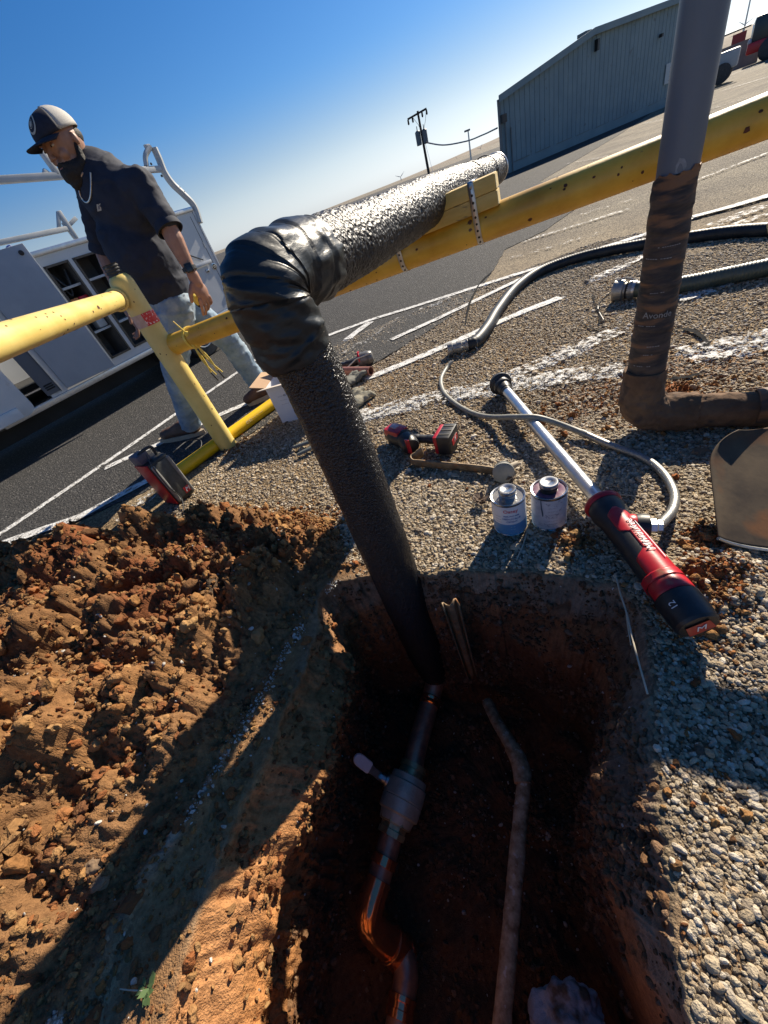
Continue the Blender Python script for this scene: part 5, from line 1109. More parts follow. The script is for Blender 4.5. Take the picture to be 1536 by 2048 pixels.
# yellow pipe on the ground
yp = thing('yellow_ground_pipe', G(450, 870), 'bright yellow plastic pipe lying on the ground behind the barrier post', 'pipe')
ya, yb = G(318, 972, .04), G(570, 790, .04); YP = mat('yellow_polyethylene', (.75, .46, .005), (.80, .52, .01), .35, scale=8, bump=.05)
mb = MB(); mb.tube([ya, yb], .042, 36); mb.build('pipe_wall', YP, yp)
yd = (yb-ya).normalized(); yt = (CAM-ya.lerp(yb, .75)); yt = (yt-yd*yt.dot(yd)).normalized(); ys = yd.cross(yt)
def ony(x, y, z): a = y/.042; c = ya.lerp(yb, .70); return c+yd*x*(1)+(yt*math.cos(a)-ys*math.sin(a)*(-1))*(.0428+z)
text_on('GAS --- -- ----', .03, ony, 'pipe_lettering', mat('tan_print', (.72, .60, .35), rough=.6), yp)
# jobsite charger / radio
B = G(362, 1010); e1_ = (G(399, 984)-B); w1_ = e1_.length; e1_.normalize(); e2_ = (G(336, 1014)-B); w2_ = e2_.length*1.0; e2_.normalize(); e2_ = (e2_-e1_*e2_.dot(e1_)*.55).normalized(); e1_ = (e1_-e2_*e1_.dot(e2_)).normalized(); w2_ = .15; hR = PV(B, 312, 924).z
rad_ = thing('jobsite_radio', B, 'red and black jobsite radio standing on the kerb of the gravel by the spoil heap', 'radio')
Rm = Matrix((e1_, e2_, Vector((0, 0, 1)))).transposed()
ctr = B+e1_*w1_/2+e2_*w2_/2+Vector((0, 0, hR/2+.004)); mb = MB(); mb.box(ctr, (w1_, w2_, hR), Rm, .016); mb.build('case', BLK, rad_, 40)
RPAN = mat('radio_panel', (.035, .04, .038), (.07, .075, .07), .55, scale=30)
mb = MB(); mb.box(ctr-e2_*(w2_/2+.002)+Vector((0, 0, .004)), (w1_*.78, .008, hR*.84), Rm, .004); mb.build('speaker_panel', RPAN, rad_, 40)
mb = MB(); mb.box(ctr-e1_*(w1_/2+.001), (.010, w2_*.80, hR*.97), Rm, .004); mb.build('red_side', RED, rad_, 40)
lg = ctr-e2_*(w2_/2+.0065)+e1_*w1_*.20-Vector((0, 0, hR*.33))
mb = MB(); mb.box(lg, (w1_*.32, .003, hR*.14), Rm, .001); mb.build('logo_plate', RED, rad_)
text_on('M', .038, lambda x, y, z: lg-e2_*(.002+z)+e1_*x+Vector((0, 0, y)), 'logo_lettering', TXTW, rad_, shear=.3)
for s_ in (0, 1):
    mb = MB(); c = B+e1_*(.012 if not s_ else w1_-.012)+Vector((0, 0, 0)); mb.caps(c-e2_*.004+Vector((0, 0, .03)), c-e2_*.004+Vector((0, 0, hR-.02)), .010, .010); mb.build('bumper_bar', mat('grey_bumper', (.16, .16, .15), (.22, .22, .21), .5, scale=40), rad_)
T_ = B+Vector((0, 0, hR)); mb = MB(); mb.tube(catmull([T_+e1_*.02+e2_*w2_*.4, T_+e1_*.02+e2_*w2_*.4+Vector((0, 0, .05)), T_+e1_*(w1_*.5)+e2_*w2_*.4+Vector((0, 0, .06)), T_+e1_*(w1_-.02)+e2_*w2_*.4+Vector((0, 0, .05)), T_+e1_*(w1_-.02)+e2_*w2_*.4], 6), .009, 10); mb.build('carry_handle', RUB, rad_)
mb = MB(); mb.box(T_+e1_*w1_*.25+e2_*w2_*.6+Vector((0, 0, .03)), (.07, .09, .055), Rm, .012); mb.build('battery_pack', mat('violet_black_plastic', (.05, .045, .07), (.09, .08, .12), .4, scale=30), rad_, 40)
mb = MB(); mb.tube(catmull([T_+e1_*.03+Vector((0, 0, .05)), T_-e2_*.04+Vector((0, 0, .0)), B-e2_*.03+Vector((0, 0, hR*.5)), B-e2_*.02+e1_*.02+Vector((0, 0, hR*.15)), gr(368, 1028, .006)], 8), .0032, 8); mb.build('power_cord', RUB, rad_)
cb_ = catmull([G(345, 905, .18), G(375, 882, .10), G(400, 880, .06), G(401, 895, .04), G(385, 905, .03), G(350, 893, .05)], 8)
mb = MB(); mb.tube(cb_, .0035, 8); tag(mb.build('cable', RUB), 'thin black cable looped on the ground behind the red radio', 'cable')
# ================================================================== BACKGROUND
SIDING = mat('blue_grey_siding', (.17, .24, .26), (.21, .285, .30), .7, scale=1.5, bump=.1, bscale=20, c3=(.14, .17, .175), s3=5, r3=(.66, .74))
TRIM = mat('dark_trim', (.13, .15, .15), (.17, .19, .19), .6, scale=4)
bL, bR = G(1006, 352), G(1372, 196)
bd = (bR-bL).normalized(); bn = Vector((bd.y, -bd.x, 0)); bn = bn if bn.dot(CAM-bL) > 0 else -bn; Wb = (bR-bL).length
def onwall(px, py):
    d = ray(px, py); t = (bL-CAM).dot(bn)/d.dot(bn); P = CAM+d*t; return (P-bL).dot(bd), P.z
eL = onwall(977, 206); rg = onwall(1182, 68); rR = onwall(1372, -6)
bld = thing('site_building', bL, 'blue grey panelled metal building with low gable roof beyond the parking lot', 'building')
DV = (Vector((bL.x, bL.y, 0)).normalized()+bd*.06).normalized()
def W3(s, z, o=0): return bL+bd*s+(bn*o if o > -.5 else DV*(-o))+Vector((0, 0, z))
roofz = lambda s: float(np.interp(s, [0, rg[0], Wb], [eL[1], rg[1], rR[1]]))
# ribbed cladding: real vertical grooves
vs = []; fs = []; npan = 46
mb = MB()
for i in range(npan):
    a, b = Wb*i/npan, Wb*(i+1)/npan; g_ = .018
    q = [W3(a+g_, .05, 0), W3(b-g_, .05, 0), W3(b-g_, roofz(b), 0), W3(a+g_, roofz(a), 0)]
    mb.add(q, [(0, 1, 2, 3)]); mb.add([W3(b-g_, .05, 0), W3(b, .05, -.03), W3(b, roofz(b), -.03), W3(b-g_, roofz(b), 0)], [(0, 1, 2, 3)])
    mb.add([W3(a, .05, -.03), W3(a+g_, .05, 0), W3(a+g_, roofz(a), 0), W3(a, roofz(a), -.03)], [(0, 1, 2, 3)])
mb.build('front_cladding', SIDING, bld, 0)
Dp = 5
mb = MB(); mb.add([W3(0, 0, -.0), W3(0, 0, -Dp), W3(0, roofz(0), -Dp), W3(0, roofz(0), -.0)], [(0, 1, 2, 3)]); mb.add([W3(Wb, 0, 0), W3(Wb, 0, -Dp), W3(Wb, roofz(Wb), -Dp), W3(Wb, roofz(Wb), 0)], [(0, 1, 2, 3)]); mb.add([W3(0, 0, -Dp), W3(Wb, 0, -Dp), W3(Wb, roofz(Wb), -Dp), W3(rg[0], rg[1], -Dp), W3(0, roofz(0), -Dp)], [(0, 1, 2, 3, 4)]); mb.build('side_walls', SIDING, bld, 0)
def slab(s0, z0, s1, z1, nm, ov=.12):
    q = MB(); q.prism([W3(s0, z0+.01, ov), W3(s1, z1+.01, ov), W3(s1, z1+.10, ov), W3(s0, z0+.10, ov)], DV*(Dp+ov*2)); return q.build(nm, TRIM, bld, 0)
slab(-.10, roofz(0)-.02, rg[0], rg[1], 'roof'); slab(rg[0], rg[1], Wb+.1, roofz(Wb), 'roof')
q = MB(); q.prism([W3(-.10, roofz(0)-.09, .13), W3(rg[0], rg[1]-.07, .13), W3(rg[0], rg[1]+.11, .13), W3(-.10, roofz(0)+.09, .13)], bn*.03); q.build('fascia', SIDING, bld, 0)
q = MB(); q.prism([W3(rg[0], rg[1]-.07, .13), W3(Wb+.1, roofz(Wb)-.07, .13), W3(Wb+.1, roofz(Wb)+.11, .13), W3(rg[0], rg[1]+.11, .13)], bn*.03); q.build('fascia', SIDING, bld, 0)
q = MB(); q.box(W3(0, roofz(0)/2, .01), (.08, .08, roofz(0)), None); q.build('corner_trim', TRIM, bld, 0)
q = MB(); q.prism([W3(0, 0, .02), W3(Wb, 0, .02), W3(Wb, .32, .02), W3(0, .24, .02)], -bn*.03); q.build('skirting', SIDING, bld, 0)
for k in range(9): s0 = Wb*(.05+.1*k); q = MB(); q.prism([W3(s0, .26, .025), W3(s0+Wb*.07, .27+.005*k, .025), W3(s0+Wb*.07, .30, .025), W3(s0, .285, .025)], bn*.008); q.build('skirting_batten', TRIM, bld, 0)
rv = onwall(1172, 76); q = MB(); q.box(W3(rv[0], rv[1]+.16, -.6), (.35, .35, .10), Matrix.Rotation(math.atan2(bd.y, bd.x), 3, 'Z')); q.box(W3(rv[0], rv[1]+.08, -.6), (.2, .2, .14), None); q.build('roof_vent', TRIM, bld, 0)
for px, py, w_, h_ in ((1003, 239, .22, .22), (1190, 92, .12, .30), (1318, 73, .10, .10)):
    s, z = onwall(px, py); q = MB(); q.prism([W3(s-w_/2, z-h_/2, .03), W3(s+w_/2, z-h_/2, .03), W3(s+w_/2, z+h_/2, .03), W3(s-w_/2, z+h_/2, .03)], bn*.12); q.build('wall_fixture', BLK, bld, 0)
s, z = onwall(1006, 245); q = MB(); q.box(W3(s+.05, z/2, .05), (.035, .035, z), None); q.build('conduit', TRIM, bld, 0); q = MB(); q.box(W3(s+.32, z/2-.1, .05), (.035, .035, z-.2), None); q.build('conduit', TRIM, bld, 0)
s0, z1 = onwall(1331, 129); s1, z0 = onwall(1345, 151); s1 = s0+.9; z0 = z1-.62; q = MB(); q.prism([W3(s0, z0, .035), W3(s1, z0, .035), W3(s1, z1, .035), W3(s0, z1, .035)], bn*.02); SIGN = q.build('wall_sign', mat('pale_sign', (.45, .50, .50), rough=.6), bld, 0)
for k in range(4): text_on('--- -----', .13, (lambda k: lambda x, y, z: W3(s0+.45+x, z1-.14-.13*k+y, .057+z))(k), 'sign_lettering', TXT, bld)
# utility pole with transformers
POLE = mat('weathered_pole', (.045, .032, .025), (.08, .06, .045), .9, scale=6, stretch=(1, 1, .2)); TRF = mat('grey_transformer', (.12, .135, .14), (.16, .175, .18), .5, scale=3)
pt = PH(835, 222, 75); pbz = PH(857, 341, 75); up0 = thing('utility_pole', (pbz.x, pbz.y, 0), 'dark wooden utility pole with crossarm and two grey transformers left of the building', 'utility pole')
base = Vector((pbz.x+(pbz.x-pt.x)*.6, pbz.y+(pbz.y-pt.y)*.6, -.2)); base = Vector((pbz.x, pbz.y, -.2)); 
mb = MB(); mb.tube([base, pt], [.20, .14], 12); mb.build('pole', POLE, up0)
pd = (pt-base).normalized(); ca = PH(815, 239, 75); cb2 = PH(853, 217, 75)
mb = MB(); mb.tube([ca, cb2], .12, 6); mb.build('crossarm', POLE, up0)
for f in (.02, .25, .75, .98): c = ca.lerp(cb2, f); mb = MB(); mb.lathe(c, Vector((0, 0, -1)), [(0, .05), (.1, .12), (.5, .13), (.6, .05)], 8); mb.build('insulator', POLE, up0)
for px, py in ((837, 277), (850, 273)):
    c = PH(px, py, 75); mb = MB(); mb.lathe(c-Vector((0, 0, .75)), (0, 0, 1), [(0, .3), (.05, .36), (1.4, .36), (1.5, .25), (1.6, .06), (2.0, .05)], 14); mb.build('transformer', TRF, up0)
mb = MB(); mb.tube([PH(843, 266, 74.5), PH(837, 250, 74.5), ca.lerp(cb2, .25)], .025, 5); mb.build('jumper_wire', POLE, up0); mb = MB(); mb.tube([PH(847, 262, 74.5), PH(851, 240, 74.5), ca.lerp(cb2, .98)], .025, 5); mb.build('jumper_wire', POLE, up0)
mb = MB(); s, z = onwall(990, 258); P1 = W3(s, z, .1); mb.tube(catmull([PH(852, 285, 74.5), PH(885, 290, 60), PH(930, 283, 45), PH(965, 270, 33), P1], 10), [.06*(1-i/45)+.02 for i in range(41)], 6); tag(mb.build('service_cable', BLK), 'sagging service cable from the utility pole to the building corner', 'cable')
mb = MB(); mb.tube([PH(851, 288, 74.8), PH(866, 345, 73)], .02, 4); tag(mb.build('guy_wire', GALV), 'thin guy wire running down beside the utility pole', 'wire')
for (x0, y0, x1, y1, dist, lb) in ((942, 318, 932, 263, 60, 'thin grey lamp post standing between utility pole and building'), (1480, 98, 1502, -20, 90, 'tall thin lamp post at the upper right behind the parked truck')):
    a, b = PH(x0, y0, dist), PH(x1, y1, dist); b = Vector((a.x, a.y, b.z)) if x0 < 1000 else Vector((a.x, a.y, PH(1496, 10, dist).z+2)); t_ = thing('lamp_post', (a.x, a.y, 0), lb, 'lamp post')
    mb = MB(); mb.tube([Vector((a.x, a.y, 0)), b], [.11, .07], 8); mb.build('pole', GALV, t_); mb = MB(); mb.box(b+Vector((-.15, -.1, .03)), (.6, .3, .16), None, .04); mb.build('lamp_head', TRF, t_)
# wind turbines
TUR = mat('turbine_white', (.42, .43, .45), rough=.6)
for (hx, hy, bx_, by_, rb, dist, lb, a0) in ((1489, 50, 1486, 76, 13, 700, 'largest white wind turbine on the hill at upper right', .4), (1466, 72, 1465, 86, 6, 900, 'small far wind turbine left of the largest one', 1.1), (801, 354, 803, 366, 11, 600, 'wind turbine rising just above the insulated pipe', .6), (915, 318, 917, 326, 6, 900, 'tiny wind turbine on the skyline left of the lamp post', .2), (961, 296, 963, 307, 7, 800, 'small wind turbine on the hill beside the building', .9)):
    h = PH(hx, hy, dist); b = Vector((h.x, h.y, 0)); R_ = rb/F_PX*zc_of(h); t_ = thing('wind_turbine', b, lb, 'wind turbine', 'wind turbines on the skyline')
    mb = MB(); mb.tube([b, h], [R_*.06, R_*.035], 8); mb.build('tower', TUR, t_)
    n = Vector((-h.x, -h.y, 0)).normalized(); s_ = Vector((0, 0, 1)).cross(n); mb = MB(); mb.ell(h, (R_*.06, R_*.06, R_*.06)); mb.build('nacelle', TUR, t_)
    for k in range(3):
        an = a0+k*2.094; d = s_*math.cos(an)+Vector((0, 0, 1))*math.sin(an); mb = MB(); mb.tube([h+n*R_*.05, h+n*R_*.05+d*R_*.25, h+n*R_*.05+d*R_], [R_*.03, R_*.06, R_*.012], 6); mb.build('blade', TUR, t_)
# barrier wall, red container, truck at the far right
def bx3(nm, mt, parent, px0, py0, px1, py1, dist, hgt, depth, z0=0.):
    a, b = PH(px0, py0, dist), PH(px1, py1, dist); a.z = z0; b.z = z0; d = (b-a).normalized(); n = Vector((-d.y, d.x, 0)); n = n if n.dot(a) > 0 else -n
    q = MB(); q.prism([a, b, b+Vector((0, 0, hgt)), a+Vector((0, 0, hgt))], n*depth); return q.build(nm, mt, parent, 0)
CONC = mat('pale_concrete', (.20, .19, .175), (.28, .265, .24), .85, scale=2)
wl_ = bx3('low_wall', CONC, None, 1438, 130, 1520, 97, 46, 1.25, .5); tag(wl_, 'long low concrete wall across the far right of the lot', 'wall')
ctn = bx3('red_machine_frame', mat('red_frame', (.34, .05, .045), (.28, .04, .035), .6, scale=2), None, 1458, 112, 1486, 100, 60, 1.9, 1.2); tag(ctn, 'red steel frame standing behind the low concrete wall', 'equipment')
FT = thing('parked_truck', PH(1520, 104, 42), 'dark parked truck with red front and white trim at the top right edge', 'truck')
a = PH(1494, 112, 42); b = PH(1600, 72, 42); a.z = b.z = 0; d = (b-a).normalized(); n = Vector((-d.y, d.x, 0)); n = n if n.dot(a) > 0 else -n; Rt = Matrix((d, n, Vector((0, 0, 1)))).transposed()
DKT = mat('dark_cab', (.02, .025, .03), (.035, .04, .045), .3, scale=3); GLS = mat('dark_glass', (.02, .025, .03), rough=.08); CHR = mat('chrome', (.6, .6, .62), rough=.15, metal=1)
TL_ = lambda x, y, z: a+Rt @ Vector((x, y, z))
mb = MB(); mb.box(TL_(2.3, 1.2, 2.3), (2.6, 2.3, 2.9), Rt, .25); mb.build('cab', DKT, FT); mb = MB(); mb.box(TL_(.75, 1.2, 1.35), (1.5, 1.8, 1.4), Rt, .22); mb.build('hood', DKT, FT)
mb = MB(); mb.box(TL_(6.6, 1.2, 2.7), (5.6, 2.4, 2.9), Rt, .08); mb.build('cargo_body', DKT, FT); mb = MB(); mb.box(TL_(.6, 1.2, .75), (1.4, 2.2, .5), Rt, .1); mb.build('bumper', RED, FT)
mb = MB(); mb.box(TL_(2.0, .03, 2.75), (1.2, .04, .9), Rt, .02); mb.build('side_window', GLS, FT); mb = MB(); mb.box(TL_(.98, 1.2, 2.85), (.05, 1.9, .9), Rt, .02); mb.build('windscreen', GLS, FT)
mb = MB(); mb.box(TL_(3.2, -.02, 1.0), (3.5, .05, .4), Rt, .02); mb.build('red_skirt', RED, FT); mb = MB(); mb.box(TL_(2.2, -.03, 1.5), (2.4, .05, .16), Rt, .02); mb.build('white_stripe', TUR, FT)
mb = MB(); mb.box(TL_(-.01, 1.2, 1.3), (.06, 1.0, .9), Rt, .02); mb.build('grille', CHR, FT)
for x in (1.0, 4.3, 7.6):
    for y in (.15, 2.25): mb = MB(); c = TL_(x, y-.15, .5); mb.lathe(c, n, [(0, .30), (.01, .48), (.04, .52), (.26, .52), (.29, .48), (.3, .3)], 20); mb.build('wheel', RUB, FT)
for y in (.3, 2.1): mb = MB(); mb.ell(TL_(-.03, y, 1.05), (.1, .14, .14), Rt); mb.build('headlight', TUR, FT)
PT2 = thing('utility_trailer', PH(1437, 135, 30), 'small pale trailer partly hidden behind the grey pipe at the end of the building', 'trailer')
a = PH(1415, 150, 30); a.z = .0; TL_ = lambda x, y, z: a+Rt @ Vector((x, y, z)); mb = MB(); mb.box(TL_(.6, .5, .75), (.8, .8, .6), Rt, .08); mb.build('trailer_body', mat('pale_grey_paint', (.40, .42, .43), rough=.5), PT2); mb = MB(); mb.box(TL_(.65, .4, 1.55), (1.1, .5, .05), Rt, .02); mb.build('tilted_lid', TRIM, PT2)
for y in (0, 1.0): mb = MB(); mb.lathe(TL_(.5, y-.1, .36), n, [(0, .2), (.01, .34), (.18, .34), (.19, .2)], 18); mb.build('wheel', RUB, PT2)

# ================================================================== SERVICE TRUCK
ZB = .40
sR, sL = G(474, 606, ZB), G(135, 781, ZB)
tf = (sL-sR); tf.z = 0; tf.normalize(); tn = Vector((tf.y, -tf.x, 0)); tn = tn if tn.dot(CAM-sR) > 0 else -tn
Rk = Matrix((tf, -tn, Vector((0, 0, 1)))).transposed()
def side(px, py, off=0.):
    d = ray(px, py); t = (sR+tn*off-CAM).dot(tn)/d.dot(tn); P = CAM+d*t; return (P-sR).dot(tf), P.z
def T3(s, z, o=0.): return Vector((sR.x, sR.y, 0))+tf*s+tn*o+Vector((0, 0, z))
trk = thing('service_truck', (sR.x, sR.y, 0), 'white service truck with open tool compartments and ladder rack parked behind the man', 'truck')
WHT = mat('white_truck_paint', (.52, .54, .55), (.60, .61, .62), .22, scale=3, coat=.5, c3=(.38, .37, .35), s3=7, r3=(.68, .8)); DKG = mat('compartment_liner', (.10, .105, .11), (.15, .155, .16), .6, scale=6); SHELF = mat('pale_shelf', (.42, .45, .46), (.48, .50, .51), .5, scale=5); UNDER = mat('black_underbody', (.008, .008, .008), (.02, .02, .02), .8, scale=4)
PLATE = mat('diamond_plate', (.50, .51, .52), (.60, .61, .62), .3, scale=30, metal=.8)
zt1 = side(0, 512)[1]; zt2 = side(397, 436)[1]; ztop = (zt1+zt2)/2; s_end = side(0, 860)[0]
sBodyL = side(118, 790)[0]; Wt = 1.55
ops = []
def rect(c):   # four photo corners -> s0,s1,z0,z1
    q = [side(*p) for p in c]; return (q[0][0]+q[3][0])/2, (q[1][0]+q[2][0])/2, (q[2][1]+q[3][1])/2, (q[0][1]+q[1][1])/2
o1 = rect([(95, 524), (125, 522), (250, 703), (222, 712)]); o2 = rect([(148, 516), (187, 502), (300, 655), (262, 668)])
print('OPEN', o1, o2, ztop, sBodyL)
oo = []
for o in (o1, o2): s0, s1 = sorted(o[:2]); s0, s1 = s0-.05, s1+.03; oo.append([s0, s1, ZB+.08, ztop-.09])
oo.sort(key=lambda o: o[0])
# side skin around openings
xs = [0.]; segs = []
cur = 0.
for (s0, s1, z0, z1) in oo:
    segs.append((cur, s0, ZB, ztop)); segs.append((s0, s1, ZB, z0)); segs.append((s0, s1, z1, ztop)); cur = s1
segs.append((cur, sBodyL+.06, ZB, ztop)); th = .02
for s0, s1, z0, z1 in segs:
    mb = MB(); mb.box(T3((s0+s1)/2, (z0+z1)/2, -th/2), (s1-s0, th, z1-z0), Rk); mb.build('side_panel', WHT, trk, 0)
for (s0, s1, z0, z1) in oo:
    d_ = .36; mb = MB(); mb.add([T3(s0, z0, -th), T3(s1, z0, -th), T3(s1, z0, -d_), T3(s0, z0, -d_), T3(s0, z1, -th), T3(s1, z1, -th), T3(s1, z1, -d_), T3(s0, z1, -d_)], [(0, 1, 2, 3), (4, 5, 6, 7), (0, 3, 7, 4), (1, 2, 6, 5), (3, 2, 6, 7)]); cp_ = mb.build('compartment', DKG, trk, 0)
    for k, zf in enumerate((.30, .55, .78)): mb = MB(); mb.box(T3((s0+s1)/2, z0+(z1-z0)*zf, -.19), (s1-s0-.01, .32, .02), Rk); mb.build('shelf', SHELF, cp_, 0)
    q = MB()
    fr = .018
    for a_, b_ in (((s0, z0), (s0, z1)), ((s1, z0), (s1, z1)), ((s0, z1), (s1, z1)), ((s0, z0), (s1, z0))):
        c = T3((a_[0]+b_[0])/2, (a_[1]+b_[1])/2, .006); q.box(c, (abs(b_[0]-a_[0])+fr, .012, abs(b_[1]-a_[1])+fr), Rk)
    q.build('door_seal', BLK, cp_, 0)
# tools on shelves (belong to the compartment load)
random.seed(5)
s0, s1, z0, z1 = oo[1]
for k, (zf, mt, nm, lb) in enumerate(((.55, RED, 'tool_case', 'small red tool case on the upper shelf of the open truck compartment'), (.55, mat('orange_case', (.55, .2, .05), rough=.5), 'orange_box', 'orange box beside the red case in the open truck compartment'), (.30, SHELF, 'white_tub', 'white tub on the lower shelf of the open truck compartment'))):
    mb = MB(); w_ = (s1-s0)*.42; mb.box(T3(s0+(s1-s0)*(.28+.44*(k % 2)), z0+(z1-z0)*zf+.011+.05, -.10), (w_, .12, .09), Rk, .012); tag(mb.build(nm, mt), lb, 'box')
mb = MB(); mb.tube(catmull([T3(s0+.04, z1-.05, -.08), T3((s0+s1)/2, z1-.20, -.06), T3(s1-.03, z1-.04, -.08)], 6), .012, 8); mb.tube(catmull([T3(s0+.05, z1-.06, -.10), T3((s0+s1)/2+.02, z1-.26, -.08), T3(s1-.04, z1-.05, -.10)], 6), .010, 8); tag(mb.build('coiled_hose', RUB), 'dark hose hanging in the top of the open truck compartment', 'hose')
# box volume behind skin, bed floor, tailgate end
mb = MB(); mb.box(T3(sBodyL/2+.27, (ZB+ztop)/2-.02, -Wt+.2), (sBodyL+.5, .36, ztop-ZB-.06), Rk); mb.build('far_side_body', WHT, trk)
mb = MB(); mb.box(T3(.0-.012, (ZB+ztop)/2, -.2), (.02, .42, ztop-ZB), Rk); mb.build('rear_panel', WHT, trk); mb = MB(); mb.box(T3(.02, ZB+.22, -Wt/2), (.03, Wt-.75, .42), Rk); mb.build('tailgate', WHT, trk)
mb = MB(); mb.box(T3(sBodyL/2+.3, ZB+.12, -Wt/2), (sBodyL+.5, Wt-.76, .05), Rk); mb.build('bed_floor', UNDER, trk)
mb = MB(); mb.box(T3(sBodyL/2+.27, ztop+.022, -.19), (sBodyL+.56, .42, .044), Rk, .008); lid = mb.build('top_lid', PLATE, trk)
mb = MB(); nT = 90
for i in range(nT):
    s = .02+(sBodyL+.5)*i/nT
    for r_ in range(3):
        t_ = 1 if (i+r_) % 2 else -1; c = T3(s, ztop+.006+.013*r_, .0145); mb.add([c+tf*.010+Vector((0, 0, .004*t_)), c+tn*.003, c-tf*.010-Vector((0, 0, .004*t_)), c-tn*.001+Vector((0, 0, .003))], [(0, 1, 2), (0, 2, 3)])
mb.build('tread_pattern', PLATE, lid, 0)['kind'] = 'stuff'
mb = MB(); mb.box(T3(sBodyL/2+.27, ZB-.03, -.03), (sBodyL+.56, .05, .055), Rk, .006); mb.build('lower_trim', PLATE, trk)
mb = MB(); mb.box(T3(sBodyL/2+.5, ZB-.12, -Wt/2), (sBodyL+1.6, Wt-.5, .2), Rk); mb.build('chassis', UNDER, trk)
mb = MB(); mb.box(T3(sBodyL/2-.2, ZB-.10, -.24), (.6, .3, .18), Rk, .02); mb.build('step_box', UNDER, trk)
for s in (.75, sBodyL+1.75):
    for y in (-.02, -Wt+.22):
        mb = MB(); mb.lathe(T3(s, .27, y), -tn, [(0, .14), (.005, .25), (.03, .27), (.17, .27), (.2, .25), (.201, .1)], 28); wh = mb.build('tyre', RUB, trk); mb = MB(); mb.lathe(T3(s, .27, y+.004), -tn, [(0, .05), (.01, .12), (.0, .15), (.03, .16)], 20); mb.build('rim', STEEL, trk)
# rear door area: folding handle rail, round badge
hA_ = T3(*side(352, 545), .01); hB_ = T3(*side(408, 521), .01)
def bar2(nm, a, b, w, h, mt, par=trk): 
    d = (b-a).normalized(); u = Vector((0, 0, 1)); q = MB(); q.box((a+b)/2, ((b-a).length, w, h), Matrix((d, u.cross(d).normalized(), d.cross(u.cross(d)).normalized())).transposed(), min(w, h)*.2); return q.build(nm, mt, par)
bar2('bed_rail', T3(*side(375, 540), .02), T3(*side(420, 522), .02), .03, .035, WHT)
bar2('gas_strut', T3(*side(368, 509), .03), T3(*side(404, 521), .03), .012, .012, BLK)
bp_ = T3(*side(428, 533), .003); mb = MB(); mb.lathe(bp_, tn, [(0, .036), (.004, .036), (.005, .030)], 28); mb.build('round_badge', CHR, trk); mb = MB(); mb.lathe(bp_+tn*.0055, tn, [(0, .029), (.001, .028)], 24); mb.build('badge_face', UNDER, trk)
mb = MB(); 
for k in range(6): an = k*1.047; mb.box(bp_+tn*.008+tf*.012*math.cos(an)+Vector((0, 0, .012*math.sin(an))), (.012, .002, .008), Rk)
mb.build('badge_emblem', CHR, trk)
# panel seams on the rear side panel
for s in (.06, .62): mb = MB(); mb.box(T3(s, (ZB+ztop)/2, .0005), (.006, .002, ztop-ZB-.08), Rk); mb.build('panel_seam', UNDER, trk)
for sq_, zq in ((.20, ZB+.45), (.48, ZB+.45)): mb = MB(); mb.box(T3(sq_, zq, .006), (.05, .012, .035), Rk, .004); lt = mb.build('paddle_latch', GALV, trk); mb = MB(); mb.box(T3(sq_, zq-.004, .013), (.03, .006, .014), Rk, .002); mb.build('latch_paddle', BLK, lt)
for sq_ in (.065, .625):
    for zq in (ZB+.15, ZB+.70): mb = MB(); mb.lathe(T3(sq_, zq-.03, .006), (0, 0, 1), [(0, .007), (.06, .007)], 10); mb.build('hinge', GALV, trk)
mb = MB(); mb.box(T3(.035, ZB+.25, .004), (.03, .006, .06), Rk, .002); mb.build('marker_light', RED, trk)
# open doors, hinged at 90 degrees
def door(p_h, p_f, zt0, zb0, nm, label=None):      # hinge s, world direction outward
    pass
dh = side(230, 731)[0]; dz0, dz1 = ZB+.02, ztop-.04
Pd = T3(dh, 0, .01); far_px = PV(Pd, 135, 775)
odir = (G(135, 776, dz0)-G(230, 731, dz0)); odir.z = 0; wD = min(odir.length, .6); odir.normalize()
Dm = Matrix((odir, Vector((0, 0, 1)).cross(odir), Vector((0, 0, 1)))).transposed()
hinge = G(230, 731, dz0); hz = PV(hinge, 57, 482).z
mb = MB(); mb.box(hinge+odir*wD/2+Vector((0, 0, (hz-dz0)/2)), (wD, .028, hz-dz0), Dm, .008); dr = mb.build('open_door', mat('grey_door_inner', (.30, .33, .37), (.35, .38, .42), .4, scale=3, c3=(.45, .47, .5), s3=2, r3=(.5, .7)), trk)
mb = MB(); mb.lathe(hinge+odir*.06+Vector((0, 0, hz-dz0-.06))-Vector((0, 0, 1)).cross(odir)*(-.0 if False else 0), (Vector((0, 0, 1)).cross(odir))*(1 if (Vector((0, 0, 1)).cross(odir)).dot(CAM-hinge) > 0 else -1), [(.010, .02), (.022, .02), (.024, .012)], 16); mb.build('door_latch', BLK, dr)
fn = (Vector((0, 0, 1)).cross(odir)); fn = fn if fn.dot(CAM-hinge) > 0 else -fn
lp = PV(hinge, 205, 610); mb = MB(); mb.caps(hinge+odir*.04+Vector((0, 0, (lp.z-dz0)))+fn*.02, hinge+odir*.10+Vector((0, 0, (lp.z-dz0)+.01))+fn*.02, .018, .012); mb.build('door_handle', BLK, dr)
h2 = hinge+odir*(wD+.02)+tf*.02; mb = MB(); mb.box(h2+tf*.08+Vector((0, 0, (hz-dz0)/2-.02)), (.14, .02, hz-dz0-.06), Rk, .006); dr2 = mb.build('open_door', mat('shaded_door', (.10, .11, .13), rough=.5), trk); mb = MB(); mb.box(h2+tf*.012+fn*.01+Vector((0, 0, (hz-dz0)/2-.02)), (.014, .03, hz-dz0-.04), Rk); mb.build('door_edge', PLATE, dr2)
for k in range(3): bb = h2+tf*.08+fn*.012+Vector((0, 0, .06+.02*k)); mb = MB(); mb.box(bb, (.08, .01, .012), Rk); mb.build('door_vent_slat', UNDER, dr2)
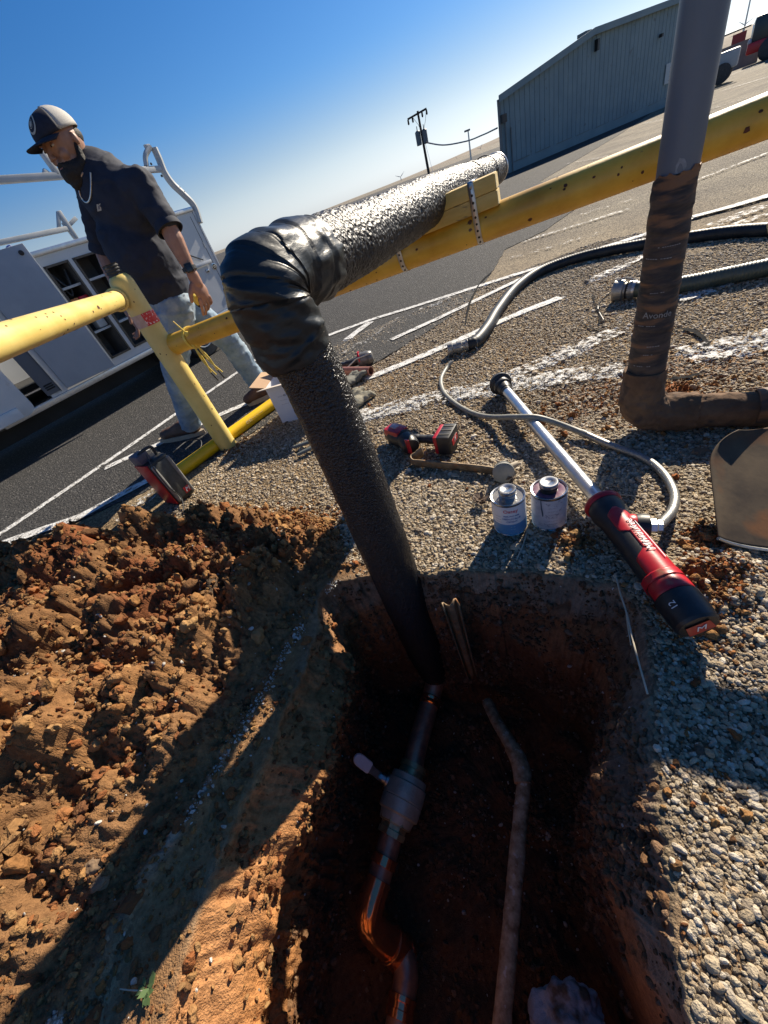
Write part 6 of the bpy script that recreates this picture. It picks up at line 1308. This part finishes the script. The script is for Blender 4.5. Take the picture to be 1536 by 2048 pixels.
# cab with rear corner
cs = side(64, 800)[0]; print('CS', cs, sBodyL)
cab = MB(); cab.box(T3(cs+.95, ZB+.33, -Wt/2+.02), (1.9, Wt, .78), Rk, .10); cab.build('cab_body', WHT, trk, 50); cab = MB(); cab.box(T3(cs+.95, ZB+.88, -Wt/2), (1.3, Wt-.2, .55), Rk, .16); cab.build('cab_roof', WHT, trk, 50)
mb = MB(); mb.box(T3(cs+.95, ZB+.86, .0-.09), (.95, .02, .34), Rk, .05); mb.build('cab_window', GLS, trk); mb = MB(); mb.box(T3(cs+.9, ZB+.02, .025), (1.5, .03, .10), Rk, .012); mb.build('running_board', WHT, trk)
for s in (cs+.42, cs+1.3): mb = MB(); mb.box(T3(s, ZB+.38, .0225), (.006, .004, .62), Rk); mb.build('door_gap', UNDER, trk)
# ladder rack
RK = mat('rack_paint', (.46, .48, .47), (.54, .55, .54), .35, scale=8, bump=.05)
def rk(px, py, o=0.): s, z = side(px, py, o); return T3(s, z, o)
def tubeR(nm, pts, r, n=8, sq=1.): q = MB(); q.tube(catmull(pts, 6) if len(pts) > 2 else pts, r, n, True, sq); return q.build(nm, RK, trk, 30)
tubeR('rack_upright', [rk(400, 446), rk(388, 412), rk(366, 388), rk(345, 368), rk(329, 345), rk(318, 318), rk(308, 296)], .038)
tubeR('rack_horn', [rk(293, 333), rk(291, 312), rk(300, 293)], .026); bar2('rack_tip', rk(289, 293), rk(300, 292), .03, .03, RK)
bar2('rack_side_rail', rk(322, 338), rk(-60, 364), .05, .055, RK)
bar2('rack_upright', rk(118, 352), rk(82, 302), .05, .05, RK); bar2('rack_gusset', rk(85, 342), rk(98, 350), .04, .05, RK)
o_ = -1.1
bar2('rack_side_rail', rk(135, 457, o_), rk(-80, 502, o_), .05, .05, RK); bar2('rack_upright', rk(153, 478, o_), rk(116, 422, o_), .05, .05, RK); bar2('rack_horn', rk(118, 458, o_), rk(116, 424, o_), .035, .035, RK); bar2('rack_brace', rk(133, 455, o_), rk(152, 436, o_), .04, .04, RK); bar2('rack_brace', rk(125, 445, o_), rk(148, 475, o_), .03, .03, RK)
for px, py in ((352, 376), (361, 385)): mb = MB(); mb.caps(rk(px, py, .02), rk(px+8, py-2, .03), .006, .005); mb.build('rack_hook', BLK, trk)
for px, py in ((302, 328), (323, 352)): mb = MB(); mb.lathe(rk(px, py, .026), tn, [(0, .012), (.006, .012)], 10); mb.build('rack_bolt', BLK, trk)
mb = MB(); mb.tube(catmull([rk(12, 505, -.1), rk(14, 494, -.1), rk(22, 492, -.1), rk(30, 508, -.1)], 6), .006, 6); mb.build('lid_wire', mat('blue_wire', (.02, .05, .3), rough=.5), trk)
# ================================================================== THE MAN
from mathutils.bvhtree import BVHTree
SKIN = mat('skin', (.30, .155, .10), (.36, .19, .125), .5, scale=30, bump=.12, bscale=160, bdist=.001)
SHIRT = mat('navy_shirt', (.012, .016, .030), (.022, .027, .044), .85, scale=14, bump=.3, bscale=30, bdist=.004)
JEAN = mat('faded_jeans', (.12, .19, .27), (.27, .36, .44), .85, scale=9, bump=.4, bscale=24, bdist=.006, c3=(.40, .46, .50), s3=6, r3=(.54, .68))
BOOT = mat('brown_boot', (.075, .035, .022), (.12, .06, .035), .6, scale=20, bump=.3); SOLE = mat('tan_sole', (.34, .28, .20), (.42, .35, .26), .8, scale=30)
HAIR = mat('black_beard', (.010, .008, .007), (.022, .017, .014), .7, scale=120, bump=.9, bscale=260, bdist=.004)
CAPN = mat('navy_cap', (.010, .012, .024), (.018, .020, .034), .8, scale=60, bump=.3, bscale=300); CAPW = mat('cream_cap_mesh', (.42, .40, .36), (.50, .48, .44), .8, scale=200, bump=.6, bscale=380)
man = thing('person', G(370, 880), 'bearded man in dark cap, navy shirt and faded jeans walking beside the truck', 'person')
Y0 = 2.95
hc = PY(130, 292, 2.96); hu = Vector((-.10, -.06, 1)).normalized(); hf = Vector((-.58, -.82, -.34)); hf = (hf-hu*hf.dot(hu)).normalized(); hf = (hf-hu*.02).normalized(); hu = (hu-hf*hu.dot(hf)).normalized(); hl = hu.cross(hf)
HR = Matrix((hf, hl, hu)).transposed(); HS = 1.14
def HL(x, y, z): return hc+HR @ Vector((x*HS, y*HS, z*HS))
S_l, E_l, W_l = PY(283, 372, 2.86), PY(335, 452, 2.78), PY(383, 545, 2.74)
S_r, E_r, W_r = PY(180, 362, 3.16), PY(205, 500, 3.22), PY(252, 610, 3.16)
nk = PY(190, 345, 2.99); ch = PY(232, 398, 3.0); be = PY(278, 500, 2.99); pv = PY(325, 588, 3.02)
Hp_l, K_l, A_l = PY(352, 612, 2.94), PY(350, 735, 2.86), PY(378, 838, 2.95)
Hp_r, K_r, A_r = PY(372, 615, 3.10), PY(455, 678, 3.15), PY(522, 775, 3.28)
lat = (S_l-S_r).normalized(); fwd = Vector((0, 0, 1)).cross(lat); fwd = fwd if fwd.dot(hf) > 0 else -fwd
TR3 = Matrix((lat, fwd, Vector((0, 0, 1)))).transposed()
mb = MB()
mb.ell(HL(0, 0, .02), (.092*HS, .075*HS, .098*HS), HR, 24, 16); mb.ell(HL(.022, 0, -.06), (.066*HS, .056*HS, .062*HS), HR); mb.ell(HL(.060, 0, -.092), (.022, .024, .018), HR)
mb.caps(HL(.088, 0, .012), HL(.102, 0, -.024), .009, .0125); mb.ell(HL(.098, .013, -.028), (.010, .008, .008), HR); mb.ell(HL(.098, -.013, -.028), (.010, .008, .008), HR)
mb.ell(HL(.080, .030, .028), (.014, .026, .008), HR); mb.ell(HL(.080, -.030, .028), (.014, .026, .008), HR)
for s in (-1, 1): mb.ell(HL(.060, .038*s, -.028), (.024, .022, .024), HR); mb.ell(HL(-.008, .080*s, -.002), (.015, .009, .026), HR); mb.ell(HL(.078, .030*s, .008), (.012, .014, .009), HR)
mb.ell(HL(.084, 0, -.058), (.014, .022, .006), HR); mb.ell(HL(.084, 0, -.068), (.013, .019, .007), HR)
mb.caps(HL(-.025, 0, -.05), nk+Vector((0, .0, .0)), .058, .068)
mb.ell(ch, (.19, .125, .20), TR3); mb.ell(be, (.17, .14, .20), TR3); mb.ell(pv, (.17, .13, .13), TR3); mb.caps(nk, ch, .07, .13)
for S, E, W in ((S_l, E_l, W_l), (S_r, E_r, W_r)): mb.caps(S, E, .060, .048); mb.caps(E, E.lerp(W, .3), .047, .050); mb.caps(E.lerp(W, .3), W, .050, .030); mb.caps(ch.lerp(S, .5), S, .09, .065)
for Hp, K, A in ((Hp_l, K_l, A_l), (Hp_r, K_r, A_r)): mb.caps(Hp, K, .085, .058); mb.caps(K, K.lerp(A, .35), .055, .058); mb.caps(K.lerp(A, .35), A, .058, .040)
# hands
def hand(mb, W, d, pn, thumb, sc=1.1):      # d along hand, pn palm normal
    d = d.normalized(); s = pn.cross(d).normalized()*thumb; pn = d.cross(s).normalized()
    R = Matrix((d, s, pn)).transposed(); P = lambda x, y, z: W+(d*x+s*y+pn*z)*sc
    mb.caps(P(-.02, 0, 0), P(.02, 0, 0), .030*sc, .030*sc); mb.ell(P(.055, 0, 0), (.052*sc, .043*sc, .020*sc), R)
    for k, (y, L) in enumerate(((.033, .070), (.011, .080), (-.011, .074), (-.032, .058))):
        b = .25+.18*k; p0 = P(.092, y, 0); p1 = p0+(d*math.cos(b*.5)+pn*math.sin(b*.5)+s*y*7).normalized()*L*.45*sc; p2 = p1+(d*math.cos(b*1.4)+pn*math.sin(b*1.4)+s*y*4).normalized()*L*.32*sc; p3 = p2+(d*math.cos(b*2)+pn*math.sin(b*2)).normalized()*L*.25*sc
        mb.caps(p0, p1, .0105*sc, .0095*sc); mb.caps(p1, p2, .0095*sc, .0085*sc); mb.caps(p2, p3, .0085*sc, .0075*sc)
    t0 = P(.02, .030, .004); t1 = P(.055, .062, .012); t2 = P(.085, .070, .020); mb.caps(t0, t1, .015*sc, .012*sc); mb.caps(t1, t2, .012*sc, .009*sc)
dl = (PY(412, 602, 2.73)-W_l); hand(mb, W_l+dl.normalized()*.035, dl, (CAM-W_l).normalized()*-.6+Vector((-.8, .2, 0)), 1)
dr_ = (PY(275, 655, 3.12)-W_r); hand(mb, W_r+dr_.normalized()*.03, dr_, Vector((.8, .3, 0)), -1)
me = remeshed(mb, .0042, 3); me.materials.append(SKIN); body = link('body', me, man, 180)
# face details
EYE = mat('eye_dark', (.02, .015, .012), rough=.2); EYW = mat('eye_white', (.42, .38, .35), rough=.4); LIP = mat('lips', (.30, .12, .09), rough=.5)
for s in (-1, 1):
    mb = MB(); mb.ell(HL(.080, .031*s, .006), (.009, .013, .0055), HR); e_ = mb.build('eye', EYW, man); mb = MB(); mb.ell(HL(.0875, .031*s, .0045), (.003, .005, .004), HR); mb.build('iris', EYE, e_)
    mb = MB(); mb.tube([HL(.091, .012*s, .024), HL(.093, .030*s, .031), HL(.080, .052*s, .026)], [.004, .005, .003], 8); mb.build('eyebrow', HAIR, man)
mb = MB(); mb.ell(HL(.092, 0, -.062), (.008, .019, .0045), HR); mb.build('lips', LIP, man)
mb = MB(); mb.ell(HL(.030, 0, -.085), (.076*HS, .066*HS, .055*HS), HR); mb.ell(HL(.056, 0, -.110), (.050, .046, .045), HR); mb.ell(HL(.086, 0, -.088), (.022, .034, .018), HR)
for s in (-1, 1): mb.caps(HL(.002, .069*s, -.015), HL(.012, .062*s, -.062), .009, .022); mb.caps(HL(.02, .064*s, -.07), HL(.06, .03*s, -.095), .022, .024); mb.caps(HL(.094, .006*s, -.046), HL(.080, .032*s, -.064), .006, .009); mb.caps(HL(.080, .032*s, -.064), HL(.07, .035*s, -.085), .009, .012)
me = remeshed(mb, .005, 2, lambda co: .004*fbm(co, 60, 2, 3)); me.materials.append(HAIR); link('beard', me, man, 180)
mb = MB(); mb.ell(HL(-.040, 0, .015), (.068, .080, .050), HR); mb.build('hair', HAIR, man)
# cap
def capv(a, e, r=1.0): return HL((.100*math.cos(a)*math.cos(e)-.004)*r, .086*math.sin(a)*math.cos(e)*r, .045+.077*math.sin(e)*r-.004*math.cos(a))
def capseg(a0, a1, nm, mt, off=1.0):
    q = MB(); q.grid(lambda u, v: capv(math.radians(a0+(a1-a0)*u), math.radians(-8+97*v), off), 24, 12); o = q.build(nm, mt, man, 80, False); m_ = o.modifiers.new('s', 'SOLIDIFY'); m_.thickness = .003; m_.offset = 1; return o
capseg(-68, 68, 'cap_front', CAPN, 1.008); capseg(68, 292, 'cap_mesh', CAPW)
mb = MB(); mb.ell(capv(0, math.radians(89)), (.008, .008, .005), HR); mb.build('cap_button', CAPN, man)
q = MB()
def brim(u, v):
    a = math.radians(-62+124*u); r0 = .100; x = r0*math.cos(a); y = .086*math.sin(a); ext = .078*math.cos(a*1.15)*v
    return HL(x+ext, y*(1-.08*v), .036-.004*math.cos(a)-.04*ext*1.0-1.6*y*y-.10*v*.12)
q.grid(brim, 24, 8); o = q.build('cap_brim', CAPN, man, 80, False); m_ = o.modifiers.new('s', 'SOLIDIFY'); m_.thickness = .004
PATW = mat('cream_patch', (.48, .44, .36), rough=.8)
def oval(r0, r1, off, nm, mt):
    q = MB(); q.grid(lambda u, v: (lambda an, r: capv(math.radians(2)+r*math.cos(an)*.36, math.radians(34)+r*math.sin(an)*.42, off))(6.2832*u, r0+(r1-r0)*v), 26, 3); return q.build(nm, mt, man, 60, False)
oval(.0, 1.0, 1.045, 'cap_patch', CAPN); oval(.78, 1.0, 1.055, 'patch_ring', PATW); oval(.0, .30, 1.055, 'patch_emblem', PATW)
for k in range(5): oval(.40+.0*k, .46, 1.055, 'patch_emblem', PATW) if k == 0 else None
# clothes
mb = MB(); mb.ell(ch, (.225, .165, .225), TR3); mb.ell(be, (.205, .185, .22), TR3); mb.ell(be.lerp(pv, .6), (.205, .180, .16), TR3); mb.ell(pv+Vector((0, 0, .02)), (.195, .165, .10), TR3)
mb.caps(nk-Vector((0, 0, .03)), ch, .085, .15)
for S, E in ((S_l, E_l), (S_r, E_r)): mb.caps(ch.lerp(S, .45), S, .12, .085); mb.caps(S, S.lerp(E, .86), .078, .070)
me = remeshed(mb, .011, 5, lambda co: .010*fbm(co*np.array([1, 1, .7]), 6, 3, 3)+.05*np.maximum(.14-np.abs(fbm(co*np.array([1, 1, 1.8])+co[:, :1]*.4, 6, 2, 17)), 0)+.02*np.maximum(.1-np.abs(fbm(co*np.array([1, 1, 2.2]), 13, 2, 57)), 0))
me.materials.append(SHIRT); shirt = link('shirt', me, man, 180)
def bvh(me): return BVHTree.FromPolygons([v.co.copy() for v in me.vertices], [tuple(p.vertices) for p in me.polygons])
tv_ = bvh(me)
def onshirt(px, py, off=.004):
    d = ray(px, py).normalized(); h, n, i, t = tv_.ray_cast(CAM, d); return (h-d*off, n) if h else (CAM+d*3.0, -d)
mb = MB()
for S, E in ((S_l, E_l), (S_r, E_r)):
    d = (E-S).normalized(); mb.lathe(S.lerp(E, .88)-d*.0, d, [(0, .062), (.03, .072), (.050, .073), (.051, .068), (.02, .062)], 28, False)
mb.build('sleeve_hem', SHIRT, man)
colr = (nk+HL(-.02, 0, -.06))/2; d = (HL(-.02, 0, -.05)-nk).normalized(); mb = MB(); mb.lathe(nk-d*.02, d, [(0, .095), (.03, .082), (.038, .080), (.036, .074), (.02, .078)], 28, False); mb.build('collar', SHIRT, man)
pk = [(178, 330), (166, 345), (158, 365), (160, 388), (168, 402), (176, 404), (181, 392), (182, 370), (181, 345)]
mb = MB(); mb.tube(catmull([onshirt(*p, .006)[0] for p in pk[1:]], 6), .0042, 8); mb.build('neck_chain', mat('silver_chain', (.6, .6, .58), rough=.3, metal=.8), man)
cs_ = [onshirt(*p, .003)[0] for p in ((193, 409), (201, 407), (203, 421), (195, 423))]; mb = MB(); mb.add(cs_, [(0, 1, 2, 3)]); mb.build('pocket_label', mat('tan_label', (.50, .46, .40), rough=.7), man, 0)
cs_ = [onshirt(*p, .0045)[0] for p in ((196, 412), (199, 411), (200, 418), (197, 419))]; mb = MB(); mb.add(cs_, [(0, 1, 2, 3)]); mb.build('label_mark', TXT, man, 0)
mb = MB(); mb.ell(pv+Vector((0, 0, -.02)), (.19, .160, .125), TR3)
for Hp, K, A, f_ in ((Hp_l, K_l, A_l, 1), (Hp_r, K_r, A_r, 1)):
    mb.caps(Hp, K, .112, .086); mb.caps(K, K.lerp(A, .5), .084, .080); mb.caps(K.lerp(A, .5), A+(A-K).normalized()*.035, .080, .078)
me = remeshed(mb, .010, 4, lambda co: .010*fbm(co, 7, 3, 31)+.06*np.maximum(.13-np.abs(fbm(co*np.array([1, 1, 2.4]), 7, 2, 37)), 0)+.03*np.maximum(.1-np.abs(fbm(co*np.array([1, 1, 2.2]), 16, 2, 47)), 0)); me.materials.append(JEAN); link('jeans', me, man, 180)
# boots
def boot(heel, toe, ank, nm):
    d = (toe-heel); d.z = 0; L_ = d.length; d.normalize(); s = Vector((0, 0, 1)).cross(d); R = Matrix((d, s, Vector((0, 0, 1)))).transposed(); b = Vector((heel.x, heel.y, 0))
    P = lambda x, y, z: b+d*x+s*y+Vector((0, 0, z))
    mb = MB(); mb.ell(P(L_*.78, 0, .055), (.075, .050, .045), R); mb.caps(P(.05, 0, .07), P(L_*.7, 0, .065), .050, .046); mb.caps(P(.05, 0, .07), ank, .052, .056); mb.caps(P(L_*.35, 0, .10), P(L_*.6, 0, .075), .045, .038)
    me = remeshed(mb, .008, 3, lambda co: .002*fbm(co, 20, 3, 3)); me.materials.append(BOOT); o = link('boot', me, man, 180)
    mb = MB(); prof = []; n = 20; vs = []
    for k in range(n): a = 6.2832*k/n; x = L_*.5+(L_*.56)*math.cos(a); y = (.050+.006*math.cos(a))*math.sin(a)*1.0; vs.append(P(x, y, .004))
    mb.prism(vs, (0, 0, .034)); mb.build('sole', SOLE, o, 30)
    for k in range(4): mb = MB(); mb.tube([P(L_*.38+.022*k, -.03, .125-.012*k), P(L_*.38+.022*k, .03, .125-.012*k)], .003, 6); mb.build('lace', SOLE, o)
boot(G(408, 868), G(328, 884), A_l, 'l')
boot(G(538, 808), G(500, 806), A_r+Vector((0, 0, -.02)), 'r') if False else boot(G(545, 792), G(500, 812), A_r, 'r')
# watch, tape measure
d = (W_l-E_l).normalized(); mb = MB(); mb.lathe(W_l-d*.030, d, [(0, .034), (.002, .040), (.022, .040), (.024, .034)], 24, False); wt = mb.build('watch', BLK, man)
toc = (CAM-W_l); toc = (toc-d*toc.dot(d)).normalized(); mb = MB(); mb.box(W_l-d*.018+toc*.042, (.046, .042, .012), Matrix((d, toc.cross(d), toc)).transposed(), .006); mb.build('watch_case', BLK, wt); mb = MB(); mb.box(W_l-d*.018+toc*.049, (.034, .030, .002), Matrix((d, toc.cross(d), toc)).transposed(), .001); mb.build('watch_face', GLS, wt)
tp = PY(392, 598, 2.80); tm_ = thing('tape_measure', tp, 'yellow tape measure sticking out of the jeans pocket by the left hand', 'tape measure')
mb = MB(); mb.box(tp, (.030, .062, .062), Matrix.Rotation(.5, 3, 'Z') @ Matrix.Rotation(.4, 3, 'X'), .010); mb.build('case', YT, tm_); mb = MB(); mb.box(tp-Vector((-.002, .0, .032)), (.033, .05, .012), Matrix.Rotation(.5, 3, 'Z') @ Matrix.Rotation(.4, 3, 'X'), .004); mb.build('end_strip', BLK, tm_)
